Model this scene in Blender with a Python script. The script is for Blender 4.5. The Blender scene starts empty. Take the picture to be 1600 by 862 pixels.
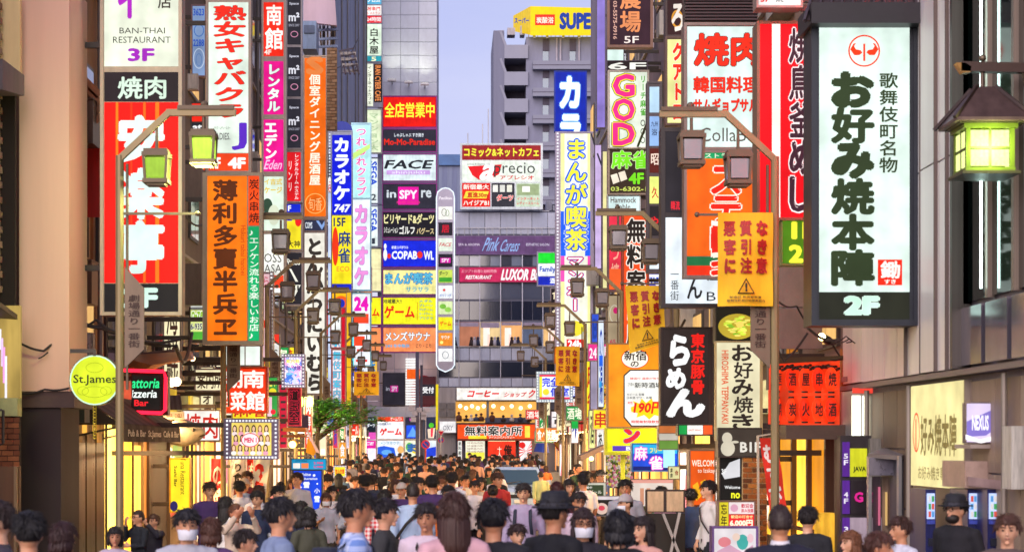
import bpy, bmesh, math, random
from mathutils import Vector, Matrix, noise
random.seed(7)
scene = bpy.context.scene
# ---------------------------------------------------------------- camera, sky, sun, exposure
EYE = 2.33; FOC = 3000.0; VX = 700.0; VY = 693.0          # photograph is 1600 x 862
cam_d = bpy.data.cameras.new('camera'); cam = bpy.data.objects.new('camera', cam_d)
scene.collection.objects.link(cam); scene.camera = cam
cam.location = (0, 0, EYE); cam.rotation_euler = (math.radians(90), 0, 0)
cam_d.lens = FOC/1600*36; cam_d.sensor_width = 36
cam_d.shift_x = (800-VX)/1600; cam_d.shift_y = (VY-431)/1600
cam_d.clip_end = 3000; cam_d.clip_start = 0.5
cam_d.dof.use_dof = True; cam_d.dof.focus_distance = 48; cam_d.dof.aperture_fstop = 3.6
w = bpy.data.worlds.new('World'); scene.world = w; w.use_nodes = True
nt = w.node_tree; bg = nt.nodes['Background']
sky = nt.nodes.new('ShaderNodeTexSky'); sky.sky_type = 'NISHITA'; sky.sun_disc = False
SUN_EL, SUN_AZ = 24.0, 200.0                              # low behind the camera, a little to the left
sky.sun_elevation = math.radians(SUN_EL); sky.sun_rotation = math.radians(SUN_AZ)
sky.air_density = 1.0; sky.dust_density = 1.5; sky.ozone_density = 3.0
# thin bright haze of the city at dusk laid over the clear sky: lilac, warmer toward the horizon
tc = nt.nodes.new('ShaderNodeTexCoord'); sx_ = nt.nodes.new('ShaderNodeSeparateXYZ'); nt.links.new(tc.outputs['Generated'], sx_.inputs[0])
rp_ = nt.nodes.new('ShaderNodeValToRGB'); nt.links.new(sx_.outputs['Z'], rp_.inputs[0]); rp_.color_ramp.elements[0].position = .0; rp_.color_ramp.elements[1].position = .32
HZ = 1.0
rp_.color_ramp.elements[0].color = (.80*HZ, .60*HZ, .80*HZ, 1); rp_.color_ramp.elements[1].color = (.46*HZ, .46*HZ, .82*HZ, 1)
mu_ = nt.nodes.new('ShaderNodeVectorMath'); mu_.operation = 'SCALE'; mu_.inputs['Scale'].default_value = 2.0; 
cn_ = nt.nodes.new('ShaderNodeTexNoise'); cn_.inputs['Scale'].default_value = 9; cn_.inputs['Detail'].default_value = 5; cm_ = nt.nodes.new('ShaderNodeMapping'); cm_.inputs['Scale'].default_value = (1, 1, 2.6)
nt.links.new(tc.outputs['Generated'], cm_.inputs[0]); nt.links.new(cm_.outputs[0], cn_.inputs['Vector'])
cr_ = nt.nodes.new('ShaderNodeMapRange'); cr_.inputs[1].default_value = .42; cr_.inputs[2].default_value = .72; cr_.inputs[3].default_value = 0; cr_.inputs[4].default_value = .4; nt.links.new(cn_.outputs['Fac'], cr_.inputs[0])
cx_ = nt.nodes.new('ShaderNodeMixRGB'); cx_.inputs[2].default_value = (.82, .70, .86, 1); nt.links.new(cr_.outputs[0], cx_.inputs[0]); nt.links.new(rp_.outputs[0], cx_.inputs[1]); nt.links.new(cx_.outputs[0], mu_.inputs[0])
mixn = nt.nodes.new('ShaderNodeMixRGB'); mixn.inputs[0].default_value = .85
nt.links.new(sky.outputs[0], mixn.inputs[1]); nt.links.new(mu_.outputs[0], mixn.inputs[2]); nt.links.new(mixn.outputs[0], bg.inputs[0])
bg.inputs[1].default_value = 0.15
sun_d = bpy.data.lights.new('sun', 'SUN'); sun = bpy.data.objects.new('sun', sun_d); scene.collection.objects.link(sun)
sun_d.energy = 1.05; sun_d.angle = math.radians(60); sun_d.color = (1, .84, .80)
sun.rotation_euler = (math.radians(90-SUN_EL), 0, math.radians(-(SUN_AZ-180)))
scene.view_settings.view_transform = 'Standard'; scene.view_settings.look = 'None'
scene.view_settings.exposure = 1.45; scene.view_settings.gamma = 1
try:
    scene.cycles.use_denoising = True; scene.cycles.max_bounces = 6; scene.cycles.diffuse_bounces = 3
    scene.cycles.glossy_bounces = 3; scene.cycles.sample_clamp_indirect = 4; scene.cycles.sample_clamp_direct = 20
    scene.cycles.use_light_tree = True; scene.cycles.caustics_reflective = False; scene.cycles.caustics_refractive = False
except Exception: pass

# ---------------------------------------------------------------- helpers
COL = scene.collection
def P(x, y, d): return Vector(((x-VX)*d/FOC, d, EYE-(y-VY)*d/FOC))
def ground(d):                                            # the crown of the crossing rises toward the camera
    t = min(1, max(0, (30-d)/16)); return .32*t*t*(3-2*t)
def hexc(h):
    if not isinstance(h, str): return tuple(h)+(1,)
    c = [int(h[i:i+2], 16)/255 for i in (0, 2, 4)]
    return tuple((v/12.92 if v <= .04045 else ((v+.055)/1.055)**2.4) for v in c)+(1,)
MATS = {}
def mat(col, rough=.6, metal=0, grime=.25, scale=3, bump=.0, tag=''):
    """ordinary surface: colour with large soft dirt, fine grain and a little relief"""
    k = ('m', col, rough, metal, grime, scale, bump, tag)
    if k in MATS: return MATS[k]
    m = bpy.data.materials.new('surface'); m.use_nodes = True; t = m.node_tree; b = t.nodes['Principled BSDF']
    c = hexc(col)
    b.inputs['Metallic'].default_value = metal
    co = t.nodes.new('ShaderNodeTexCoord'); n = t.nodes.new('ShaderNodeTexNoise')
    n.inputs['Scale'].default_value = scale; n.inputs['Detail'].default_value = 7; n.inputs['Roughness'].default_value = .65
    mp = t.nodes.new('ShaderNodeMapping'); mp.inputs['Scale'].default_value = (1, 1, .35)
    t.links.new(co.outputs['Object'], mp.inputs[0]); t.links.new(mp.outputs[0], n.inputs['Vector'])
    r = t.nodes.new('ShaderNodeValToRGB'); r.color_ramp.elements[0].position = .3; r.color_ramp.elements[1].position = .7
    r.color_ramp.elements[0].color = tuple(v*(1-grime*1.3) for v in c[:3])+(1,); r.color_ramp.elements[1].color = tuple(min(1, v*(1+grime*.5)) for v in c[:3])+(1,)
    t.links.new(n.outputs['Fac'], r.inputs[0]); t.links.new(r.outputs[0], b.inputs['Base Color'])
    mr = t.nodes.new('ShaderNodeMapRange'); mr.inputs[3].default_value = max(.03, rough-.12); mr.inputs[4].default_value = min(1, rough+.12)
    t.links.new(n.outputs['Fac'], mr.inputs[0]); t.links.new(mr.outputs[0], b.inputs['Roughness'])
    if bump:
        n2 = t.nodes.new('ShaderNodeTexNoise'); n2.inputs['Scale'].default_value = scale*14; n2.inputs['Detail'].default_value = 4
        t.links.new(co.outputs['Object'], n2.inputs['Vector'])
        bp = t.nodes.new('ShaderNodeBump'); bp.inputs['Strength'].default_value = bump; bp.inputs['Distance'].default_value = .02
        t.links.new(n2.outputs['Fac'], bp.inputs['Height']); t.links.new(bp.outputs[0], b.inputs['Normal'])
    MATS[k] = m; return m
KEM = .455                                                # backlit film at this exposure
def glow(col, s=1.0, sample=True, uneven=.12, base=.07, scale=2.2, rough=.5):
    """backlit film, also parts made to look lit: gives off its own colour, a little uneven where the tubes behind it are"""
    s = s*KEM*(1.0 if s <= 1.15 else 2.0)
    k = ('g', col, s, sample, uneven, scale)
    if k in MATS: return MATS[k]
    m = bpy.data.materials.new('backlit_film'); m.use_nodes = True; t = m.node_tree; b = t.nodes['Principled BSDF']
    c = hexc(col); b.inputs['Base Color'].default_value = tuple(v*base for v in c[:3])+(1,); b.inputs['Roughness'].default_value = rough; b.inputs['Specular IOR Level'].default_value = .15
    co = t.nodes.new('ShaderNodeTexCoord'); n = t.nodes.new('ShaderNodeTexNoise'); n.inputs['Scale'].default_value = scale; n.inputs['Detail'].default_value = 3
    t.links.new(co.outputs['Object'], n.inputs['Vector'])
    mr = t.nodes.new('ShaderNodeMapRange'); mr.inputs[1].default_value = .3; mr.inputs[2].default_value = .7
    mr.inputs[3].default_value = s*(1-uneven*1.4); mr.inputs[4].default_value = s*(1+uneven)
    if sample:                                             # faint bands of the fluorescent tubes inside
        wv = t.nodes.new('ShaderNodeTexWave'); wv.inputs['Scale'].default_value = 1.3; wv.inputs['Distortion'].default_value = .6; wv.bands_direction = 'X'; t.links.new(co.outputs['Object'], wv.inputs['Vector'])
        wm = t.nodes.new('ShaderNodeMapRange'); wm.inputs[3].default_value = .95; wm.inputs[4].default_value = 1.03; t.links.new(wv.outputs['Fac'], wm.inputs[0])
        mm_ = t.nodes.new('ShaderNodeMath'); mm_.operation = 'MULTIPLY'; t.links.new(mr.outputs[0], mm_.inputs[0]); t.links.new(wm.outputs[0], mm_.inputs[1]); t.links.new(n.outputs['Fac'], mr.inputs[0]); t.links.new(mm_.outputs[0], b.inputs['Emission Strength'])
    else: t.links.new(n.outputs['Fac'], mr.inputs[0]); t.links.new(mr.outputs[0], b.inputs['Emission Strength'])
    b.inputs['Emission Color'].default_value = c
    if not sample: m.cycles.emission_sampling = 'NONE'
    MATS[k] = m; return m
def blend(cols, s=.9, scale=3.0):
    """printed picture on lit film: patches of the given inks"""
    k = ('b', tuple(cols), s, scale)
    if k in MATS: return MATS[k]
    m = bpy.data.materials.new('printed_picture'); m.use_nodes = True; t = m.node_tree; b = t.nodes['Principled BSDF']
    co = t.nodes.new('ShaderNodeTexCoord'); n = t.nodes.new('ShaderNodeTexVoronoi'); n.inputs['Scale'].default_value = scale
    n2 = t.nodes.new('ShaderNodeTexNoise'); n2.inputs['Scale'].default_value = scale*1.5
    mx = t.nodes.new('ShaderNodeMixRGB'); mx.inputs[0].default_value = .35
    t.links.new(co.outputs['Object'], mx.inputs[1]); t.links.new(co.outputs['Object'], n2.inputs['Vector']); t.links.new(n2.outputs['Color'], mx.inputs[2])
    t.links.new(mx.outputs[0], n.inputs['Vector'])
    r = t.nodes.new('ShaderNodeValToRGB'); r.color_ramp.interpolation = 'EASE'
    sp = t.nodes.new('ShaderNodeSeparateColor'); t.links.new(n.outputs['Color'], sp.inputs[0]); t.links.new(sp.outputs[0], r.inputs[0])
    e = r.color_ramp.elements; e[0].color = hexc(cols[0]); e[0].position = 0; e[1].color = hexc(cols[-1]); e[1].position = 1
    for i in range(1, len(cols)-1): q = e.new(i/(len(cols)-1)); q.color = hexc(cols[i])
    t.links.new(r.outputs[0], b.inputs['Emission Color']); t.links.new(r.outputs[0], b.inputs['Base Color']); b.inputs['Emission Strength'].default_value = s*KEM
    m.cycles.emission_sampling = 'NONE'
    MATS[k] = m; return m
def glass(col='20262E', rough=.08):
    k = ('gl', col, rough)
    if k in MATS: return MATS[k]
    m = bpy.data.materials.new('window_glass'); m.use_nodes = True; b = m.node_tree.nodes['Principled BSDF']
    b.inputs['Base Color'].default_value = hexc(col); b.inputs['Roughness'].default_value = rough
    b.inputs['Specular IOR Level'].default_value = .9; b.inputs['Coat Weight'].default_value = .5; b.inputs['Coat Roughness'].default_value = .03
    MATS[k] = m; return m

class MB:
    """collects geometry in world coordinates; build() makes ONE object"""
    def __init__(s): s.v = []; s.f = []
    def add(s, v, f):
        o = len(s.v); s.v += [tuple(p) for p in v]; s.f += [tuple(i+o for i in q) for q in f]; return s
    def box(s, a, b):
        (x0, y0, z0), (x1, y1, z1) = a, b
        x0, x1 = min(x0, x1), max(x0, x1); y0, y1 = min(y0, y1), max(y0, y1); z0, z1 = min(z0, z1), max(z0, z1)
        return s.add([(x0,y0,z0),(x1,y0,z0),(x1,y1,z0),(x0,y1,z0),(x0,y0,z1),(x1,y0,z1),(x1,y1,z1),(x0,y1,z1)],
                     [(0,3,2,1),(4,5,6,7),(0,1,5,4),(1,2,6,5),(2,3,7,6),(3,0,4,7)])
    def bar(s, a, b, w=.05, h=None):
        a = Vector(a); b = Vector(b); h = h or w; t = (b-a).normalized()
        r = Vector((0,0,1)) if abs(t.z) < .95 else Vector((0,1,0)); u = t.cross(r).normalized()*w/2; q = t.cross(u).normalized()*h/2
        v = [a+u+q, a-u+q, a-u-q, a+u-q, b+u+q, b-u+q, b-u-q, b+u-q]
        return s.add(v, [(3,2,1,0),(4,5,6,7),(0,1,5,4),(1,2,6,5),(2,3,7,6),(3,0,4,7)])
    def tube(s, pts, rad, n=10, flat=1.0, cap=True, ref=None):
        pts = [Vector(p) for p in pts]; k = len(pts)
        if not hasattr(rad, '__len__'): rad = [rad]*k
        rings = []
        for i, p in enumerate(pts):
            t = (pts[min(i+1, k-1)]-pts[max(i-1, 0)]).normalized()
            r = Vector(ref) if ref else (Vector((0,1,0)) if abs(t.y) < .9 else Vector((1,0,0)))
            u = t.cross(r).normalized(); q = u.cross(t).normalized(); a = rad[i]
            ra, rb = (a if hasattr(a, '__len__') else (a, a*flat))
            rings.append([p+u*math.cos(2*math.pi*j/n)*ra+q*math.sin(2*math.pi*j/n)*rb for j in range(n)])
        v = [p for r in rings for p in r]
        f = [(i*n+j, i*n+(j+1) % n, (i+1)*n+(j+1) % n, (i+1)*n+j) for i in range(k-1) for j in range(n)]
        if cap: f += [tuple(range(n))[::-1], tuple((k-1)*n+j for j in range(n))]
        return s.add(v, f)
    def ball(s, c, r, nu=14, nv=10, fn=None):
        c = Vector(c); r = (r, r, r) if not hasattr(r, '__len__') else r; v = [];
        for i in range(nv+1):
            ph = math.pi*i/nv
            for j in range(nu):
                th = 2*math.pi*j/nu; n = Vector((math.sin(ph)*math.cos(th), math.sin(ph)*math.sin(th), math.cos(ph)))
                p = Vector((n.x*r[0], n.y*r[1], n.z*r[2]))
                if fn: p = fn(n, p)
                v.append(c+p)
        f = [(i*nu+j, (i+1)*nu+j, (i+1)*nu+(j+1) % nu, i*nu+(j+1) % nu) for i in range(nv) for j in range(nu)]
        return s.add(v, f)
    def prism(s, pts, ext):
        """polygon (3-D points) pushed along ext"""
        pts = [Vector(p) for p in pts]; n = len(pts); e = Vector(ext)
        return s.add(pts+[p+e for p in pts], [tuple(range(n))[::-1], tuple(range(n, 2*n))]+[(i, (i+1) % n, n+(i+1) % n, n+i) for i in range(n)])
    def build(s, name, m, parent=None, smooth=False, kind=None, label=None):
        me = bpy.data.meshes.new(name); org = parent_world(parent) if parent is not None else Vector((0,0,0))
        me.from_pydata([tuple(Vector(p)-org) for p in s.v], [], s.f); me.update()
        if m is not None: me.materials.append(m)
        if smooth: me.polygons.foreach_set('use_smooth', [True]*len(me.polygons))
        o = bpy.data.objects.new(name, me); COL.objects.link(o)
        if parent is not None: o.parent = parent
        if kind: o['kind'] = kind
        if label: o['label'] = label
        return o
def parent_world(p):
    w = Vector((0,0,0))
    while p is not None: w = w+Vector(p.location); p = p.parent
    return w
def thing(name, label, cat, loc=(0,0,0), group=None):
    o = bpy.data.objects.new(name, None); COL.objects.link(o); o.location = loc; o.empty_display_size = .1
    o['label'] = label; o['category'] = cat
    if group: o['group'] = group
    return o
def tag(o, label, cat, group=None):
    o['label'] = label; o['category'] = cat
    if group: o['group'] = group
    return o
def box(name, a, b, m, parent=None, **k): return MB().box(a, b).build(name, m, parent, **k)
def share(name, me, loc, parent, m=None, rot=None, scale=None):
    """another piece from shared mesh data, placed in world coordinates"""
    o = bpy.data.objects.new(name, me); COL.objects.link(o); o.parent = parent
    o.location = Vector(loc)-parent_world(parent)
    if rot: o.rotation_euler = rot
    if scale: o.scale = scale
    if m is not None:
        if len(me.materials) == 0: me.materials.append(None)
        o.material_slots[0].link = 'OBJECT'; o.material_slots[0].material = m
    return o
def unitbox():
    return MB().box((-.5,-.5,-.5), (.5,.5,.5)).mesh()
def _mesh(s, name='piece'):
    me = bpy.data.meshes.new(name); me.from_pydata(s.v, [], s.f); me.update(); return me
MB.mesh = _mesh
UB = MB().box((-.5,-.5,-.5), (.5,.5,.5)).mesh('block'); UB.materials.append(None)
def piece(name, a, b, m, parent):
    """box part that shares one block mesh"""
    a = Vector(a); b = Vector(b); c = (a+b)/2; s = b-a
    return share(name, UB, c, parent, m, None, (abs(s.x), abs(s.y), abs(s.z)))

# ---------------------------------------------------------------- lettering
GL = {}
def glyph(s, wgt=0.0):
    k = (s, round(wgt, 3))
    if k in GL: return GL[k]
    cu = bpy.data.curves.new('t', 'FONT'); cu.body = s; cu.offset = wgt; cu.resolution_u = 2
    o = bpy.data.objects.new('t', cu); me = o.to_mesh()
    v = [(p.co.x, p.co.y) for p in me.vertices]; f = [tuple(p.vertices) for p in me.polygons]; o.to_mesh_clear()
    bpy.data.objects.remove(o); bpy.data.curves.remove(cu)
    GL[k] = (v, f); return GL[k]
def lay(text, r, v=False, w=.03, rot=0, it=0, ex=0.0):
    """2-D outline of a text inside r = (x0, y0, x1, y1), y down; heavy strokes are built from shifted copies"""
    x0, y0, x1, y1 = r; V = []; F = []
    g_w = 0.0; kan = sum(1 for c in text if '\u4e00' <= c <= '\u9fff')/max(1, len(text)); rad = w*(.62-.22*kan)+ex; n_c = 0 if rad < .009 else 6 if rad < .05 else 8
    sh = [(0, 0)]+[(rad*math.cos(2*math.pi*i/n_c+.3), rad*math.sin(2*math.pi*i/n_c+.3)) for i in range(n_c)]
    if n_c and rad > .06: sh += [(a*.5, b*.5) for a, b in sh[1:]]
    def put(g, fs, fn):
        for c, (sx, sy) in enumerate(sh):
            o = len(V); V.extend(fn(a+sx, b+sy)+(c*.0003,) for a, b in g); F.extend(tuple(i+o for i in q) for q in fs)
    if v:
        n = len(text); ch = (y1-y0)/n
        for i, c in enumerate(text):
            g, f = glyph(c, g_w); turn = c in 'ー〜()-'; asc = ord(c) < 256; aw = 0.62 if asc else 1.0; bo = 0 if asc else .12; bh = .74 if asc else 1.0
            def fn(a, b):
                if turn: a, b = b+.12, .9-a
                u = a/aw; q = (b+bo)/bh
                return (x0+(x1-x0)*(u+it*(q-.5)), y0+ch*(i+1)-ch*q*.96-ch*.02)
            put(g, f, fn)
    else:
        g, f = glyph(text, g_w); g0 = g
        if not g0: return [], []
        xs = [p[0] for p in g0]; ys = [p[1] for p in g0]; a0, a1, b0, b1 = min(xs), max(xs), min(ys), max(ys)
        m = max(0, rad-ex); a0 -= m; a1 += m; b0 -= m; b1 += m
        def fn(a, b):
            u = (a-a0)/(a1-a0); q = (b-b0)/(b1-b0)
            if rot == -90: return (x0+(x1-x0)*q, y0+(y1-y0)*u)
            if rot == 90: return (x1-(x1-x0)*q, y1-(y1-y0)*u)
            return (x0+(x1-x0)*u+it*(q-.5)*(y1-y0), y1-(y1-y0)*q)
        put(g, f, fn)
    return V, F
def disc2(cx, cy, rx, ry, n=28): return [(cx+rx*math.cos(2*math.pi*i/n), cy+ry*math.sin(2*math.pi*i/n)) for i in range(n)]
class Face:
    """a plane on which items are laid: mp(x, y, out) -> world"""
    def __init__(s, mp, root, step=.006): s.mp = mp; s.root = root; s.k = 0.004; s.step = step
    def flat(s, V, F, name, m, **kw):
        s.k += s.step; mb = MB(); mb.add([s.mp(p[0], p[1], s.k+(p[2] if len(p) > 2 else 0)) for p in V], F)
        return mb.build(name, m, s.root, **kw)
    def items(s, L, em=.95):
        glow = globals()['glow'] if em > 0 else (lambda c, *a, **k: mat(c, .7, grime=.1))
        for it in L:
            k = it[0]
            if k == 'disc': s.flat(disc2(it[1], it[2], it[3], it[4]), [tuple(range(28))], 'emblem', glow(it[5], em, False))
            elif k == 'ring':
                a = disc2(it[1], it[2], it[3], it[4]); b = disc2(it[1], it[2], it[3]-it[5], it[4]-it[5])
                s.flat(a+b, [(i, (i+1) % 28, 28+(i+1) % 28, 28+i) for i in range(28)], 'ring', glow(it[6], em, False))
            elif k == 'rect':
                x0, y0, x1, y1, c = it[1:6]
                s.flat([(x0,y0),(x1,y0),(x1,y1),(x0,y1)], [(0,1,2,3)], it[6] if len(it) > 6 else 'stripe', glow(c, em, False) if isinstance(c, str) else c)
            elif k == 'poly': s.flat(it[1], [tuple(range(len(it[1])))], 'emblem', glow(it[2], em, False))
            elif k == 'dots':                              # a row of bulbs round the edge
                x0, y0, x1, y1, n1, n2, r, c = it[1:9]; V = []; F = []
                pts = [(x0+(x1-x0)*i/n1, y) for y in (y0, y1) for i in range(n1+1)]+[(x, y0+(y1-y0)*i/n2) for x in (x0, x1) for i in range(1, n2)]
                for (x, y) in pts:
                    o = len(V); V += [(x-r, y-r), (x+r, y-r), (x+r, y+r), (x-r, y+r)]; F.append((o, o+1, o+2, o+3))
                s.flat(V, F, 'bulbs', glow(c, 1.0, False), kind='stuff')
            else:
                text, r, col = it[:3]; o = it[3] if len(it) > 3 else {}
                v = o.get('v', 0); wt = o.get('w', .03); rot = o.get('rot', 0); i2 = o.get('it', 0)
                lit = o.get('em', em)
                mm = (lambda c: glow(c, lit, False) if lit > 0 else mat(c, .6, grime=.1))
                if 'o2' in o:
                    V, F = lay(text, r, v, wt, rot, i2, o['o'][1]+o['o2'][1]); s.flat(V, F, 'lettering_outline', mm(o['o2'][0]))
                if 'o' in o:
                    V, F = lay(text, r, v, wt, rot, i2, o['o'][1]); s.flat(V, F, 'lettering_outline', mm(o['o'][0]))
                V, F = lay(text, r, v, wt, rot, i2)
                if V: s.flat(V, F, 'lettering', mm(col))
FX = {-1: -5.9, 1: 5.5}                                   # the two rows of facades
def sign(rect, d, label, panels, frame='A29486', fw=3, depth=.3, name='blade_sign', cat='sign', group=None, br=True, em=.95, top=None, metal=.3, dots=None, em0=None):
    """a light box that faces down the street; rect and panels in photograph pixels at distance d"""
    x0, y0, x1, y1 = rect; A = P(x0, y1, d); B = P(x1, y0, d); cx = (A.x+B.x)/2
    root = thing(name, label, cat, (cx, d+depth/2, A.z), group); fr = mat(frame, .45, metal)
    u = d/FOC; f = fw*u
    box('cabinet', (A.x, d, A.z), (B.x, d+depth, B.z), fr, root)
    mp = lambda x, y, k: P(x, y, d)+Vector((0, -k, 0))
    mb = MB(); o = -.022
    mb.box((A.x-.004, d+o, A.z-.004), (A.x+f, d+.03, B.z+.004)).box((B.x-f, d+o, A.z-.004), (B.x+.004, d+.03, B.z+.004))
    mb.box((A.x+f, d+o, B.z-f), (B.x-f, d+.03, B.z+.004)).box((A.x+f, d+o, A.z-.004), (B.x-f, d+.03, A.z+f)); mb.build('frame', fr, root)
    for i, p in enumerate(panels):
        px0, py0, px1, py1, c, its = p[:6]; e = p[6] if len(p) > 6 else em
        F = Face(mp, root, .003+.00003*d)
        q = MB(); a = P(px0, py1, d); b = P(px1, py0, d); q.box((a.x, d-.006, a.z), (b.x, d+.01, b.z))
        m = c if not isinstance(c, str) else (glow(c, e, True, .17) if e > 0 else mat(c, .5, grime=.15)); q.build('panel', m, root)
        F.k = .006; F.items(its, e if e > 0 else 0)
    if dots: F = Face(mp, root, .004); F.k = .026; F.items([('dots',)+dots])
    if br:
        sd = -1 if cx < 0 else 1; xe = A.x if sd < 0 else B.x
        if abs(xe) < abs(FX[sd])-.05:
            for z in (A.z+(B.z-A.z)*.15, A.z+(B.z-A.z)*.85):
                piece('bracket', (xe, d+depth*.4, z-.04), (FX[sd], d+depth*.6, z+.04), mat('4A4440', .5, .6), root)
    return root
def wall_sign(side, d0, d1, z0, z1, label, panels, W, H, frame='A29486', depth=.12, name='wall_sign', em=.95, cat='sign', group=None, X=None, fw=.04):
    """a light box flat on a facade; panels in W x H units, y down"""
    X = FX[side] if X is None else X; n = -side; root = thing(name, label, cat, (X, (d0+d1)/2, z0), group); fr = mat(frame, .5, .3)
    xa = X+n*depth; MB().box((X, d0, z0), (xa, d1, z1)).build('cabinet', fr, root)
    def mp(x, y, k):
        t = x/W; dd = (d1-(d1-d0)*t) if side > 0 else (d0+(d1-d0)*t)
        return Vector((xa+n*k, dd, z1-(z1-z0)*y/H))
    for p in panels:
        px0, py0, px1, py1, c, its = p[:6]; e = p[6] if len(p) > 6 else em
        F = Face(mp, root, .004); F.k = .004
        m = c if not isinstance(c, str) else (glow(c, e, True, .17) if e > 0 else mat(c, .5, grime=.15))
        F.flat([(px0,py0),(px1,py0),(px1,py1),(px0,py1)], [(0,1,2,3)], 'panel', m); F.items(its, e)
    return root
# ---------------------------------------------------------------- the setting: sheet of ground, street, kerbs
def strip(name, x0, x1, dz, m, ys):
    mb = MB()
    for i in range(len(ys)-1):
        a, b = ys[i], ys[i+1]; mb.add([(x0,a,ground(a)+dz), (x1,a,ground(a)+dz), (x1,b,ground(b)+dz), (x0,b,ground(b)+dz)], [(0,1,2,3)])
    return mb.build(name, m, kind='structure')
YS = [-30, 0, 8, 13, 16, 19, 22, 25, 28, 30, 60, 120, 200]
strip('ground', -900, 900, -.02, mat('5A5652', .9), [-300]+YS+[1600])
strip('road', -4.4, 4.4, 0, mat('4A4748', .75, grime=.35, scale=1.2, bump=.3), YS)
for s in (-1, 1):
    strip('pavement', s*4.4, s*6.2, .12, mat('8A8278', .8, grime=.3, scale=1.5, bump=.2), YS)
    mb = MB()
    for i in range(len(YS)-1):
        a, b = YS[i], YS[i+1]; x = s*4.4; x2 = x+s*.15
        mb.add([(x,a,ground(a)-.01),(x,b,ground(b)-.01),(x,b,ground(b)+.125),(x,a,ground(a)+.125),(x2,b,ground(b)+.125),(x2,a,ground(a)+.125)], [(0,1,2,3),(3,2,4,5)])
    mb.build('kerb', mat('A8A298', .8), kind='structure')

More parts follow.
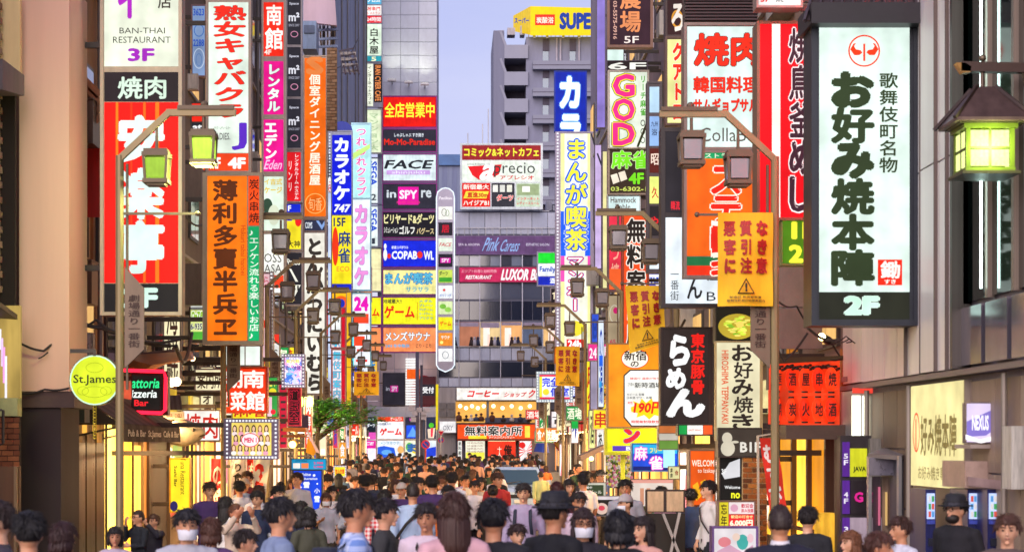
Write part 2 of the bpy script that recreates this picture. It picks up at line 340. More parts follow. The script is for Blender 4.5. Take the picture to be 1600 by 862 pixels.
# ---------------------------------------------------------------- buildings along the street
DARKMETAL = mat('4A423C', .45, .5); STEEL = mat('A8A8AC', .35, .7); BRONZE = mat('6A5848', .4, .6)
LAMP_W = 30.0
WARM = [glow('FFC25A', 1.1, True, .25), glow('FFB03C', .9, True, .3), glow('FFE2A0', 1.2, True, .2), glow('FFF2D8', 1.2, True, .15)]
def street_building(side, d0, d1, H, col, label, floors, lit=.3, X=None, name='building', pane='262A34', z0=3.1, warm='FFC878', deep=9, win=(1.5, 1.5), shop='FFB848'):
    X = FX[side] if X is None else X; n = -side; R = random.Random(int(d0*7+side))
    root = thing(name, label, 'building', (X+side*deep/2, (d0+d1)/2, 0)); wm = mat(col, .75, grime=.3, scale=.8, bump=.25)
    box('wall', (X, d0, ground(d0)-.3), (X+side*deep, d1, H), wm, root)
    box('roof', (X-side*.12, d0-.05, H), (X+side*deep, d1+.02, H+.25), mat('6A6460', .8), root)
    fr = mat('5A544E', .45, .5); L = d1-d0
    z = z0+.6
    while z+win[1] < H-.3 and floors > 0:                    # windows: frame with pane, a few lit
        k = max(1, int(L/(win[0]+.8))); st = L/k
        for i in range(k):
            y = d0+st*(i+.5)
            w_ = MB().box((X+n*.0, y-win[0]/2, z), (X+n*.05, y+win[0]/2, z+win[1])).build('window', fr, root)
            on = R.random() < lit
            piece('pane', (X+n*.052, y-win[0]/2+.07, z+.07), (X+n*.062, y-.03, z+win[1]-.07), glow(warm, .8, False) if on else glass(pane), w_)
            piece('pane', (X+n*.052, y+.03, z+.07), (X+n*.062, y+win[0]/2-.07, z+win[1]-.07), glow(warm, .65, False) if on and R.random() < .7 else glass(pane), w_)
        piece('ledge', (X, d0, z-.52), (X+n*.07, d1, z-.45), mat('A8A098', .7), root)
        z += 3.3; floors -= 1
    if shop:                                                # the ground-floor shop: fascia, glazing bars, lit interior
        y = d0
        while y < d1-.4:
            st = min(d1-y, R.choice([.7, 1.1, 1.6, 2.2, 2.8])); kind = R.random(); top = R.choice([2.3, 2.6, 2.75])
            if kind < .62: piece('shop_window', (X, y+.05, R.choice([.1,.5,.9])), (X+n*.05, y+st-.05, top), glow(R.choice([shop, shop, 'FFD890', 'FFF0D0', 'FF9A40', 'F8C8A0']), R.choice([.9,1.1,1.2,1.4]), True, .4, scale=1.6), root)
            elif kind < .8: piece('shutter', (X, y+.05, .1), (X+n*.04, y+st-.05, top), mat(R.choice(['9A9088','6A5A50','7A6A5A','A87848']), .5, .2), root)
            else: piece('poster', (X, y+.1, .8), (X+n*.06, y+st-.1, 2.3), blend(R.choice([['E83828','F8E8D8','F0C030','302830'],['2868C8','F0F4F8','E86090','F8E850'],['F8F0E0','C83828','407838','E8A040']]), .85, 2.4), root)
            piece('mullion', (X, y-.03, ground(y)), (X+n*.1, y+.03, 2.85), mat(R.choice(['4A3A30','8A7868','3A3034','A89888']), .5, .3), root)
            y += st
        yy = d0+.8  # strip lamps and area lights added for warm spill onto the street
        while yy < d1-.5:
            lc = R.choice([(1,.62,.28),(1,.72,.40),(1,.55,.22),(1,.82,.6)]); ll = min(2.2, d1-yy-.3)
            tl = MB().tube([(X+n*.34, yy, 2.78), (X+n*.34, yy+ll, 2.78)], .03, 6).build('added_strip_lamp', glow('FFD890', 2.4, False), root)
            ar = bpy.data.lights.new('added_spill_light', 'AREA'); ar.shape = 'RECTANGLE'; ar.size = ll; ar.size_y = .25; ar.energy = LAMP_W*ll*(1.5 if d0 < 50 else 1); ar.color = lc
            ao = bpy.data.objects.new('added_spill_light', ar); COL.objects.link(ao); ao.location = (X+n*.36, yy+ll/2, 2.74); ao.rotation_euler = (0, -n*math.radians(52), math.radians(90)) if False else (math.radians(-n*0), math.radians(-n*50), 0)
            ar.size, ar.size_y = .25, ll
            yy += ll+2.5
        yy = d0
        while yy < d1-.3:
            ll = min(d1-yy, R.uniform(1.6, 3.6)); cc = R.choice(['F0C030','E04020','F8F0D8','F08028','C82828','F4E4A0','3A3230','6A4A30'])
            piece('fascia', (X, yy+.02, 2.85), (X+n*R.uniform(.14,.22), yy+ll-.02, R.uniform(3.25,3.5)), glow(cc, .75, False, .3) if cc[0] in 'FEC' else mat(cc, .6), root); yy += ll
    # air-conditioning units and pipes on the upper wall
    for i in range(int(L/3)):
        y = d0+1+R.random()*(L-2); zz = 3.6+R.random()*min(9, H-6)
        a = piece('air_conditioner', (X, y-.4, zz), (X+n*.34, y+.4, zz+.6), mat('B8B4AC', .6), root)
    for i in range(max(1, int(L/5))):
        y = d0+.4+R.random()*(L-.8); MB().tube([(X+n*.08, y, 3.4), (X+n*.08, y, H)], .05, 8).build('drainpipe', mat('8A8480', .5, .3), root)
    return root
street_building(-1, 27.6, 29.6, 14, '7A5A44', 'dark brown narrow facade beside the green round pub sign', 3, X=-5.9, shop=None)
street_building(-1, 29.6, 35, 15, '9A7448', 'dark facade behind the red barbecue tower sign on the left', 4, .5)
street_building(-1, 35, 43, 19, 'A88E74', 'beige tiled facade behind the tall orange brush-lettered sign', 4, .4)
street_building(-1, 43, 51, 20, '6E625C', 'brown grey facade behind the red and magenta sign stack', 4, .4)
street_building(-1, 51, 61, 17, '5C5450', 'grey facade with the dark square-metre storage signs', 4, .3)
street_building(-1, 61, 67, 15.5, '9A7C5C', 'tan brick block behind the orange izakaya tower sign', 4, .3)
street_building(-1, 67, 82, 15, '8C8690', 'low grey building behind the blue karaoke sign', 3, .3)
street_building(-1, 82, 100, 16, '7A7684', 'grey building behind the pastel neon karaoke sign', 3, .3)
street_building(-1, 100, 138, 40, '8E93A6', 'tall plain blue-grey concrete side wall on the left', 0, 0, shop='FFD080')
street_building(1, 26.2, 32.0, 16, '8A7468', 'dark stone building above the red lantern wall', 3, .3, shop=None)
street_building(1, 32, 38, 22, '6A5850', 'dark louvred building behind the white grilled meat sign', 3, .3)
street_building(1, 38, 46, 24, '6E6468', 'grey building behind the narrow framed sign ladder', 4, .4)
street_building(1, 46, 58, 26, '7E7480', 'mauve grey building behind the lucky mahjong sign', 4, .4)
street_building(1, 58, 74, 30, '8A8290', 'pale grey building behind the manga cafe neon', 4, .3)
street_building(1, 74, 94, 10.5, '8286A0', 'low grey blue building beside the blue karaoke banner', 4, .3)
street_building(1, 96, 164, 12, '7E7C8C', 'low building set back at the far right of the street', 2, .5, X=9.2)

def front_wall(name, label, x0, y0, x1, ybase, d, deep, col, **k):
    """a block whose front faces down the street, corners from the photograph at its own distance"""
    a = P(x0, y0, d); b = P(x1, y0, d); root = thing(name, label, 'building', ((a.x+b.x)/2, d+deep/2, 0))
    box('wall', (a.x, d, -.3), (b.x, d+deep, a.z), mat(col, .7, grime=.2, scale=.5, **k), root)
    return root
def rectpiece(name, r, d, t, m, root, out=0.0):
    a = P(r[0], r[3], d); b = P(r[2], r[1], d); return piece(name, (a.x, d-out-t, a.z), (b.x, d-out, b.z), m, root)
def grid(name, x0, y0, x1, y1, nx, ny, d, m, root, gap=.6, t=.05, out=0.0, xs=None):
    for i in range(nx):
        for j in range(ny):
            mm = m[(i*7+j*3) % len(m)] if isinstance(m, list) else m
            rectpiece(name, (x0+(x1-x0)*i/nx+gap/2, y0+(y1-y0)*j/ny+gap/2, x0+(x1-x0)*(i+1)/nx-gap/2, y0+(y1-y0)*(j+1)/ny-gap/2), d, t, mm, root, out)

# --- the tall panelled entertainment building at the street's end, left
D9 = 140
b9 = front_wall('entertainment_building', 'tall grey panelled building stacked with lit signs at the far left end', 590, -60, 684, 700, D9, 14, '8A90A4')
cl = [mat('C2C6D4', .45, .2, .1), mat('BABECE', .45, .2, .1), mat('CACEDA', .45, .2, .1)]
grid('cladding_panel', 597, -60, 683, 150, 3, 10, D9, cl, b9, .7)
cw = [mat('D8C4C4', .5, 0, .1), mat('CBBAC0', .5, 0, .1)]
grid('wall_panel', 572, 551, 683, 651, 5, 4, D9, cw, b9, .5)
grid('canopy_panel', 560, 635, 684, 652, 5, 1, D9, cl, b9, .5, t=.5)
for (x, y) in ((613, 129), (639, 132), (664, 135)):
    c = P(x, y, D9); f = thing('floodlight', 'small wall floodlight above the red sign, '+{613: 'leftmost', 639: 'middle', 664: 'rightmost'}[x]+' of three', 'floodlight', (c.x, c.y, c.z), 'floodlights above the sign stack')
    MB().bar((c.x, c.y, c.z-.1), (c.x, c.y-1.0, c.z), .08).build('arm', STEEL, f)
    MB().box((c.x-.3, c.y-1.3, c.z-.12), (c.x+.3, c.y-.9, c.z+.02)).build('lamp_head', STEEL, f)
    MB().box((c.x-.22, c.y-1.25, c.z+.02), (c.x+.22, c.y-.95, c.z+.03)).build('lens', glow('FFFFE0', 6, False), f)
    l = bpy.data.lights.new('floodlight_beam', 'SPOT'); l.energy = 85; l.color = (1, 1, .72); l.spot_size = math.radians(80); l.spot_blend = 1; l.shadow_soft_size = .15
    lo = bpy.data.objects.new('floodlight_beam', l); COL.objects.link(lo); lo.location = (c.x, c.y-1.1, c.z+.1); lo.rotation_euler = (math.radians(180-18), 0, 0)
def stack(items, d, frame='B03AA0', group=None, **kw):
    for it in items: sign(it[0], d, it[1], it[2], frame=frame, fw=1.5, depth=.5, name='billboard', br=False, group=group, **kw)
G9 = 'signs stacked on the entertainment building'
stack([
 ((597,150,683,200), 'red signboard with yellow lettering, top of the far sign stack', [(599,152,681,198,'E8160C',[('全店営業中',(601,160,679,184),'F4F83C',{'w':.05})])]),
 ((597,201,683,238), 'charcoal hotpot restaurant signboard with red western lettering', [(599,203,681,236,'2C2A38',[('しゃぶしゃぶ すき焼き',(616,208,662,214),'E8F0F8',{}),('Mo-Mo-Paradise',(600,217,680,227),'E02818',{'w':.06})])]),
 ((597,240,683,284), 'white signboard with slanted black word above a lilac bar', [(599,242,681,282,'D8E8EC',[('FACE',(602,250,676,264),'20242C',{'w':.05,'it':.35}),('rect',604,266,672,273,'C8A0E0'),('shinjuku',(612,267,664,273),'E8E0F8',{})])]),
 ((597,286,683,328), 'dark billboard with pixel lettering and magenta block', [(599,288,681,326,'2E2C3A',[('rect',622,292,654,320,'E0149C'),('SPY',(624,297,652,311),'F8E8F8',{'w':.06}),('in',(604,297,619,309),'D0D8E0',{'w':.04}),('re',(658,297,674,309),'D0D8E0',{'w':.04}),('media delusion',(620,313,656,318),'E8308C',{})])]),
 ((597,330,683,372), 'black billiards and darts signboard in cream lettering', [(599,332,681,370,'1E1C24',[('ビリヤード&ダーツ',(600,334,678,350),'F0E8A8',{'w':.05}),('シミュレーション',(600,355,622,364),'F8F8F0',{}),('ゴルフ',(624,353,648,366),'F8F8F0',{'w':.05}),('バグース',(651,356,678,366),'F0D8A0',{'w':.03})])]),
 ((597,374,683,418), 'blue bowling signboard with a white pin', [(599,376,681,416,'1428D8',[('COPAB',(612,392,652,405),'F4F8FF',{'w':.06}),('disc',656,398,4.5,5.5,'E03020'),('WL',(662,392,678,406),'F4F8FF',{'w':.06}),('新宿コパボウル',(612,384,638,389),'F0F4FF',{}),('disc',602,398,3,9,'F0F4FF'),('disc',602,385,2,4.5,'F0F4FF'),('disc',608,400,3,4,'E03020')])]),
 ((597,420,683,461), 'pale yellow manga cafe signboard with blue outlined lettering', [(599,422,681,459,'F0E898',[('まんが喫茶',(602,426,676,444),'58B8D8',{'w':.05,'o':('2848A0',.05)}),('サラサラ',(634,448,670,456),'48A8C0',{'w':.04})])]),
 ((597,463,683,508), 'yellow game arcade signboard with red word', [(599,465,681,506,'F2EE20',[('ゲーム',(600,477,648,497),'E02818',{'w':.07}),('地域最大!!',(599,467,628,474),'30302C',{'w':.05}),('rect',652,472,652.8,500,'D08020')]+[(t,(655,468+i*6.6,676,472.5+i*6.6),'1890B0',{'w':.03}) for i, t in enumerate(['メダル','プレーン','TVゲーム','カードゲーム','プリクラ'])])]),
 ((597,510,683,551), 'orange mens sauna signboard in white outlined lettering', [(599,512,681,549,'F49058',[('メンズサウナ',(602,518,672,532),'F8FCFF',{'w':.04,'o':('3A4A60',.05)}),('24H 年中無休',(602,537,640,543),'38B0E0',{'w':.04}),('こり・こり',(650,537,674,543),'4A3A34',{'w':.04})])]),
], D9, group=G9)
# left return of the same stack, and the older stacks beside it
sign((578,463,596,508), 139.5, 'narrow yellow sign with one red letter beside the arcade sign', [(579,465,595,506,'F2EE20',[('ム',(581,482,593,494),'E02818',{'w':.07})])], frame='B03AA0', fw=1, name='billboard', br=False)
sign((578,510,596,551), 139.5, 'narrow plain orange sign beside the mens sauna sign', [(579,512,595,549,'F49058',[])], frame='B03AA0', fw=1, name='billboard', br=False)
sign((578,387,596,456), 139.5, 'cream backlit panel under the two blue amusement signs', [(579,389,595,454,'EEE6B0',[('rect',579,420,595,421,'C8B890')])], frame='9A9AA8', fw=1, name='billboard', br=False)
sign((576,246,597,319), 139, 'white vertical sign with blue letters, upper of two', [(577,248,590,317,'E4F0F0',[('SEGA',(578,252,589,290),'1848C8',{'w':.06,'rot':-90}),('2',(580,303,588,313),'303848',{'w':.04})])], frame='9AA0B4', fw=1, name='blade_sign', br=False, group='blue lettered arcade signs')
sign((576,321,597,386), 139, 'white vertical sign with blue letters, lower of two', [(577,323,590,384,'E4F0F0',[('SEGA',(578,326,589,362),'1848C8',{'w':.06,'rot':-90}),('1',(581,372,586,381),'303848',{'w':.04})])], frame='9AA0B4', fw=1, name='blade_sign', br=False, group='blue lettered arcade signs')
sign((570,-8,597,97), 138, 'narrow sign ladder with a brush character on white', [
 (572,-6,596,7,'58B0D8',[('フロム',(574,-4,594,4),'F4F8F8',{'w':.04})]), (572,9,596,24,'F4F0EC',[('居楽門',(574,11,594,17),'E02818',{'w':.05}),('レストラン',(574,19,594,23),'E02818',{})]),
 (572,25,596,36,'E8303C',[('24時間',(573,27,595,34),'F8F0F0',{'w':.05})]), (572,38,596,87,'DCEFD8',[('白木屋',(577,44,592,85),'2C2C28',{'w':.06,'v':1})]), (572,88,596,97,'2898A8',[('5',(580,89,588,96),'F0F0C0',{'w':.05})])], frame='A8A8B4', fw=1, br=False)
sign((570,98,598,168), 138, 'white and black sign pair with slanting orange western words', [
 (572,100,583,166,'E8EED8',[('インターネットカフェ',(574,103,581,163),'3A3A34',{'v':1})]), (584,100,597,160,'1E1A1C',[('IRAN CYBER CAFE',(586,102,595,158),'F09050',{'w':.03,'rot':-90})])], frame='A8A8B4', fw=1, br=False)
sign((570,170,597,240), 138, 'pale cream vertical sign with faded light lettering', [(572,172,595,238,'DCE8C4',[('マンション大',(576,176,592,236),'A8C098',{'w':.05,'v':1})])], frame='B8B8B0', fw=1, br=False)
# rounded pillar sign with eleven logo plates
root = thing('pillar_sign', 'tall silver rounded pillar carrying eleven small logo plates', 'sign', (P(696,580,137).x, 137, P(696,580,137).z))
pts = [(682,308),(684,300),(690,295),(696,293.5),(702,295),(708,300),(710,308),(710,570),(706,576),(696,580.5),(686,576),(682,570)]
MB().prism([P(x,y,137) for x, y in pts], (0,.5,0)).build('body', mat('A8A4B4', .35, .5, .1), root)
ed = MB(); ed.tube([P(x,y,136.97) for x, y in pts+[pts[0]]], .04, 6); ed.build('neon_edge', glow('E8F4FF', 1.1, False), root)
F = Face(lambda x, y, k: P(x, y, 137)+Vector((0,-k,0)), root, .01); F.items([('Pavilion',(686,307,706,312),'F0E8F0',{'w':.03})])
cols = ['F4F4EC','2A2430','E4F0E0','282430','C8DC58','F0F4F4','D8E8B0','F0E820','F09030','F4F4F4']
for i, c in enumerate(cols):
    y = 323+i*24.6; pl = rectpiece('logo_plate', (685,y,707,y+20), 137, .05, glow(c, .9, True), root)
    Fp = Face(lambda x, y, k: P(x, y, 137)+Vector((0,-.05-k,0)), root, .01)
    L = [[('ring',694,y+9,4,6,.8,'504040'),('ring',699,y+10,3,5,.8,'709060')], [('居',(690,y+4,702,y+16),'C81830',{'w':.06})], [('FACE',(687,y+7,705,y+13),'C83848',{'it':.3})],
         [('rect',688,y+6,704,y+14,'D020A0'),('SPY',(690,y+7,702,y+13),'F8E8F8',{'w':.05})], [('ダーツ',(686,y+2,700,y+9),'20242C',{'w':.05}),('rect',686,y+12,706,y+19,'40A030')],
         [('disc',694,y+7,2,2,'E03030'),('ボウリング',(687,y+13,705,y+18),'2060C0',{'w':.03})], [('disc',692,y+8,5,4,'78B840'),('disc',700,y+13,5,4,'90C850')],
         [('ゲーム',(687,y+6,705,y+14),'E02818',{'w':.06})], [('サウナ',(689,y+4,703,y+10),'FFF4E8',{'w':.05}),('disc',690,y+15,2.5,2.5,'F0F080')], [('ring',696,y+10,5,6,.8,'405060')]][i]
    Fp.items(L)
# ground-floor light boxes of the entertainment building
GG = 'lit poster boxes along the arcade front'
for r, c, lb, its in [
 ((557,650,588,686), '1C2430', 'dark billiards darts golf poster box with green monitor picture', [('ビリヤード',(558,653,586,657),'C8E0F0',{'w':.04}),('ダート&ダーツ',(558,661,586,667),'F4F8FF',{'w':.06}),('ゴルフ',(558,669,572,674),'F4F8FF',{'w':.06}),('rect',560,676,572,685,'30B060'),('rect',574,675,587,686,'D850B0')]),
 ((552,687,588,722), 'E0209C', 'magenta poster box with white slanted word at the arcade front', [('FACE',(558,690,584,695),'F8E8F8',{'w':.07,'it':.3}),('rect',556,700,562,720,'F4F4FF'),('rect',564,700,572,706,'E8E830'),('rect',574,700,587,720,'ECECFF')]),
 ((589,650,631,686), 'F4F4F8', 'white poster box with red katakana game word and red header', [('rect',590,650,631,658,'E84020'),('ゲームバト',(610,651,628,657),'F8F0E8',{'w':.04}),('ゲーム',(593,668,628,680),'E02418',{'w':.09}),('地域最大!!',(592,660,610,664),'3A4A78',{'w':.04})]),
 ((589,687,631,718), 'E8EEF8', 'white and blue poster box with sparkling water picture', [('メンズサウナ',(594,689,624,694),'48A0C0',{'w':.03}),('poly',[(590,698),(600,696),(616,699),(620,717),(590,717)],'1858D8'),('disc',626,702,5,6,'E8B068'),('disc',604,706,8,4,'60A8F0')]),
 ((632,650,656,686), '2C2A40', 'dark poster box with blue club interior picture beside the dark post', [('inSPYre',(640,652,655,657),'E050C0',{'w':.05}),('rect',635,664,655,684,'2050E0'),('poly',[(636,682),(645,666),(654,682)],'60A0FF')]),
 ((632,687,656,722), 'E8F0D0', 'cream poster box with green and yellow bubble letters', [('disc',640,698,6,7,'60B850'),('disc',648,702,5,6,'F0D020'),('ま',(636,692,650,706),'2860A8',{'w':.1})]),
 ((665,650,682,686), '283048', 'dark poster box with picture of a cocktail glass', [('poly',[(668,670),(680,668),(678,684),(669,684)],'F0D8C0'),('poly',[(673,668),(677,668),(676,682),(673,682)],'E83850'),('disc',674,664,4,4,'50C030')]),
 ((665,687,682,722), 'D8E4F8', 'pale blue poster box beside the round no parking sign', [('poly',[(666,700),(682,697),(682,712),(666,714)],'2040D0'),('disc',673,716,6,3,'F0E820')])]:
    sign(r, D9-1, lb, [(r[0]+.8,r[1]+.8,r[2]-.8,r[3]-.8,c,its)], frame='D8D8E0', fw=.8, depth=1, name='poster_box', br=False, group=GG)
# black screen, striped white light and red disc on the pink wall
sign((598,582,633,633), D9-.3, 'black square billboard with tiny magenta logo on the pale wall', [(599,583,632,632,'302C38',[('in',(603,604,609,610),'B8B8C8',{}),('rect',610,602,622,612,'E020A0'),('SPY',(612,603,621,611),'F8E8F8',{'w':.05})])], frame='201E26', fw=1, name='billboard', br=False, em=.6)
r_ = thing('light_louvre', 'stack of glowing white horizontal bars with an orange label', 'light', (P(645,633,D9).x, D9, P(645,633,D9).z))
for i in range(18): rectpiece('light_bar', (634,560+i*4.1,655,562.6+i*4.1), D9, .2, glow('F8F8F4', 1.0, False), r_, .3)
rectpiece('label_plate', (636,577,656,592), D9, .1, glow('F06018', .9, False), r_, .6)
sign((654,588,681,633), D9-.35, 'red round reception sign with white lettering', [(656,600,680,618,'302C34',[('受付',(660,604,678,614),'F8F8F8',{'w':.06})])], frame='5A2030', fw=1, name='reception_sign', br=False)
r_ = thing('red_disc_sign', 'large dark red disc behind the reception sign', 'sign', (P(666,633,D9).x, D9, P(666,610,D9).z))
MB().prism([P(x,y,D9-.05) for x, y in disc2(662,612,20,26)], (0,-.2,0)).build('disc', mat('B01830', .5), r_)

# --- the building across the end of the street
DE = 165
be = front_wall('end_building', 'mid-rise grey and glass building closing the end of the street', 683, 330, 905, 720, DE, 12, '70707E')
sil = [mat('B8BECE', .45, .2, .12), mat('C4C8D6', .45, .2, .12)]; navy = [glass('141C30'), glass('1A2438')]; blu = [glass('3A6A90'), glass('20304C')]
xs = [684, 717, 749.5, 782, 816, 848, 880]
def bay(y0, y1, m, nm, sub=1, t=.05):
    for i in range(len(xs)-1):
        grid(nm, xs[i], y0, xs[i+1], y1, sub, 1, DE, m, be, 1.2, t)
grid('cladding_panel', 684, 332, 880, 366, 8, 1, DE, sil, be, .8)
bay(399, 416, [glass('3C4250'), glass('8A94A4')], 'window_pane', 2); bay(442, 468, [glass('5A6070'), glass('2C3444')], 'window_pane', 1)
bay(470, 500, navy, 'spandrel_panel', 2); 
for i in range(len(xs)-1):
    r = (xs[i]+.6, 503, xs[i+1]-.6, 541)
    wn = rectpiece('window_pane', r, DE, .04, glow(['8A90A8','B8765A','E8C890','F0B070','58607A','F0C080'][i], .75, True, .3, scale=.9), be)
    piece('sill', P(r[0], 542, DE)+Vector((0,-.15,0)), P(r[2], 540.5, DE), STEEL, be)
    if i in (0, 2, 3, 5): rectpiece('window_poster', (r[0]+3+i, 512, r[0]+13+i, 540), DE, .03, blend(['F4E8E0','E8A898','F0D8C8','7A5048'], .8, .7), be, .06)
    for q in range(3): fg_ = MB().ball(P(r[0]+16+q*5+(i*3) % 4, 528+(q*5) % 5, DE-.2), .13, 8, 6); fg_.tube([P(r[0]+16+q*5+(i*3) % 4, 530+(q*5) % 5, DE-.2), P(r[0]+16+q*5+(i*3) % 4, 540, DE-.2)], [.12,.24], 8); fg_.build('seated_guest', mat(['3A2A28','C8C0C4','2A3048'][q], .8), be, smooth=True)
    rectpiece('window_blind', (r[0]+1,503.5,r[2]-1,508+(i % 3)*2), DE, .02, mat('B8A8B8', .7), be, .05)
bay(543, 563, sil, 'spandrel_panel', 2); bay(565, 589, [glass('1E2838'), glass('2A3A54'), glass('50809A')], 'window_pane', 1); bay(590, 604, sil, 'spandrel_panel', 2)
for x in xs[:-1]: rectpiece('mullion', (x-.6,399,x+.8,604), DE, .22, mat('B4B4C0', .35, .6), be)
for i, (a, b) in enumerate(((712,760),(764,838))):           # cafe above the orange sign
    rectpiece('cafe_window', (a,627,b,660), DE, .04, glow('E8A850', .85, True, .5, scale=.7), be)
    for q in range(5):
        xx = a+5+q*(b-a-8)/4.6+(q*7) % 4; yy = 645+(q*5) % 6; fg_ = MB().ball(P(xx,yy,DE-.25), .13, 8, 6); fg_.tube([P(xx,yy+2.5,DE-.25), P(xx,yy+5,DE-.25), P(xx,658,DE-.25)], [.08,.26,.24], 8); fg_.build('seated_guest', mat(['5A3020','302018','C8C0B8','38405A'][q % 4], .8), be, smooth=True)
    rectpiece('table_edge', (a+2,654,b-2,655.5), DE, .1, mat('5A3A20', .6), be, .06)
    for q in range(5):
        c = P(a+7+q*(b-a)/5.2, 634+(q % 2)*3, DE-.2); MB().ball(c, .16, 8, 6).build('pendant_lamp', glow('FFF0B0', 2.2, False), be)
rectpiece('planter_box', (758,652,828,660), DE, .35, mat('4A5068', .6), be)
rectpiece('wall_panel', (684,605,712,720), DE, .1, mat('A49C98', .7), be)
for (x, y) in ((685,629),(699,629),(685,641),(699,641)): rectpiece('air_vent', (x,y,x+12,y+10), DE, .12, mat('7A7470', .6), be, .1)
E2 = 'billboards on the building at the end of the street'
sign((712,368,869,398), DE-.3, 'purple beauty salon billboard with blue script lettering', [(713,369,868,397,'6A4A78',[('Pink',(757,371,780,392),'98B8F0',{'it':.4,'w':.02}),('Caress',(783,374,812,393),'98B8F0',{'it':.4,'w':.02}),('ESTHETIC SALON',(822,380,858,384),'D8D0E8',{}),('SPA & AROMA',(716,380,750,384),'D8C8E0',{})])], frame='7A6888', fw=1, name='billboard', br=False, group=E2, em=.8)
sign((717,417,870,441), DE-.3, 'crimson bar restaurant billboard with bold white western name', [(718,418,869,440,'C02858',[('エジプト料理と給料同僚',(721,421,776,426),'F0A8B8',{'w':.02}),('RESTAURANT',(728,430,768,436),'F8F0F0',{'w':.05,'it':.3}),('LUXOR Bar',(784,420,848,438),'F8F4F4',{'w':.07,'it':.2})])], frame='902048', fw=1, name='billboard', br=False, group=E2)
sign((713,605,862,625), DE-.4, 'white coffee shop signboard with red katakana', [(714,606,861,624,'F4F0E8',[('コーヒー',(731,609,780,620),'D82028',{'w':.09,'it':.3}),('ショップ',(788,612,822,620),'D82028',{'w':.06,'it':.3}),('クール',(826,608,860,621),'D82028',{'w':.07,'it':.3})])], frame='C8C0B8', fw=.8, name='billboard', br=False, group=E2)
sign((714,662,838,688), DE-1.2, 'orange free information centre sign with black lettering', [(715,663,837,685,'F0501C',[('rect',732,680,760,685,'F0D830'),('無料案内所',(726,665,816,680),'1C1814',{'w':.06,'o':('FAF4EC',.05)}),('アーバンベアシティー',(764,681,804,685),'FFF0E0',{'w':.03}),('rect',820,665,828,683,'F4E050')])], frame='803018', fw=1, name='billboard', br=False, depth=1, group=E2)
for r, c, lb, its in [
 ((715,688,722,720),'F4F4EC','thin white banner with black characters left of the free information shop',[('無料案内',(716,689,721,718),'202020',{'v':1,'w':.05})]),
 ((727,688,758,720),'E8E8D0','white price list board in the free information shop window',[('rect',728,706,757,719,'F0E850')]+[('特価案内所',(730,690+i*4.5,755,693+i*4.5),'8A3A50',{'w':.02}) for i in range(4)]),
 ((762,686,806,720),'E83820','red curtain with black brush characters at the shop entrance',[('rect',763,686,805,689,'F8E8B0'),('十人',(777,697,784,714),'FFF0D8',{'v':1,'w':.05}),('俺',(787,694,800,712),'2A1410',{'w':.09})]),
 ((811,688,831,720),'F4F0F0','white panel with red rising sun rays beside the curtain',[('poly',[(811,688+i*6),(811,691+i*6),(822,704)],'D82828') for i in range(5)]+[('poly',[(831,688+i*6),(831,691+i*6),(822,704)],'D82828') for i in range(5)]+[('disc',816,695,5,5,'D82020')])]:
    sign(r, DE-1, lb, [(r[0]+.3,r[1]+.3,r[2]-.3,r[3]-.3,c,its)], frame='902818', fw=.5, name='shop_sign', br=False)
sign((686,657,713,676), DE-.8, 'small white signboard with thin grey western letters', [(687,658,712,675,'E8E4E4',[('OXY',(692,664,708,672),'8A8890',{})])], frame='B0A8A8', fw=1, name='shop_sign', br=False)
sign((684,540,712,575), DE-.4, 'faint green and yellow window picture beneath the silver pillar sign', [(686,542,711,574,blend(['30403C','5A8840','C8C030','2A4A50'], .6, 2),[])], frame='8A8C98', fw=1, name='window_picture', br=False)
# the manga and net cafe billboard on its roof scaffold
sg = sign((719,224,848,327), DE-1, 'large net cafe billboard with a red swoosh on a roof scaffold', [
 (722,227,845,250,'9A2428',[('コミック&ネットカフェ',(725,231,842,245),'F4F040',{'w':.06})]),
 (722,251,845,284,'E8F0E4',[('poly',[(731,260),(784,257),(780,272),(765,281),(748,281),(738,274)],'E01C24'),('a',(752,255,774,282),'FFFFFF',{'w':.06,'it':.4}),('precio',(772,254,836,277),'3A3A3A',{'w':.0}),('アプレシオ',(781,274,834,281),'D02830',{'w':.04}),('comics & internet cafe',(730,255,766,258),'909090',{})]),
 (722,286,766,323,'E02418',[('新宿最大',(724,288,764,296),'FFF4E8',{'w':.06}),('poly',[(728,299),(764,299),(760,310),(724,310)],'F4E040'),('直進30m',(730,300,762,309),'C82818',{'w':.07}),('ハイジアB1',(724,313,764,321),'FFF4E8',{'w':.06})]),
 (768,286,804,323,'35343C',[('rect',770,289,778,300,'E8E8E0','picture'),('rect',781,289,789,300,'D8D8D0','picture'),('rect',792,289,800,300,'E8E8D8','picture'),('ダーツ',(776,304,802,314),'F03038',{'w':.06,'o':('FFF8F0',.05)})]),
 (806,286,844,323,'C8D8C0',[('rect',808,288,842,305,'9AAA80','picture'),('rect',816,291,828,300,'F8F8F0','picture'),('インターネット',(808,308,842,313),'E03038',{'w':.03}),('レディースルーム',(808,315,842,320),'E03038',{'w':.03})])], frame='E8F4F0', fw=2, name='billboard', br=False, depth=.8)
sc = thing('roof_scaffold', 'steel scaffold carrying the net cafe billboard above the roof edge', 'scaffold', (P(784,366,DE).x, DE+1.5, P(784,366,DE).z))
for x in (742,783,830): MB().bar(P(x,362,DE+.6), P(x,322,DE+.6), .35).build('post', mat('8A8C94', .5, .5), sc)
for a, b in (((742,362),(783,330)),((783,362),(742,330)),((783,362),(830,330)),((830,362),(783,330)),((722,338),(858,338)),((722,352),(862,352)),((722,330),(858,330))):
    MB().bar(P(a[0],a[1],DE+.8), P(b[0],b[1],DE+.8), .09).build('brace', STEEL, sc)
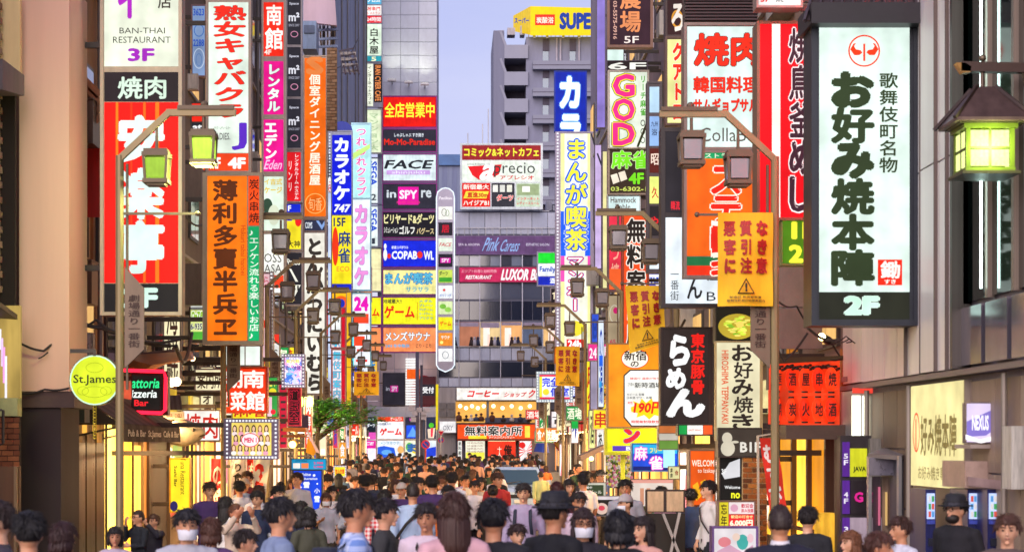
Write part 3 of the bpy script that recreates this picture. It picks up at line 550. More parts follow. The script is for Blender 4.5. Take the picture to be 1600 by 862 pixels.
for i in range(14): MB().bar(P(715+i*11,368,DE-.2), P(715+i*11,356,DE-.2), .05).build('rail_post', STEEL, sc)
MB().bar(P(712,356,DE-.2), P(868,356,DE-.2), .06).build('handrail', STEEL, sc)

# --- far grey block with open landings, yellow sign on its roof
DF = 235
bf = front_wall('concrete_block', 'tall grey concrete block with an open stair tower behind the end building', 822, 58, 935, 720, DF, 16, '82849A')
conc = mat('9496A6', .8, 0, .12, .4)
wall2 = P(771, 48, DF)
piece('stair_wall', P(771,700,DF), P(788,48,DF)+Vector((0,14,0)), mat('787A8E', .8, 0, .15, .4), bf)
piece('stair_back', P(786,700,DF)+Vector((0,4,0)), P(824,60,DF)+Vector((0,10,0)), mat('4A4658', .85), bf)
for i in range(13):
    y = 71+i*42; piece('landing_parapet', P(788,y+21,DF)+Vector((0,-.3,0)), P(825,y,DF)+Vector((0,.3,0)), conc, bf)
    piece('landing_slab', P(788,y+21,DF), P(825,y+18,DF)+Vector((0,4,0)), conc, bf)
    MB().bar(P(790,y+2,DF+.5), P(782,y-20,DF+.5), 1.2, .3).build('stair_flight', conc, bf)
for i in range(8):
    y = 78+i*42
    for x in (848, 890): rectpiece('window_pane', (x,y+3,x+9,y+20), DF, .1, glass('48687E'), bf); rectpiece('window_panel', (x,y-17,x+10,y+2), DF, .12, mat('50485A', .7), bf)
    bl = piece('balcony', P(832,y+33,DF)+Vector((0,-1.2,0)), P(930,y+20,DF), mat('8A8C9C', .8, 0, .15, .4), bf)
    piece('balcony_joint', P(832,y+27,DF)+Vector((0,-1.24,0)), P(930,y+26,DF)+Vector((0,-1.2,0)), mat('645E70', .8), bf)
for x in (870, 876, 905): MB().tube([P(x,700,DF-.2), P(x,60,DF-.2)], .12, 6).build('drainpipe', mat('B0AAB8', .6), bf)
rf = thing('roof_sign', 'large yellow rooftop bathhouse sign with bold blue letters', 'sign', (P(870,55,DF).x, DF, P(870,55,DF).z))
a0, a1, a2 = (802,24), (829,12), (940,14)
def quad(name, p, dd, m, t=.3):
    MB().prism([P(x,y,q) for (x,y), q in zip(p, dd)], (0,t,0)).build(name, m, rf)
quad('front_panel', [(829,55),(829,10),(940,13),(940,55)], [DF-2]*4, glow('F6D40C', .95, True, .06)); 
MB().add([P(802,49,DF+6), P(802,25,DF+6), P(829,10,DF-2), P(829,55,DF-2)], [(0,1,2,3)]).build('side_panel', glow('E4BE10', .85), rf)
F = Face(lambda x, y, k: P(x, y, DF-2)+Vector((0,-k,0)), rf, .03)
F.items([('rect',836,23,867,40,'E8301C','label'),('炭酸浴',(838,27,865,37),'FFF4E0',{'w':.05}),('SUPER',(874,20,937,47),'1A3C9C',{'w':.1})])
def sidemap(x, y, k):
    t = (x-802)/27; dd = DF+6-8*t; v = P(x, y, dd); return v+Vector((-.5*k,-k,0))
F = Face(sidemap, rf, .04); F.items([('スーパー',(804,28,827,37),'1A3C9C',{'w':.08})])
for x in (835,855,880,905): MB().bar(P(x,60,DF-1), P(x,54,DF-1), .3).build('post', STEEL, rf)
for i, x in enumerate((731,754,763)):
    t_ = MB().tube([P(x,250,DF-20), P(x,[208,194,170][i],DF-20)], .06, 6).build('antenna', STEEL); tag(t_, ['shortest thin antenna mast left above the net cafe billboard','middle thin antenna mast above the net cafe billboard','tallest thin antenna mast above the net cafe billboard'][i], 'antenna', 'antenna masts')
bl = front_wall('far_building', 'low blue grey metal sided building in the gap above the end building', 676, 252, 760, 720, 210, 10, '66708E')
grid('siding_panel', 683, 256, 730, 332, 6, 1, 210, [mat('7A84A0', .6), mat('70799A', .6)], bl, .3)
piece('parapet', P(676,258,209.6), P(760,242,210)+Vector((0,1,0)), mat('4E74A8', .6), bl)
bx = front_wall('far_office_block', 'dim grey office block seen right behind the net cafe billboard', 848, 330, 935, 720, 200, 10, '5E5A6E')

for i in range(16): MB().bar(P(826+i*7,58,DF+1), P(826+i*7,50,DF+1), .08).build('rail_post', STEEL, bf)
MB().bar(P(824,51,DF+1), P(935,51,DF+1), .1).build('handrail', STEEL, bf)
for x, w_, h_ in ((778,8,5),(792,12,9),(812,7,12)): rectpiece('roof_unit', (x,58-h_,x+w_,60), DF+4, 2, mat('B0ACB4',.6), bf)
for x, y0 in ((690,322),(702,318),(852,318),(862,324)): rectpiece('roof_unit', (x,y0,x+9,332), DE+4, 1.5, mat('A8A8B0',.6), be)
# ---------------------------------------------------------------- blade signs, left row (near to far)
W_ = 'E4F2E4'
sign((157,-8,284,492), 27, 'tall red barbecue tower sign with white Thai panel above, on the left', [
 (163,-6,280,104,'E9EFDA',[('イ',(184,-30,216,30),'B020C0',{'w':.09}),('店',(247,-9,268,14),'3A3028',{'w':.04}),('BAN-THAI',(187,44,258,53),'3A3430',{'w':.0}),('RESTAURANT',(177,58,267,68),'3A3430',{'w':.0}),('3F',(200,76,242,97),'A020B8',{'w':.07})]),
 (163,113,280,159,'2A2024',[('焼肉',(184,120,260,155),'D8F0DC',{'w':.06})]),
 (163,160,280,442,'FA140A',[('rect',181,160,185,442,'FF7A14'),('rect',204,160,207,442,'FF3A10'),('rect',224,160,228,442,'FF6A14'),('rect',243,160,249,442,'FF7A14'),
   ('安',(184,180,258,254),'DCF4EE',{'w':.13}),('楽',(184,262,258,344),'DCF4EE',{'w':.11}),('亭',(184,344,258,428),'DCF4EE',{'w':.13})]),
 (163,443,280,487,'1E1A1C',[('2F',(190,449,247,481),'CDEFE0',{'w':.09})])], frame='B4A48C', fw=5, depth=.35, name='tower_sign')
sign((322,-8,392,270), 36, 'white vertical club sign with red characters and purple letter J', [
 (326,4,388,239,W_,[('熟女キャバクラ',(333,8,385,186),'EC2A18',{'v':1,'w':.06,'o':('3A2A28',.012)}),('J',(362,192,386,235),'5A28C0',{'w':.04}),('クラブ・レディースバー',(334,198,360,203),'505050',{}),('LADIES.',(334,208,360,219),'707070',{})]),
 (326,240,388,267,'F04418',[('4F',(356,246,384,264),'FFF8F0',{'w':.09}),('AF',(328,246,345,264),'FFF8F0',{'w':.06})])], frame='A8988A', fw=3, name='tower_sign')
sign((317,270,410,538), 34, 'orange vertical sign with dark brush lettering and green side strip', [
 (324,275,386,532,'FC7810',[('薄利多賣半兵ヱ',(332,280,372,528),'5A2A12',{'v':1,'w':.085}),('Hakuri tabai hanbei',(376,352,384,430),'C85010',{'rot':-90})]),
 (388,275,406,352,'FA4A12',[('炭火串焼',(389,279,405,349),'2E160C',{'v':1,'w':.04})]),
 (388,354,406,532,'0CA864',[('♪エノケン流れる楽しいお店♪',(389,357,405,530),'EAF8E8',{'v':1,'w':.02})])], frame='A49680', fw=5, name='tower_sign')
sign((409,-8,447,460), 52, 'column of red, magenta and white signs behind the club sign', [
 (412,4,443,88,'F42A14',[('南',(416,8,440,40),'FFF4EC',{'w':.06}),('館',(414,44,442,78),'FFF4EC',{'w':.06}),('4F',(413,78,424,86),'FFE8E0',{'w':.04})]),
 (412,96,443,179,'E8148C',[('レンタル',(417,99,438,176),'E8F8F0',{'v':1,'w':.08,'o':('701050',.02)})]),
 (412,187,443,268,'E8148C',[('エデン',(413,189,433,250),'F0F8F8',{'v':1,'w':.08}),('Eden',(414,250,441,265),'F8B8E0',{'it':.3})]),
 (412,276,443,360,'DCEEDC',[('イ吉式',(413,279,441,289),'E0C048',{'w':.06}),('ケージ',(413,292,441,302),'E0C048',{'w':.06}),('disc',418,322,8,12,'304838'),('disc',428,336,9,16,'D0D8C0')]),
 (412,366,443,457,'F0F2EA',[('rect',426,366,443,388,'F04424'),('イタ',(428,368,442,376),'FFF0E8',{'w':.04}),('アン',(428,378,442,386),'FFF0E8',{'w':.04}),('OSS',(413,396,440,410),'4A4440',{'w':.0}),('ASA',(413,413,440,426),'4A4440',{'w':.0}),('rect',412,430,443,450,'F04424')])], frame='BCAEA4', fw=2.5, name='tower_sign')
sign((409,425,427,560), 46, 'narrow pinkish vertical sign edged with white bulbs', [(411,428,421,558,'E0B4BC',[('rect',411,500,421,512,'E03020'),('ら',(412,432,420,446),'C06070',{})])], frame='A898A0', fw=1, dots=(424,428,424.5,556,1,22,1.2,'FFFFFF'))
sign((424,520,437,585), 49, 'small white sign with red top left of the dark arrow sign', [(425,522,436,583,'F0EEEA',[('rect',425,522,436,536,'E83424'),('S',(427,546,434,556),'404040',{}),('A',(427,560,434,570),'404040',{}),('rect',425,576,436,583,'E83424')])], frame='908488', fw=1)
DK = [('Space',(451,0,468,0),'D0D0DC')]
def m2(y): return [('Space',(452,y+8,467,y+13),'C8C8D8',{'w':.05}),('m²',(451,y+24,468,y+38),'E0E0EC',{'w':.05}),('SINCE 2007',(451,y+42,468,y+46),'A0A0B0',{}),('ring',460,y+58,6,5,1.2,'D890B0')]
sign((446,-8,472,234), 56, 'dark column of three grey storage signs with m2 lettering', [(449,-6,470,70,'2C2A34',m2(-4)),(449,74,470,151,'2C2A34',m2(78)),(449,155,470,231,'2C2A34',m2(158))], frame='B4ACB0', fw=2, name='tower_sign', em=.85)
sign((446,236,472,316), 54, 'red rental room sign with small white vertical lettering', [(448,238,470,314,'D81820',[('レンタルルーム',(460,240,467,288),'F8E8E8',{'v':1,'w':.03}),('ホステル',(460,290,467,312),'F8E8E8',{'v':1,'w':.03}),('リンリ',(450,250,457,300),'F8D8D8',{'v':1})])], frame='B4ACB0', fw=1.5)
sign((446,317,472,391), 54.2, 'blue, yellow and red round-patterned sign below the red rental sign', [(448,319,470,389,'F4E028',[('rect',448,319,470,345,'1428C8'),('F',(450,321,455,330),'F8F8F8',{'w':.06}),('disc',464,345,8,12,'F4E028'),('disc',466,346,5,8,'E82020'),('大神',(449,376,469,387),'202020',{'w':.04})])], frame='B4ACB0', fw=1.5)
sign((446,393,473,477), 53.8, 'black sign with a white downward arrow and B1', [(448,395,471,475,'26242A',[('poly',[(450,445),(470,445),(460,464)],'F0EEE0'),('B1',(454,446,467,454),'202020',{'w':.06}),('Paco',(449,404,468,414),'F0EEE0',{'it':-.4,'w':.03}),('poly',[(452,420),(455,420),(466,440),(462,440)],'F0EEE0')])], frame='B4ACB0', fw=1.5)
sign((473,87,512,341), 64, 'orange vertical izakaya sign with white lettering and ring emblem', [(476,91,509,338,'F06A10',[('S',(478,88,506,118),'E08040',{'w':.1}),('個室ダイニング居酒屋',(483,116,501,290),'FFF4E0',{'v':1,'w':.05}),('ring',492.5,318,16,16,1.3,'FFB060'),('旬香',(482,309,503,329),'FFC080',{'w':.02})])], frame='BCAA98', fw=2, name='tower_sign')
sign((473,341,510,617), 62, 'cream vertical cutlet restaurant sign in big black brush lettering', [
 (476,344,507,360,'2C3048',[('COMS',(477,347,488,357),'E8F0F8',{'w':.03}),('poly',[(494,345),(498,345),(503,352),(507,345),(507,352),(503,359)],'80A0D8')]),
 (476,364,507,614,'EDE9DC',[('とんかつにいむら',(478,370,505,612),'38322E',{'v':1,'w':.09})])], frame='A89C98', fw=2, name='tower_sign')
sign((517,204,551,455), 75, 'blue rounded karaoke tower sign with yellow mahjong panel below', [
 (519,211,549,335,'0C1CD8',[('カラオケ',(521,214,547,314),'F4F8FF',{'v':1,'w':.09}),('747',(522,319,547,332),'F8F8FF',{'w':.07,'it':.2})]),
 (519,337,549,443,'F6E420',[('15F',(521,340,540,354),'2A3A5C',{'w':.06}),('麻雀',(528,360,548,412),'22407C',{'v':1,'w':.06}),('disc',524,385,5,30,'E83818'),('ECO',(526,416,546,424),'F09030',{})]),
 (519,444,549,453,'1C2CC0',[])], frame='A8B0C8', fw=1.5, name='tower_sign', dots=(515,210,515.5,450,1,50,.9,'E8F4FF'))
# rounded cap on the karaoke sign
c_ = MB().prism([P(517,205,75), P(519,197,75), P(526,191,75), P(534,189,75), P(542,191,75), P(549,197,75), P(551,205,75)], (0,.3,0)).build('sign_dome', mat('3848B0', .4, .3))
tag(c_, 'blue rounded metal cap on top of the karaoke tower sign', 'sign cap')
sign((517,456,549,545), 76, 'yellow sign with orange disc and red ring under the mahjong panel', [(519,458,547,543,'F4B41C',[('disc',533,474,12,12,'F06020'),('disc',533,474,6,7,'2030B0'),('F',(521,500,530,512),'E02020',{'w':.05})])], frame='A090A0', fw=1.2)
sign((518,545,540,640), 70, 'white neon vertical guide office sign with cyan letters and red edge', [(520,547,533,638,'E8F4F8',[('舞伎町案内所',(520,548,533,637),'28C0E0',{'v':1,'w':.06,'o':('D82040',.035)})]),(534,547,539,638,'C81028',[])], frame='D89090', fw=1)
sign((516,480,541,544), 70.3, 'checked white sign with cyan top characters above the guide office sign', [(518,482,532,542,'F0F4F4',[('無料',(519,484,531,504),'202020',{'v':1,'w':.06}),('歌',(519,518,531,542),'28C0E0',{'w':.06,'o':('D82040',.035)})]),(534,482,539,542,'C81028',[])], frame='D89090', fw=1)
sign((549,192,580,455), 85, 'pastel cyan karaoke club sign with pink script lettering', [
 (551,196,578,309,'B8F0F4',[('つれづれクラブ',(556,198,573,307),'F060B0',{'v':1,'w':.04,'o':('FFFFFF',.04)}),('poly',[(551,240),(578,225),(578,232),(551,250)],'C8F080')]),
 (551,312,578,452,'E8F4FA',[('カラオケ',(553,318,576,448),'E890D8',{'v':1,'w':.08,'o':('9048A8',.02)})])], frame='A8D8E8', fw=2, name='tower_sign')
sign((549,457,580,572), 84, 'white sign with magenta 24 and red blocks under the pastel sign', [(551,459,578,570,'ECF0F8',[('24',(553,463,576,486),'E018B0',{'w':.1}),('rect',553,490,576,505,'F04828'),('rect',553,525,570,540,'F04828'),('二',(556,545,574,565),'E83028',{'w':.06}),('rect',551,508,553,570,'60E8F0')])], frame='98E0F0', fw=1.5)
sign((440,553,476,605), 40, 'small cyan and pink picture sign framed with a film strip border', [(445,558,471,600,blend(['40B8E8','F090C8','F8F8F8','3070D0'], .9, 9),[('案内館',(447,561,468,567),'F8F040',{'w':.05}),('歌い放題',(446,571,470,578),'4838A0',{'w':.05})])], frame='A098C0', fw=1, dots=(442,555,474,603,7,9,1.1,'FFFFFF'))
sign((450,606,470,665), 41, 'dark vertical sign with stylised characters in red neon outline', [(452,608,468,663,'3A1420',[('道玉全',(452,609,467,660),'201014',{'v':1,'w':.1,'o':('F02848',.04)})])], frame='E83058', fw=1)
sign((345,573,418,645), 38, 'red Hunan restaurant square sign with white brush characters', [(348,576,415,643,'F03A14',[('湖',(346,578,379,606),'FFFAF0',{'w':.07}),('南',(380,578,413,606),'FFFAF0',{'w':.07}),('菜',(360,611,384,641),'FFFAF0',{'w':.07}),('館',(384,611,414,641),'FFFAF0',{'w':.07}),('4',(348,612,356,624),'FFF0E0',{'w':.02}),('F',(349,627,357,641),'FFF0E0',{'w':.02})])], frame='A83818', fw=1.5)
sign((345,539,409,572), 38.5, 'blank white light box right above the red square restaurant sign', [(348,541,406,570,'E4F0E6',[('rect',382,541,384,570,'7A6A60')])], frame='9A9088', fw=2)
sign((417,588,434,652), 42, 'green vertical sign with yellow badge beside the red square sign', [(418,590,433,650,'38A048',[('催中',(419,594,432,604),'F8F060',{'w':.06}),('disc',426,612,6,6,'F0E030'),('rect',418,620,425,650,'F0C0D0'),('disc',427,643,4,4,'E02838')])], frame='607060', fw=.8)
# film-strip billboard with portraits
def portraits(x0, y0, x1, y1, nx, ny, hair=('2A1A14','4A2A1A','8A5A30'), top=('F0D8D8','E8A0B8','F4F0E8')):
    L = []; dx = (x1-x0)/nx; dy = (y1-y0)/ny
    for j in range(ny):
        for i in range(nx):
            cx = x0+dx*(i+.5+(.25 if j % 2 else 0)-.12); cy = y0+dy*(j+.45)
            h = hair[(i*2+j) % 3]; L += [('disc',cx,cy+dy*.05,dx*.36,dy*.48,h),('disc',cx,cy+dy*.5,dx*.42,dy*.22,top[(i+j) % 3]),('disc',cx,cy,dx*.22,dy*.27,'F0C4A0')]
    return L
sign((350,654,435,717), 33, 'group portrait billboard of smiling women with film strip border', [(362,660,424,711,'F2D468',portraits(363,663,423,708,6,3)+[('disc',393,687,14,11,'F4EEF0'),('MEN 1',(384,683,403,691),'E02058',{'w':.07}),('ring',393,687,14,11,1.3,'E02058')])], frame='7A6C88', fw=2.5, name='billboard', dots=(355,657,431,714,15,9,1.5,'F8F8FF'))
sign((265,715,297,800), 38, 'yellow vertical tuna restaurant sign with black western lettering', [(267,717,295,798,'F6DC28',[('Tuna Restaurant',(282,715,290,772),'1E1A14',{'w':.01,'rot':-90}),('Sushi Bar',(272,727,277,760),'1E1A14',{'rot':-90}),('disc',272,790,6,8,'1E1E58')])], frame='B89020', fw=1, group=None, em=1.05)
sign((296,480,321,535), 37, 'green and white sign with phone digits between the two tower signs', [(298,430,319,482,'F4F8F4',[]) ,(298,484,319,530,'DCE88C',[('o-ze',(299,486,318,500),'98C830',{'w':.07,'o':('FFFFFF',.05)}),('6-9351',(298,505,319,515),'404040',{'w':.06,'o':('FFFFFF',.03)}),('rect',298,518,319,530,'50A838')])], frame='5A5450', fw=1.5)
sign((299,8,322,120), 40, 'narrow blue grey sign with wave pattern beside the club sign', [(301,10,320,118,'7890B8',[('3623',(302,14,319,25),'1848B0',{'w':.04}),('ring',311,48,8,10,1.5,'4068A8'),('2288',(302,62,319,73),'1848B0',{'w':.04}),('ring',311,92,9,16,1.5,'B0C0D8'),('ring',311,94,5,10,1.2,'5878A8')])], frame='8A6A70', fw=1.5)
sign((298,160,322,268), 40.2, 'red sign corner with white numerals half behind the club sign', [(300,162,320,190,'F02818',[]),(300,192,320,236,'26242C',[('at',(301,195,316,205),'E8E8E8',{'w':.06}),('66',(301,208,316,218),'E8E8E8',{'w':.06})]),(300,237,320,266,'F04020',[('F',(302,243,312,262),'FFF0E8',{'w':.08})])], frame='5A5450', fw=1.5)
bx_ = thing('junction_box', 'grey metal junction box under the wave pattern sign', 'box', (P(303,145,39).x,39,P(303,145,39).z)); rectpiece('box_body', (295,118,311,143), 39, .2, mat('B0A8A0',.5,.4), bx_); rectpiece('box_door', (297,120,309,141), 39, .02, mat('C0B8B0',.5,.4), bx_, .2)
for (r, d, lb) in (((284,262,318,312),36.5,'upper'),((284,414,318,478),36.4,'lower')):
    q = thing('steel_plate', f'{lb} plain bronze metal panel between the two tower signs', 'panel', (P(r[0],r[3],d).x,d,P(r[0],r[3],d).z)); rectpiece('panel', r, d, .3, mat('6A5A50',.5,.5), q); piece('bracket', P(r[0]-40,r[1]+20,d), P(r[0],r[1]+14,d)+Vector((0,.1,0)), DARKMETAL, q)
# st james round sign on a chain, trattoria neon, wall pieces at the left edge
rj = thing('round_pub_sign', 'round yellow green pub sign hanging over the left awning', 'sign', (P(148,632,25.4).x, 25.4, P(148,632,25.4).z))
MB().prism([P(x,y,25.4) for x, y in disc2(148,593.5,39.5,39.5,40)], (0,.22,0)).build('rim', mat('5A6A50',.4,.5), rj)
MB().prism([P(x,y,25.39) for x, y in disc2(148,593.5,37,37,40)], (0,.01,0)).build('face', glow('D2E228', 1.0, True, .12, scale=5), rj)
F = Face(lambda x, y, k: P(x,y,25.39)+Vector((0,-k,0)), rj, .003)
F.items([('ring',148,593.5,39,39,2,'D8FFE0'),('ring',148,574,14,8,1,'A8B81C'),('ring',148,612,20,9,1,'A8B81C'),('ring',130,610,9,7,.9,'A8B81C'),('ring',166,610,9,7,.9,'A8B81C'),('St.James',(115,585,182,602),'20281C',{'w':.02})])
MB().bar(P(148,556,25.4), P(148,548,25.4), .04).bar(P(110,548,25.5), P(150,548,25.5), .05).build('hanger', DARKMETAL, rj)
for i in range(11):
    MB().tube([P(148+2.4*math.cos(a), 636+i*4.6+2.9*math.sin(a), 25.4-(.01 if i % 2 else 0)) for a in [j*math.pi/4 for j in range(9)]], .008, 5, cap=False).build('chain_link', mat('D8C040',.3,.8), rj)
sign((206,580,262,648), 33, 'green and white trattoria neon sign with a red neon frame', [(207,586,250,640,'1C1A18',[('attoria',(206,591,250,606),'30F090',{'w':.03,'it':.15}),('izzeria',(206,609,246,621),'F4FFF8',{'w':.03,'it':.15}),('Bar',(210,624,232,634),'F02830',{'w':.04})])], frame='2A2220', fw=1, name='neon_sign', em=1.1)
nf = MB(); nf.tube([P(190,578,32.9), P(256,580,32.9), P(259,590,32.9), P(258,640,32.9), P(252,645,32.9), P(190,643,32.9)], .03, 8); tag(nf.build('neon_tube', glow('FF1830', 1.6, True)), 'bent red neon tube framing the trattoria sign', 'neon light')

# ---------------------------------------------------------------- blade signs, right row
def emblem(cx, cy, r, c):
    L = [('ring',cx,cy,r,r,2.4,c),('rect',cx-1.6,cy-11,cx+1.6,cy+16,c)]
    for s in (-1,1): L.append(('poly',[(cx+s*3,cy+3),(cx+s*8,cy+7),(cx+s*16,cy+7),(cx+s*22,cy-2),(cx+s*17,cy-11),(cx+s*13,cy-12),(cx+s*16,cy-7),(cx+s*13,cy-2),(cx+s*6,cy-1)],c))
    return L
ok = sign((1268,32,1436,508), 22, 'big white okonomiyaki tower sign with tiled roof and dark frame', [
 (1280,40,1421,456,'E2F6EC',emblem(1350,80,25,'F03A10')+[(c,(1297,112+i*55.5,1366,170+i*55.5),'2E3C22',{'w':.125}) for i, c in enumerate('お好み焼本陣')]+
  [('歌舞伎町名物',(1372,114,1402,272),'2E3C22',{'v':1,'w':.05}),('rect',1370,406,1408,446,'F02C14','seal'),('鋤',(1374,408,1405,436),'FFF8F0',{'w':.08}),('すき',(1380,437,1398,444),'FFF8F0',{'w':.05})]),
 (1280,457,1421,501,'26281E',[('2F',(1318,462,1374,492),'C8F4DC',{'w':.11,'o':('F0FFF8',.015)})])], frame='2E323C', fw=9, depth=.5, name='tower_sign')
sr = thing('sign_roof', 'small dark ribbed metal roof over the white okonomiyaki sign', 'roof', (P(1350,34,22).x, 22, P(1350,34,22).z))
z0 = P(0,30,22).z; z1 = P(0,-20,22).z
MB().prism([P(1255,32,21.8), P(1442,32,21.8), P(1424,-22,22.25), P(1272,-22,22.25)], (0,.06,0)).build('roof_sheet', mat('4A3E40',.45,.5,.3,bump=.3), sr)
for i in range(11):
    a = P(1258+i*18.2,33,21.77); b = P(1275+i*14.8,-22,22.22); MB().bar(a, b, .022, .05).build('seam', mat('5A4C4E',.4,.5), sr)
piece('eave', P(1268,36,21.74), P(1434,30,22.6), mat('2E2A30',.5,.3), sr)
for y in (122, 346):
    a = P(1434,y+38,22.1); q = thing('box_bracket', ('upper' if y < 200 else 'lower')+' dark steel box arm holding the okonomiyaki sign to the wall', 'bracket', (a.x,22.3,a.z), 'box arms of the okonomiyaki sign')
    piece('arm_box', P(1434,y+40,22.1), P(1474,y-40,22.1)+Vector((0,.35,0)), mat('3A3C46',.5,.4), q); piece('end_plate', P(1472,y+42,22.08), P(1475,y-42,22.08)+Vector((0,.4,0)), mat('50505A',.5,.4), q)
sign((1183,34,1274,344), 25, 'tall red yakitori sign with white outlined black characters', [
 (1187,38,1272,341,'F4101C',[('rect',1206,38,1219,341,'FFF4E8'),]+[(c,(1232,44+i*58,1270,100+i*58),'3A2430',{'w':.07,'o':('FFF0F0',.035)}) for i, c in enumerate('焼鳥釜めし')])], frame='8A6A54', fw=4, depth=.4, name='tower_sign')
sign((1221,342,1280,414), 25.05, 'green sign with glowing yellow floor numbers under the yakitori sign', [(1223,344,1278,411,'4C8418',[('1F',(1236,346,1275,374),'F8F840',{'w':.09}),('2F',(1232,382,1275,411),'F8F840',{'w':.09})])], frame='8AA860', fw=1.5)
sign((1182,-8,1254,12), 24.6, 'bottom edge of a white sign with red letters at the top', [(1184,-8,1252,9,'F0EEEC',[('57',(1188,-6,1202,4),'E02020',{'w':.08}),('焼',(1212,-8,1224,4),'303030',{})])], frame='A08880', fw=3)
sign((1069,36,1184,234), 30, 'white grilled meat signboard with red outlined characters', [
 (1074,42,1181,230,'DCF2EC',[('焼肉',(1084,52,1190,104),'EC2C14',{'w':.09,'o':('5A2018',.02)}),('韓国料理',(1083,120,1186,146),'EC2C14',{'w':.07,'o':('5A2018',.015)}),('サムギョプサル',(1083,154,1184,176),'EC2C14',{'w':.07,'o':('5A2018',.015)}),('CollaBo',(1093,200,1180,222),'5A5450',{'w':.01})])], frame='8A7670', fw=4, depth=.4, name='tower_sign')
sign((1069,235,1181,434), 29.8, 'orange and red steak sign with white outlined red katakana', [
 (1073,248,1177,400,'F26412',[]),
 (1073,239,1177,248,'10A060',[('レストラン',(1090,240,1150,247),'F0F8E0',{'w':.02})]),
 (1073,401,1177,415,'1E7040',[]),(1073,415,1177,430,'F03414',[('rect',1073,415,1177,416,'F03414')])]+[(1073,249,1074,250,'F26412',[(c,(1110,260+i*46,1158,304+i*46),'E82414',{'w':.07,'o':('FFF4E4',.035)}) for i, c in enumerate('ステーキ')]) ], frame='8A7670', fw=4, depth=.3, name='tower_sign')
sign((1033,200,1182,480), 31, 'dark framed white street restaurant sign behind the orange steak sign', [
 (1040,206,1066,332,'2A262C',[('韓流',(1048,314,1062,328),'E82838',{'w':.06})]),
 (1040,340,1180,474,'E6F0F8',[('一番街',(1047,420,1061,470),'2A2A2C',{'v':1,'w':.02}),('にほん',(1072,350,1098,470),'2A2A2C',{'v':1,'w':.04}),('居酒屋',(1104,355,1130,440),'2A2A2C',{'v':1,'w':.04}),('B1',(1104,456,1128,470),'2A2A2C',{'w':.0})])], frame='3A3436', fw=6, depth=.35, name='tower_sign')
sign((1040,58,1068,195), 31.2, 'pale yellow sign with red katakana left of the grilled meat sign', [(1043,62,1067,192,'F0EE9C',[('クアトロ',(1050,66,1068,190),'F03018',{'v':1,'w':.1,'o':('FFFFE8',.03)})])], frame='6A5048', fw=2)
sign((1040,-8,1068,57), 31.25, 'dark sign with gold swirl brush mark at the top', [(1043,-6,1067,55,'3A1E20',[('ring',1058,30,9,14,3,'E8A030'),('ろ',(1049,6,1068,50),'FFF4E8',{'w':.05})])], frame='4A3A38', fw=2, em=.8)
lv = thing('louvre_wall', 'dark brown louvred wall above the grilled meat signboard', 'wall', (P(1125,40,31).x,31,P(1125,40,31).z))
rectpiece('backing', (1069,-10,1182,36), 31, .1, mat('2E2226',.6), lv)
for i in range(9): rectpiece('louvre', (1069,-8+i*5,1182,-5.5+i*5), 31, .05, mat('4A383C',.5,.3), lv, .1)
sign((1011,128,1034,426), 40, 'narrow dark ladder sign with small blue, red and white panels', [
 (1015,136,1030,176,'B8D8F0',[('九州',(1016,190,1029,190.1),'303848')]),(1015,182,1030,228,'90B4E8',[('九州',(1017,190,1028,198),'28304C',{}),('浴',(1018,202,1027,212),'28304C',{})]),
 (1015,232,1030,270,'5A1E18',[('昭',(1017,240,1029,258),'F0D8C8',{'w':.04})]),(1015,276,1030,318,'E8F080',[('久',(1018,292,1029,310),'C82030',{'w':.04})]),(1015,322,1030,368,'2A2428',[('や',(1016,338,1029,356),'E02028',{'w':.06})]),(1015,373,1030,420,'E0EEF8',[('居',(1018,375,1028,387),'202020',{})])], frame='5A5258', fw=2.5, name='tower_sign')
sign((949,-8,1020,74), 47, 'dark purple farm restaurant sign with copper brush characters', [(953,-6,1016,70,'38202C',[('農場',(968,-20,1002,52),'E8905C',{'v':1,'w':.06}),('5F',(975,57,998,68),'F8E8E0',{'w':.02}),('03-5575-0916',(958,2,964,62),'D8A898',{'rot':-90})])], frame='8A6A5C', fw=3, name='tower_sign')
sign((950,110,1014,232), 48, 'white and green lucky mahjong sign with pink and yellow western capitals', [(953,113,1011,230,'E4EEDC',[])]+[(953,113,954,114,'E4EEDC',[(c,(957,116+i*38,992,152+i*38),'F02C88',{'w':.06,'o':('F2E81C',.03),'o2':('2A2020',.02)}) for i, c in enumerate('GOD')]+[('リーチ麻雀',(1000,118,1009,182),'48A020',{'v':1,'w':.06}),('○○○',(1000,186,1009,226),'303030',{'v':1,'w':.03})])], frame='C8C0B8', fw=2)
sign((950,232,1014,304), 48.1, 'dark brown mahjong sign with big green characters and tile pictures', [(953,234,1011,302,'3A2C20',[('麻雀',(955,235,1018,264),'78E020',{'w':.08,'o':('E8F8C0',.02)}),('poly',[(954,274),(964,271),(968,284),(958,288)],'F0E4D0'),('poly',[(966,270),(976,267),(980,280),(970,284)],'F0E4D0'),('4F',(982,270,1006,288),'78E020',{'w':.07}),('03-6302-1',(954,292,1010,299),'C8D860',{'w':.04})])], frame='A89888', fw=2)
sign((949,304,1001,331), 48.2, 'pale blue small table sign in narrow brown western lettering', [(951,307,999,329,'D4ECEC',[('Hammock',(954,308,994,317),'5A4438',{'w':.02}),('Table',(961,319,985,327),'5A4438',{'w':.02})])], frame='C0C8CC', fw=1.5)
sign((972,332,1014,548), 45, 'red orange free guide sign with white outlined black vertical lettering', [(975,335,1011,545,'F0501C',[('無料案内所',(979,340,1009,542),'28201C',{'v':1,'w':.09,'o':('FAF0E4',.045)})])], frame='A8482C', fw=2, name='tower_sign')
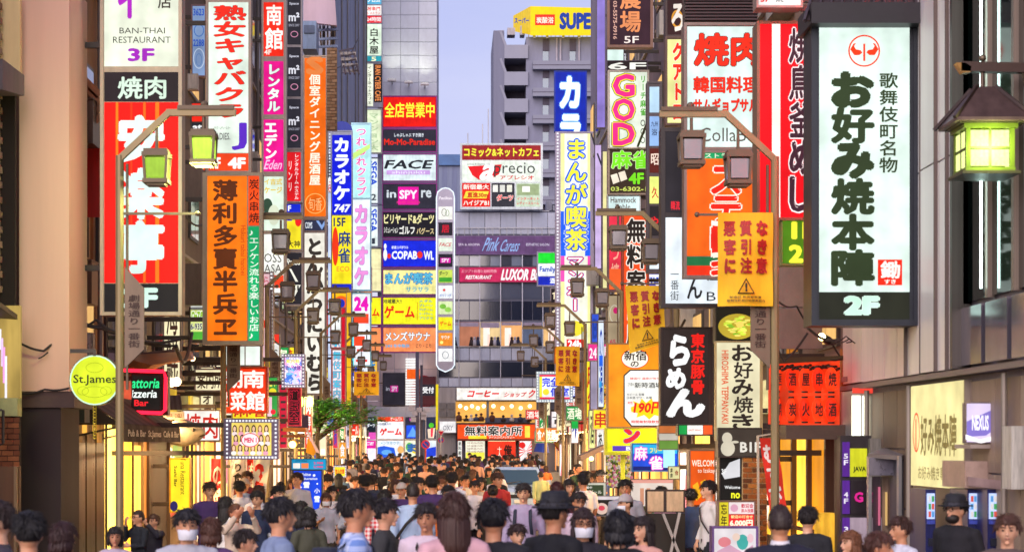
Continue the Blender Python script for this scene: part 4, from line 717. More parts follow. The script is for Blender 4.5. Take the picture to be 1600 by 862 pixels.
sign((950,335,972,455), 46, 'red and pink narrow sign with pale vertical script', [(952,338,970,452,'E03048',[('もつ焼',(954,350,968,440),'F8A890',{'v':1,'w':.04}),('rect',952,420,970,452,'F06028')])], frame='7A5A60', fw=1.5)
sign((948,460,975,555), 46.5, 'tan vertical sign with a pale rose emblem', [(950,462,973,552,'BCA888',[('ring',960,490,8,14,1.5,'D8D0B8'),('disc',962,485,4,5,'D02070'),('65..',(953,530,966,537),'D02858',{})])], frame='8A8070', fw=1.5, em=.7)
sign((866,111,917,206), 81, 'deep blue karaoke banner with pale outlined white katakana', [(868,113,915,205,'1028A8',[('カラ',(872,116,910,230),'F4FAFF',{'v':1,'w':.1,'o':('60B0E8',.02),'o2':('1840C8',.03)})])], frame='2840A8', fw=1)
sign((868,206,929,548), 72, 'huge white and rainbow manga cafe neon tower with yellow blue letters', [
 (876,209,922,545,'F4F4E0',[('rect',876,209,882,545,'F0F0A0'),('rect',918,209,922,545,'F0F0A0'),('rect',876,330,884,400,'2060F8'),('rect',914,330,922,400,'2060F8'),('rect',876,400,882,440,'F050B0'),('rect',918,400,922,440,'F050B0')]+
  [('まんが喫茶',(883,216,917,392),'F6EE40',{'v':1,'w':.06,'o':('2060E0',.075),'o2':('F4FCFF',.03)}),('マンボー',(885,398,912,488),'F4F8FF',{'v':1,'w':.03,'o':('E02030',.06),'o2':('2048D8',.03)}),
   ('disc',898,513,14,12,'F2E038'),('poly',[(908,508),(918,504),(914,512),(918,520),(908,517)],'F2E038'),('disc',893,509,2,2.4,'202020'),('rect',885,530,915,545,'E82020'),('24h',(887,531,908,544),'FFFFFF',{'w':.08})])], frame='B8B0C8', fw=2, depth=.5, name='tower_sign', dots=(871,209,871.6,545,1,66,1.1,'F8F8FF'))
sign((839,393,869,447), 100, 'green white and blue convenience store square sign', [(841,395,868,411,'18D830',[]),(841,412,868,431,'F4FAFF',[('Family',(843,416,868,427),'2048B0',{'w':.06})]),(841,432,868,445,'1428B8',[('酒',(859,434,867,443),'F4F8FF',{'w':.06})])], frame='A8A8B8', fw=1)
sign((838,580,895,628), 69, 'private room sign with blue letters in a bulb lit checked frame', [(843,585,890,623,'F0F4F8',[('rect',843,585,890,588,'E83058'),('rect',843,620,890,623,'E83058'),('rect',843,588,847,620,'F4E438'),('完全',(847,589,873,604),'1830E0',{'w':.08}),('個室',(860,605,889,619),'1830E0',{'w':.08}),('disc',853,612,5,5,'F0E038')])], frame='A8C0D8', fw=1.5, dots=(840,582,893,626,13,10,1.2,'F8FFFF'))
sign((866,541,892,568), 68, 'orange sign corner with yellow swoosh behind the small yellow banner', [(867,542,891,567,'F07818',[('ら',(868,544,884,562),'F0E030',{'w':.1})])], frame='A86030', fw=1)
sign((948,536,1042,668), 38, 'orange restaurant sign with white board and yellow 190 yen burst', [
 (951,538,1040,666,'F8941C',[('disc',992,560,21,15,'FAF2E4'),('ring',992,560,21.5,15.5,1.2,'F03018'),('新宿',(975,547,1010,563),'2A1E18',{'w':.05}),('の',(985,564,998,573),'2A1E18',{'w':.03}),
  ('poly',[(974,586),(984,577),(1040,577),(1040,666),(986,666),(974,652)],'3A3430'),('poly',[(976,587),(985,579),(1040,579),(1040,664),(987,664),(976,651)],'F4F4EE'),
  ('韓国行 満席が待ち',(984,589,1030,593),'D83028',{'w':.03}),('立ち飲み',(980,597,990,603),'404040',{}),('新時酒場',(991,597,1034,606),'2A2420',{'w':.04}),('生ビール 各種',(979,614,1006,618),'606060',{}),('日本酒 サワー 各種',(979,619,1018,623),'606060',{}),
  ('poly',[(985+0,636),(992,633),(988,626),(999,630),(1002,622),(1009,629),(1018,622),(1021,630),(1036,626),(1031,634),(1040,638),(1032,644),(1037,652),(1022,648),(1014,655),(1006,648),(994,652),(996,645),(986,643)],'F8D818'),
  ('190円',(990,627,1036,646),'E8281C',{'w':.07,'it':.15}),('時間無制限飲放',(986,656,1030,661),'D82828',{'w':.06}),('男性',(980,627,988,631),'E83028',{'w':.04})])], frame='9A7A50', fw=2, depth=.25, cat='sign')
sign((945,668,1034,710), 40, 'yellow sign with a red katakana and purple strip below the 190 yen board', [(949,600,956,668,'F2F01C',[]),(949,669,1031,706,'F2F01C',[('ン',(974,668,1000,692),'E8283C',{'w':.12,'o':('6048C0',.03)}),('rect',957,696,1031,704,'5A3CB8'),('B',(978,697,985,703),'E8F0F8',{'w':.06})])], frame='A8B028', fw=2)
sign((987,692,1060,736), 34, 'blue mahjong sign in white characters with pink outlines', [(989,694,1058,734,'2050D8',[('rect',989,694,1058,708,'28B0E8'),('rect',989,728,1058,734,'102070'),('麻',(991,697,1011,718),'FAF4FF',{'w':.06,'o':('E848C8',.06)}),('雀',(1014,712,1035,733),'FAF4FF',{'w':.06,'o':('E848C8',.06)}),('フリー',(1015,699,1034,707),'F4E828',{'w':.07}),('rect',1036,702,1054,730,'A8E8F0')])], frame='3078B8', fw=1)
sign((1032,511,1116,664), 32, 'dark brown ramen sign with white brush script and red characters', [(1035,514,1107,661,'2E2422',[('ら',(1046,522,1078,572),'F4F4F4',{'w':.1}),('め',(1040,574,1072,608),'F4F4F4',{'w':.1}),('ん',(1040,606,1102,652),'F4F4F4',{'w':.12}),('東京豚骨',(1079,520,1101,616),'E82018',{'v':1,'w':.09})])], frame='3A2E2A', fw=2, depth=.3)
sign((1118,480,1187,534), 28.2, 'photo panel of a noodle pancake topped with green onions', [(1120,482,1185,532,'1E1A10',[('disc',1152,510,30,20,'B8A030')]+[('disc',1152+26*math.cos(i*2.4)*((i % 7)+2)/9, 510+17*math.sin(i*2.4)*((i % 5)+2)/7, 5, 1.6, ['C8E040','E8E860','88B830','F0D868'][i % 4]) for i in range(46)]+[('disc',1153,508,6,5,'F0D060')])], frame='2A2418', fw=1)
sign((1118,533,1191,688), 28, 'cream banner sign with brush okonomiyaki lettering and red western text', [(1120,535,1187,686,'E6DEB8',[(c,(1143+(i % 2)*3,538+i*27,1177,564+i*27),'2E2620',{'w':.05}) for i, c in enumerate('お好み焼き')]+[('HIROSHIMA TEPPANYAKI',(1127,547,1138,661),'E05A30',{'w':.03,'rot':-90})])], frame='B8A878', fw=1.5, depth=.15, em=.85)
sign((1122,668,1190,714), 27.9, 'dark strip with pale cook silhouette and the floor mark B1F', [(1124,670,1189,712,'4A4038',[('disc',1136,684,8,9,'E8E0C8'),('disc',1137,700,11,12,'E8E0C8'),('disc',1148,690,6,2,'E8E0C8'),('B1F',(1156,690,1188,706),'F4F0E4',{'w':.05})])], frame='3A322C', fw=1, em=.7)
sign((1059,662,1115,680), 31.5, 'small Italian tricolour sign below the ramen sign', [(1061,664,1073,678,'18A048',[]),(1074,664,1098,678,'F4F0E8',[('EAST WIND',(1076,670,1096,673),'C85040',{})]),(1099,664,1113,678,'F05A28',[])], frame='3A3A38', fw=1)
sign((1029,664,1060,702), 33, 'orange white and green striped panel beside the brown lamp post', [(1030,665,1059,676,'F08848',[]),(1030,677,1059,687,'E8E0D0',[]),(1030,688,1059,701,'78A848',[])], frame='8A7A68', fw=.7, em=.6)
sign((1077,702,1118,800), 30, 'orange welcome poster with white western lettering and yellow banners', [(1079,704,1116,798,'E85A14',[('WELCOME',(1081,718,1120,728),'FFF4E0',{'w':.02}),('to Izakaya',(1090,731,1120,740),'FFF4E0',{'w':.01}),('poly',[(1082,758),(1090,752),(1096,774),(1088,782)],'F0B020'),('poly',[(1094,752),(1102,748),(1106,768),(1098,774)],'F0B020'),('rect',1079,788,1116,798,'5A2A14')])], frame='7A6858', fw=1.5, name='poster')
# narrow lit strips far down the right side
for i, (r, d, c, lb, t) in enumerate([
 ((932,-8,946,200),60,'8A78C8','violet neon edged slim pillar at the top right of the sky',''),
 ((948,74,975,110),50,'D8F0E8','pale green lit panel under the farm restaurant sign',''),
 ((948,95,1012,112),49.5,'2A2224','dark 6F sign strip above the lucky mahjong sign','6F'),
 ((929,226,940,420),66,'C8B0E0','lilac slim lit column beside the manga cafe tower',''),
 ((941,236,949,455),58,'E8E0A0','pale yellow slim lit column behind the lucky mahjong sign',''),
 ((924,490,936,535),64,'3050C8','small blue sign block right of the manga cafe tower','B'),
 ((934,500,944,636),60,'DCE8F8','white and blue vertical sign with floating blue patches','の湯'),
 ((922,540,934,640),63,'9A90A8','mauve metal sign column right of the yellow banner',''),
 ((945,556,952,600),55,'F8A840','slim orange lit strip left of the tan rose sign',''),
 ((920,640,930,700),62,'E8F098','slim yellow green banner low on the right side','酒'),
 ((932,640,944,706),57,'E8F0F4','white vertical banner with black brush strokes','らあ'),
 ((892,655,904,692),75,'F0F4F8','green topped white sign with blue arrow far right','↑'),
 ((906,628,916,668),80,'F09070','salmon slim sign far down the right side',''),
 ((861,640,892,668),118,'F0E8E8','white sign with dark emblem far down on the right','古'),
 ((905,440,918,470),90,'E8A0C8','pink lit square below the grey far block','')]):
    sign(r, d, lb, [(r[0]+1,r[1]+1,r[2]-1,r[3]-1,c,([(t,(r[0]+2,r[1]+(3 if len(t)>1 else 8),r[2]-2,r[3]-(3 if len(t)>1 else 6)),'2040A0' if i in (5,6,11) else 'F0F0E8' if i == 2 else '303030',{'v':1 if len(t) > 1 and i != 2 else 0,'w':.04})] if t else [])+([('rect',r[0]+1,r[1]+1,r[2]-1,r[1]+14,'20B048')] if i == 11 else [])+([('rect',r[0]+2,r[1]+55,r[2]-2,r[1]+72,'2060E0'),('rect',r[0]+2,r[1]+95,r[2]-4,r[1]+105,'30A0E8')] if i == 6 else []))], frame='6A6070', fw=1, depth=.25)
# slim lit strips between the left signs
for i, (r, d, c, lb, t) in enumerate([
 ((512,300,518,620),74,'C8D8F8','slim white bulb strip beside the cutlet restaurant sign',''),
 ((541,456,549,640),72,'F0B820','slim yellow vertical strip beside the guide office sign',''),
 ((562,573,578,600),92,'ECF0F8','small pale sign low on the left near the end','悪'),
 ((540,612,548,700),80,'D8D0E8','pale lilac banner behind the green maple branches','本'),
 ((520,660,528,700),60,'E02838','small red vertical sign behind the maple branches','鍋'),
 ((499,650,510,712),56,'F4F0C8','cream bulb edged sign above the street crowd on the left','三'),
 ((556,595,572,622),100,'E87838','orange sign with pale flame far down on the left','火'),
 ((572,555,590,612),110,'E8B84C','yellow manga cafe poster with blue bubble letters far left','まが'),
 ((476,620,488,700),47,'E83020','red vertical banner beside the cream cutlet sign foot','肉寿司'),
 ((436,598,449,700),43,'C8203C','tall red and white striped lamp column sign','三三三'),
 ((488,690,499,735),50,'F8D838','small yellow sign under the maple branches','飲'),
 ((529,690,541,716),70,'F0A030','little amber sign above the heads on the left','食')]):
    sign(r, d, lb, [(r[0]+.8,r[1]+1,r[2]-.8,r[3]-1,c,[(t,(r[0]+2,r[1]+3,r[2]-2,r[3]-3),['303030','2040B0','E8F0F8'][i % 3] if i != 7 else '2080B8',{'v':1 if len(t) > 1 else 0,'w':.05})] if t else [])], frame='A8989C', fw=.8, depth=.25)
# ---------------------------------------------------------------- the jumble of small signs low on both sides
R = random.Random(77)
EN = {'居酒屋':'izakaya','焼鳥':'yakitori','カラオケ':'karaoke','酒場':'tavern','寿司':'sushi','ラーメン':'ramen','焼肉':'yakiniku','海鮮':'seafood','無料案内':'free guide','生ビール':'draft beer','串焼':'skewers','麻雀':'mahjong','個室':'private room','食べ放題':'all you can eat','24時間':'24 hours','案内所':'guide office'}
WORDS = ['居酒屋','焼鳥','カラオケ','酒場','寿司','ラーメン','焼肉','海鮮','無料案内','生ビール','串焼','麻雀','個室','食べ放題','24時間','案内所']
INK = [('red','E02818','FFF4E8'),('yellow','F6DC28','C02020'),('white','F4F0E8','C82820'),('orange','F47A18','FFF8F0'),('blue','1C48D0','F8F8FF'),('pink','E83890','FFF4F8'),('green','28984C','FFFCE0'),('black','241C20','F8E8C0'),('cream','F0E4B8','402820')]
seen_ = set()
for side in (-1, 1):
    for i in range(34):
        d = 37+i*2.1+R.random(); tall = R.random() < .6; w_ = R.uniform(.32,.5) if tall else R.uniform(.6,1.0); h_ = R.uniform(1.0,2.0) if tall else R.uniform(.4,.7)
        z = R.uniform(2.35,3.3) if i % 2 else R.uniform(3.3,5.2); xo = FX[side]-side*(.12+R.random()*.35); xi = xo-side*w_
        c, bgc, fg = R.choice(INK); t = R.choice(WORDS)
        while (side, c, t) in seen_: c, bgc, fg = R.choice(INK); t = R.choice(WORDS)
        seen_.add((side, c, t))
        zone = ['near the second lamp','by the third lamp','by the fourth lamp','by the fifth lamp','past the sixth lamp','towards the far end'][min(5, int((d-35)/11))]
        lb = f"{'upright' if tall else 'wide'} {c} {EN[t]} sign, {'left' if side < 0 else 'right'} shops {'upper' if not i % 2 else 'lower'} row, {zone}"

        seen_.add((c, t)); seen_.add(lb)
        x0, x1 = sorted((VX+xo*FOC/d, VX+xi*FOC/d)); y1 = VY-(z-EYE)*FOC/d; y0 = y1-h_*FOC/d; s_ = FOC/d
        its = [(t, (x0+.06*s_, y0+.08*s_, x1-.06*s_, y1-.06*s_), fg, {'v': 1 if tall else 0, 'w': .045})]
        sign((x0, y0, x1, y1), d, lb, [(x0+.03*s_, y0+.03*s_, x1-.03*s_, y1-.03*s_, bgc, its)], frame='A09490', fw=.03*s_, depth=.15, group='small shop signs along both rows')

# narrow blade signs crowding the upper walls further down
for side in (-1, 1):
    for i in range(15):
        d = (84+i*3.4 if side < 0 else 47+i*1.3 if i < 8 else 74+(i-8)*2.8)+R.random(); w_ = R.uniform(.35,.6); h_ = R.uniform(1.4,3.2); z = R.uniform(5.0,8.5)+(i % 3)*(2.6 if side < 0 else 3.2)*(1 if side < 0 or d < 72 else 0)
        c, bgc, fg = R.choice(INK); t = R.choice(WORDS)
        while (side, c, t, 'u') in seen_: c, bgc, fg = R.choice(INK); t = R.choice(WORDS)
        seen_.add((side, c, t, 'u')); xo = FX[side]-side*.1; xi = xo-side*w_; s_ = FOC/d
        x0, x1 = sorted((VX+xo*s_, VX+xi*s_)); y1 = VY-(z-EYE)*s_; y0 = y1-h_*s_
        sign((x0, y0, x1, y1), d, f"slim {c} {EN[t]} sign high on the {'left' if side < 0 else 'right'} walls, {'far down the street' if d > 70 else 'halfway down the street'}", [(x0+.03*s_, y0+.03*s_, x1-.03*s_, y1-.03*s_, bgc, [(t, (x0+.07*s_, y0+.1*s_, x1-.07*s_, y1-.1*s_), fg, {'v': 1, 'w': .045})])], frame='A89CA0', fw=.03*s_, depth=.2, group='slim signs high on the walls')
# ---------------------------------------------------------------- street lamps with two hanging lanterns each
LM = mat('96845F', .5, .3, .2); LD = mat('6E5E4C', .55, .3, .2)
GLASS_OFF = glass('868086', .35); 
def lantern(root, c, m_glass, w=.29, h=.38):
    """four-sided lantern hung at c (top centre)"""
    x, y, z = c; o = MB()
    for sx in (-1, 1):
        for sy in (-1, 1): o.bar((x+sx*w*.5, y+sy*w*.5, z-.08), (x+sx*w*.44, y+sy*w*.44, z-h), .032)
    o.box((x-w*.57, y-w*.57, z-.10), (x+w*.57, y+w*.57, z-.05)); o.box((x-w*.5, y-w*.5, z-.05), (x+w*.5, y+w*.5, z-.01))
    o.box((x-w*.54, y-w*.54, z-h-.05), (x+w*.54, y+w*.54, z-h)); o.box((x-w*.4, y-w*.4, z-h-.08), (x+w*.4, y+w*.4, z-h-.05))
    o.tube([(x,y,z), (x,y,z+.16)], .02, 6)
    l = o.build('lantern', LD, root)
    for nx, ny in ((0,-1),(0,1),(1,0),(-1,0)):
        a = w*.43
        piece('pane', (x+nx*a-(.012 if nx else a*.86), y+ny*a-(.012 if ny else a*.86), z-h+.02), (x+nx*a+(.012 if nx else a*.86), y+ny*a+(.012 if ny else a*.86), z-.12), m_glass, l)
    return l
def street_lamp(side, d, label, lit=(0, 0), plate=True, rod=True):
    s = side; X = 4.07*s; g = ground(d)
    root = thing('street_lamp', label, 'street lamp', (X, d, g), 'twin lantern street lamps along both kerbs')
    o = MB(); o.tube([(X,d,g),(X,d,g+.5)], .10, 12).tube([(X,d,g+.5),(X,d,5.9)], .052, 10); o.build('pole', LM, root, smooth=False)
    MB().bar((X,d,5.86), (X-s*.62,d,6.44), .075, .075).build('strut', LM, root)
    MB().bar((X-s*.58,d,6.43), (X-s*1.44,d,6.43), .07, .08).build('arm', LM, root)
    o = MB().bar((X-s*.72,d-.02,6.49), (X-s*1.42,d-.02,6.49), .07, .05); o.ball((X-s*1.05,d,6.53), .05, 8, 6); o.build('top_bar', LD, root)
    m = lambda v: glow('CCFF50', v, True, .1) if v else GLASS_OFF
    lantern(root, (X-s*.46, d, 5.98), m(lit[0])); lantern(root, (X-s*1.04, d, 6.22), m(lit[1]))
    MB().bar((X-s*.46,d,5.98), (X-s*.46,d,6.3), .03).build('hanger', LD, root)
    if rod: 
        o = MB().bar((X,d,5.18), (X-s*.95,d,5.18), .03); o.ball((X-s*.97,d,5.18), .035, 8, 6); o.build('banner_rod', LD, root)
    if plate:
        k = .24; p = [(X-s*.06,d,4.52),(X-s*.3,d,4.26),(X-s*.3,d,3.5),(X-s*.06,d,3.27)]
        pl = MB().prism(p, (0,.04,0)).build('name_plate', mat('7E6A58', .5, .3), root)
        F = Face(lambda x, y, q: Vector((X-s*.18+(x-.5)*.15, d-q, 4.18-y*.66)), pl, .003)
        F.items([('劇場通り一番街',(0,0,1,1),'3A1E14',{'v':1,'w':.03,'em':0})])
    o = MB(); o.tube([(X-s*.09,d+.02,3.0),(X-s*.09,d+.02,5.8)], .018, 6); o.build('conduit', LD, root)
    return root
LPOS = [23.8, 34.8, 43.2, 51.4, 61.5, 71.5, 80, 90]
nm = ['nearest', 'second', 'third', 'fourth', 'fifth', 'sixth', 'seventh', 'eighth']
for i, d in enumerate(LPOS):
    street_lamp(-1, d, ['bronze street lamp with its two lanterns lit yellow green, left kerb'][0] if i == 0 else f'bronze street lamp, {nm[i]} from the viewer along the left kerb', (.5, 1.0) if i == 0 else (0, 0))
for i, d in enumerate([23.9, 34.2, 45, 57, 68, 80]):
    street_lamp(1, d, f'bronze street lamp with unlit lanterns, {nm[i]} from the viewer along the right kerb')
l = bpy.data.lights.new('lantern_light', 'POINT'); l.energy = 80; l.color = (.82, 1, .38); l.shadow_soft_size = .12
lo = bpy.data.objects.new('lantern_light', l); COL.objects.link(lo); lo.location = (-4.07+1.04, 23.8-.1, 5.62)

# warning banners
def banner(X0, X1, d, z1, z0, label, drop=0.0, skew=0.0):
    root = thing('warning_banner', label, 'banner', ((X0+X1)/2, d, z0), 'yellow street warning banners'); W = X1-X0; H = z1-z0
    def mp(x, y, k):                                       # x, y in 0..1 over the cloth, which hangs in soft folds
        yy = d+.03*math.sin(x*7+y*2)*(.3+y)+.02*math.sin(y*9+x*3)
        return Vector((X0+W*(x+skew*y*(1-.3*x)), yy-k, z1-H*y*(1+drop*x)))
    n = 12; V = [mp(i/n, j/n, 0) for j in range(n+1) for i in range(n+1)]; F = [(j*(n+1)+i, j*(n+1)+i+1, (j+1)*(n+1)+i+1, (j+1)*(n+1)+i) for j in range(n) for i in range(n)]
    MB().add(V, F).add([v+Vector((0,.004,0)) for v in V], [f[::-1] for f in F]).build('cloth', mat('FFC420', .8, 0, .15, 4), root, smooth=True)
    Fc = Face(mp, root, .003); Fc.k = .004
    rows = ['悪質な', '客引き', 'に注意']
    for j, t in enumerate(rows):
        for i, c in enumerate(t): Fc.items([(c, (.1+i*.29,.08+j*.2,.32+i*.29,.26+j*.2), 'A82018', {'v':1,'w':.11,'em':0})])
    fl2 = lambda V, F, n_, c: Fc.flat(V, F, n_, mat(c, .8, grime=.1))
    fl2([(.5,.70),(.66,.87),(.34,.87)], [(0,1,2)], 'emblem', '2A2010'); fl2([(.5,.725),(.63,.86),(.37,.86)], [(0,1,2)], 'emblem', 'E0A818')
    Fc.items([('!',(.48,.75,.52,.85),'2A2010',{'w':.1,'em':0}),('新宿区 新宿警察署',(.2,.895,.78,.92),'2A2010',{'w':.03,'em':0}),('歌舞伎町商店街振興組合',(.15,.93,.85,.96),'2A2010',{'w':.03,'em':0})])
    return root
def bpx(x0, y0, x1, y1, d, label, **k):
    a = P(x0, y1, d); b = P(x1, y0, d); return banner(a.x, b.x, d, b.z, a.z, label, **k)
bpx(1122, 332, 1208, 478, 23.78, 'yellow warning banner on the nearest right lamp, largest of all')
bpx(977, 446, 1036, 552, 34.1, 'yellow warning banner blown askew on the second right lamp', drop=-.16, skew=.12)
bpx(869, 541, 906, 602, 56.9, 'small yellow warning banner above the private room sign', drop=.02, skew=-.03)
bpx(553, 580, 592, 617, 61.4, 'small orange warning banner far down on the left kerb')

# ---------------------------------------------------------------- left edge: brick and beige walls, pub front
lb_ = front_wall('beige_wall_block', 'smooth salmon beige wall block at the left edge', 30, -30, 108, 611, 26, 1.3, 'D8A890', bump=.15)
for c in lb_.children:
    me = c.data
# keep only the part above the brown pillar
a = P(30,611,26); b = P(108,-30,26)
for c in list(lb_.children): bpy.data.objects.remove(c)
piece('wall', (a.x,26,a.z), (b.x,27.3,b.z), mat('F4C2AC', .8, 0, .10, .6, .1), lb_)
piece('lower_trim', (a.x-.05,25.95,a.z-.22), (b.x+.08,27.35,a.z-.0), mat('5A4038', .6), lb_)
piece('pillar', (a.x-.02,26.0,ground(26)), (P(95,0,26).x,27.3,a.z-.22), mat('3A2A26', .7, 0, .2, 2), lb_)
ws = thing('corner_building', 'brick and stucco corner building cut off by the left edge', 'building', (-6.4,24.5,0))
piece('wall', (-7.4,22,ground(24)), (-6.16,26.5,12), mat('7A5A48', .8), ws)
# upper left: reveal with light in its colour, ledge, flat panel painted as shade
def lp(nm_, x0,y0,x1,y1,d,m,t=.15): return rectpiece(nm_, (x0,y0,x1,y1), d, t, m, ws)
lp('lit_colour_reveal',-10,-10,34,115,25.8,mat('FFD8A0',.7,0,.15,1.5),.1); lp('recess_shade_panel',-10,145,26,480,25.7,mat('2A1E18',.9),.1)
MB().prism([P(4,92,24.6),P(38,118,25.6),P(38,150,25.6),P(4,140,24.6)], (-.5,.1,0)).build('ledge', mat('7A7070',.6), ws)
MB().prism([P(-8,466,24.2),P(34,496,25.4),P(34,504,25.4),P(-8,474,24.2)], (-.4,.2,0)).build('sloping_trim', mat('5A4A40',.6), ws)
lp('glowing_shop_wall',-10,478,34,640,25.3,glow('C8A858',.65,True,.4,scale=1.2),.1)  # this wall glows by itself to look lamp-lit
for i in range(5): lp('painted_reflection',-4+i*3,500+i*14,-1+i*3,520+i*26,25.2,glow(['F8A8E8','F8F4FF','E8C8F0'][i%3],.9,False),.02)  # neon reflections painted as small glowing strips
lp('counter_band',-10,622,34,650,25.0,mat('B0B070',.5,0,.2),.25)
R = random.Random(3)
for row in range(9):                                       # brick pier at the lower left: every brick laid
    off = (row % 2)*9
    for k in range(4):
        x0 = -12+k*18-off; x1 = x0+17
        if x0 > 32: continue
        x1 = min(x1, 33); lp('brick', x0, 652+row*8.6, x1, 659.3+row*8.6, 24.9, mat(R.choice(['8A4E2C','9A5A34','7A4226']),.85,0,.2,6,.3), .1+R.random()*.02)
lp('mortar',-12,650,33,730,24.9,mat('3A2A20',.9),.085); lp('lower_door',-10,728,33,900,24.8,mat('6A4424',.6,0,.2,4),.1); lp('door_frame',26,728,30,900,24.75,mat('8A6A44',.5),.16)
tb = MB(); tb.tube([P(0,640,24.5),P(5,641,24.5),P(5,692,24.5),P(0,694,24.5)], .02, 8); tag(tb.build('wall_lamp_frame', DARKMETAL), 'dark iron lamp frame on the brick pier at the left edge', 'lamp frame')
R = random.Random(5)
for i in range(40):                                        # narrow brick courses high on the left edge
    lp('brick', -8, -5+i*11.6, 1+(i % 2)*3, 4.8+i*11.6, 25.6, mat(R.choice(['A8846A','9A7458','B08C70']),.85,0,.2,6), .08)
# pub front on the facade, d 28..36
X = -5.9
pf = thing('pub_front', 'dark wooden pub front with narrow glass doors under the awning', 'shop front', (X,31.5,ground(31)))
piece('door_surround', (X,29.4,0), (X+.12,32.2,2.5), mat('2A201A',.5), pf)
for i in range(3):
    dr = piece('door', (X+.12,29.6+i*.85,.05), (X+.17,30.35+i*.85,2.35), mat('1E1814',.3,.2), pf)
    piece('door_glass', (X+.17,29.68+i*.85,.5), (X+.18,30.27+i*.85,2.2), glow(['8A5A24','5A3A1C','A87028'][i],.7,True,.6,scale=2.5), dr)
piece('lit_panel', (X,32.6,.2), (X+.1,33.9,2.75), glow('FFCF58',1.9,True,.3,scale=1), pf)
piece('lit_panel', (X,34.1,.2), (X+.1,35.2,2.75), glow('FFB030',1.5,True,.4,scale=1), pf)
for y in (32.5,34.0,35.25): piece('mullion', (X+.1,y-.04,0), (X+.13,y+.04,2.9), mat('3A2818',.5), pf)
piece('poster', (X,28.6,1.2), (X+.06,29.2,2.4), glow('E88830',.8), pf)
aw = thing('awning', 'dark striped fabric awning over the pub door on the left', 'awning', (X,32,2.6))
n = 16
for i in range(n):
    y0, y1 = 29.2+i*6.2/n, 29.2+(i+1)*6.2/n; m = mat('3E3028' if i % 2 else '54443A', .8, 0, .2)
    MB().prism([(X,y0,3.25),(X,y1,3.25),(X+.95,y1,2.62),(X+.95,y0,2.62)], (0,0,.02)).build('fabric_panel', m, aw)
    MB().prism([(X+.95,y0,2.62),(X+.95,y1,2.62),(X+.96,y1,2.36),(X+.96,y0,2.36)], (.01,0,0)).build('valance', m, aw)
for y in (29.2,32.3,35.4): MB().bar((X,y,2.4),(X+.95,y,2.6),.03).build('arm', DARKMETAL, aw)
MB().add([(X,29.19,3.25),(X+.95,29.19,2.62),(X,29.19,2.62)],[(0,1,2)]).build('end_flap', mat('3E3028',.8), aw)
F = Face(lambda x, y, k: Vector((X+.975+k, 29.2+6.2*x, 2.62-.26*y)), aw, .004); F.items([('Pub & Bar  St.James  Cafe & Bar',(.05,.25,.95,.8),'E8DCC8',{'w':.04,'em':0})])
# second canopy with copper roof, and bulbs
cr = thing('copper_canopy', 'sloping copper coloured canopy roof above the trattoria sign', 'canopy', (-5.2,37,3.7))
MB().prism([P(180,556,36),P(296,548,36),P(300,560,35),P(238,570,34.6),P(205,590,34.6)], (0,.4,0)).build('roof_sheet', mat('C8702C',.4,.4,.3,2), cr)
MB().prism([P(196,553,36.2),P(272,545,36.2),P(272,552,36.1),P(196,560,36.1)], (0,.3,0)).build('ridge', mat('6A4A3A',.5), cr)
sa = thing('small_awning', 'small grey awning with a lettered white valance beside the trattoria sign', 'awning', (-5,37.5,2.9))
for i in range(8):
    MB().prism([P(250+i*4,617,37),P(254+i*4,617,37),P(257+i*4,640,36.4),P(253+i*4,640,36.4)], (0,.02,0)).build('fabric_panel', mat('5A4E4C' if i % 2 else '6E6462',.8), sa)
rectpiece('valance', (222,643,288,655), 36.4, .03, mat('A89C94',.8), sa)
F = Face(lambda x, y, k: P(x,y,36.35)+Vector((0,-k,0)), sa, .004); F.items([('CAFE  WINE  BAR  DELI',(226,646,284,652),'4A3830',{'w':.05,'em':0})])
for i, (x, y, d) in enumerate(((268,597,35),(276,596,35.3),(225,660,34),(337,648,38),(301,560,37),(240,655,34.5))):
    q = thing('globe_lamp', ['left of two warm round globes beside the trattoria sign','right of two warm round globes beside the trattoria sign','small bare warm bulb under the striped awning','bare glowing bulb below the copper canopy near the fish','warm bulb at the end of the copper canopy','tiny warm bulb beneath the trattoria neon'][i], 'lamp', P(x,y,d))
    MB().ball(P(x,y,d), [.085,.085,.045,.06,.05,.04][i], 10, 8).build('globe', glow('FFE0A0', 3.0, True, .05), q, smooth=True)
    MB().bar(P(x,y,d)+Vector((0,0,.08)), P(x,y,d)+Vector((0,.1,.2)), .02).build('stem', DARKMETAL, q)
# fish sculpture
fs = thing('fish_sculpture', 'large grey tuna head sculpture sticking out above the yellow restaurant sign', 'sculpture', (P(290,696,38).x,38,P(290,696,38).z))
def fishfn(n, p): t = max(0, n.x); return Vector((p.x, p.y*(1-.35*t*t), p.z*(1-.3*t)))
c = P(288,676,38); MB().ball(c, (.42,.2,.27), 24, 14, fishfn).build('body', mat('8E8A7C',.4,.3,.35,5), fs, smooth=True)
MB().ball(c+Vector((.2,-.15,.06)), .035, 10, 8).build('eye', mat('201A14',.2), fs, smooth=True)
MB().prism([c+Vector((.1,-.02,.2)),c+Vector((-.15,-.02,.42)),c+Vector((-.2,-.02,.2))], (0,.03,0)).build('fin', mat('7A6A48',.5), fs)
MB().prism([c+Vector((.34,-.17,-.05)),c+Vector((.43,-.05,-.02)),c+Vector((.42,-.05,-.05)),c+Vector((.3,-.19,-.09))], (0,.02,0)).build('mouth', mat('4A3020',.6), fs)
cb = MB(); 
R = random.Random(11)
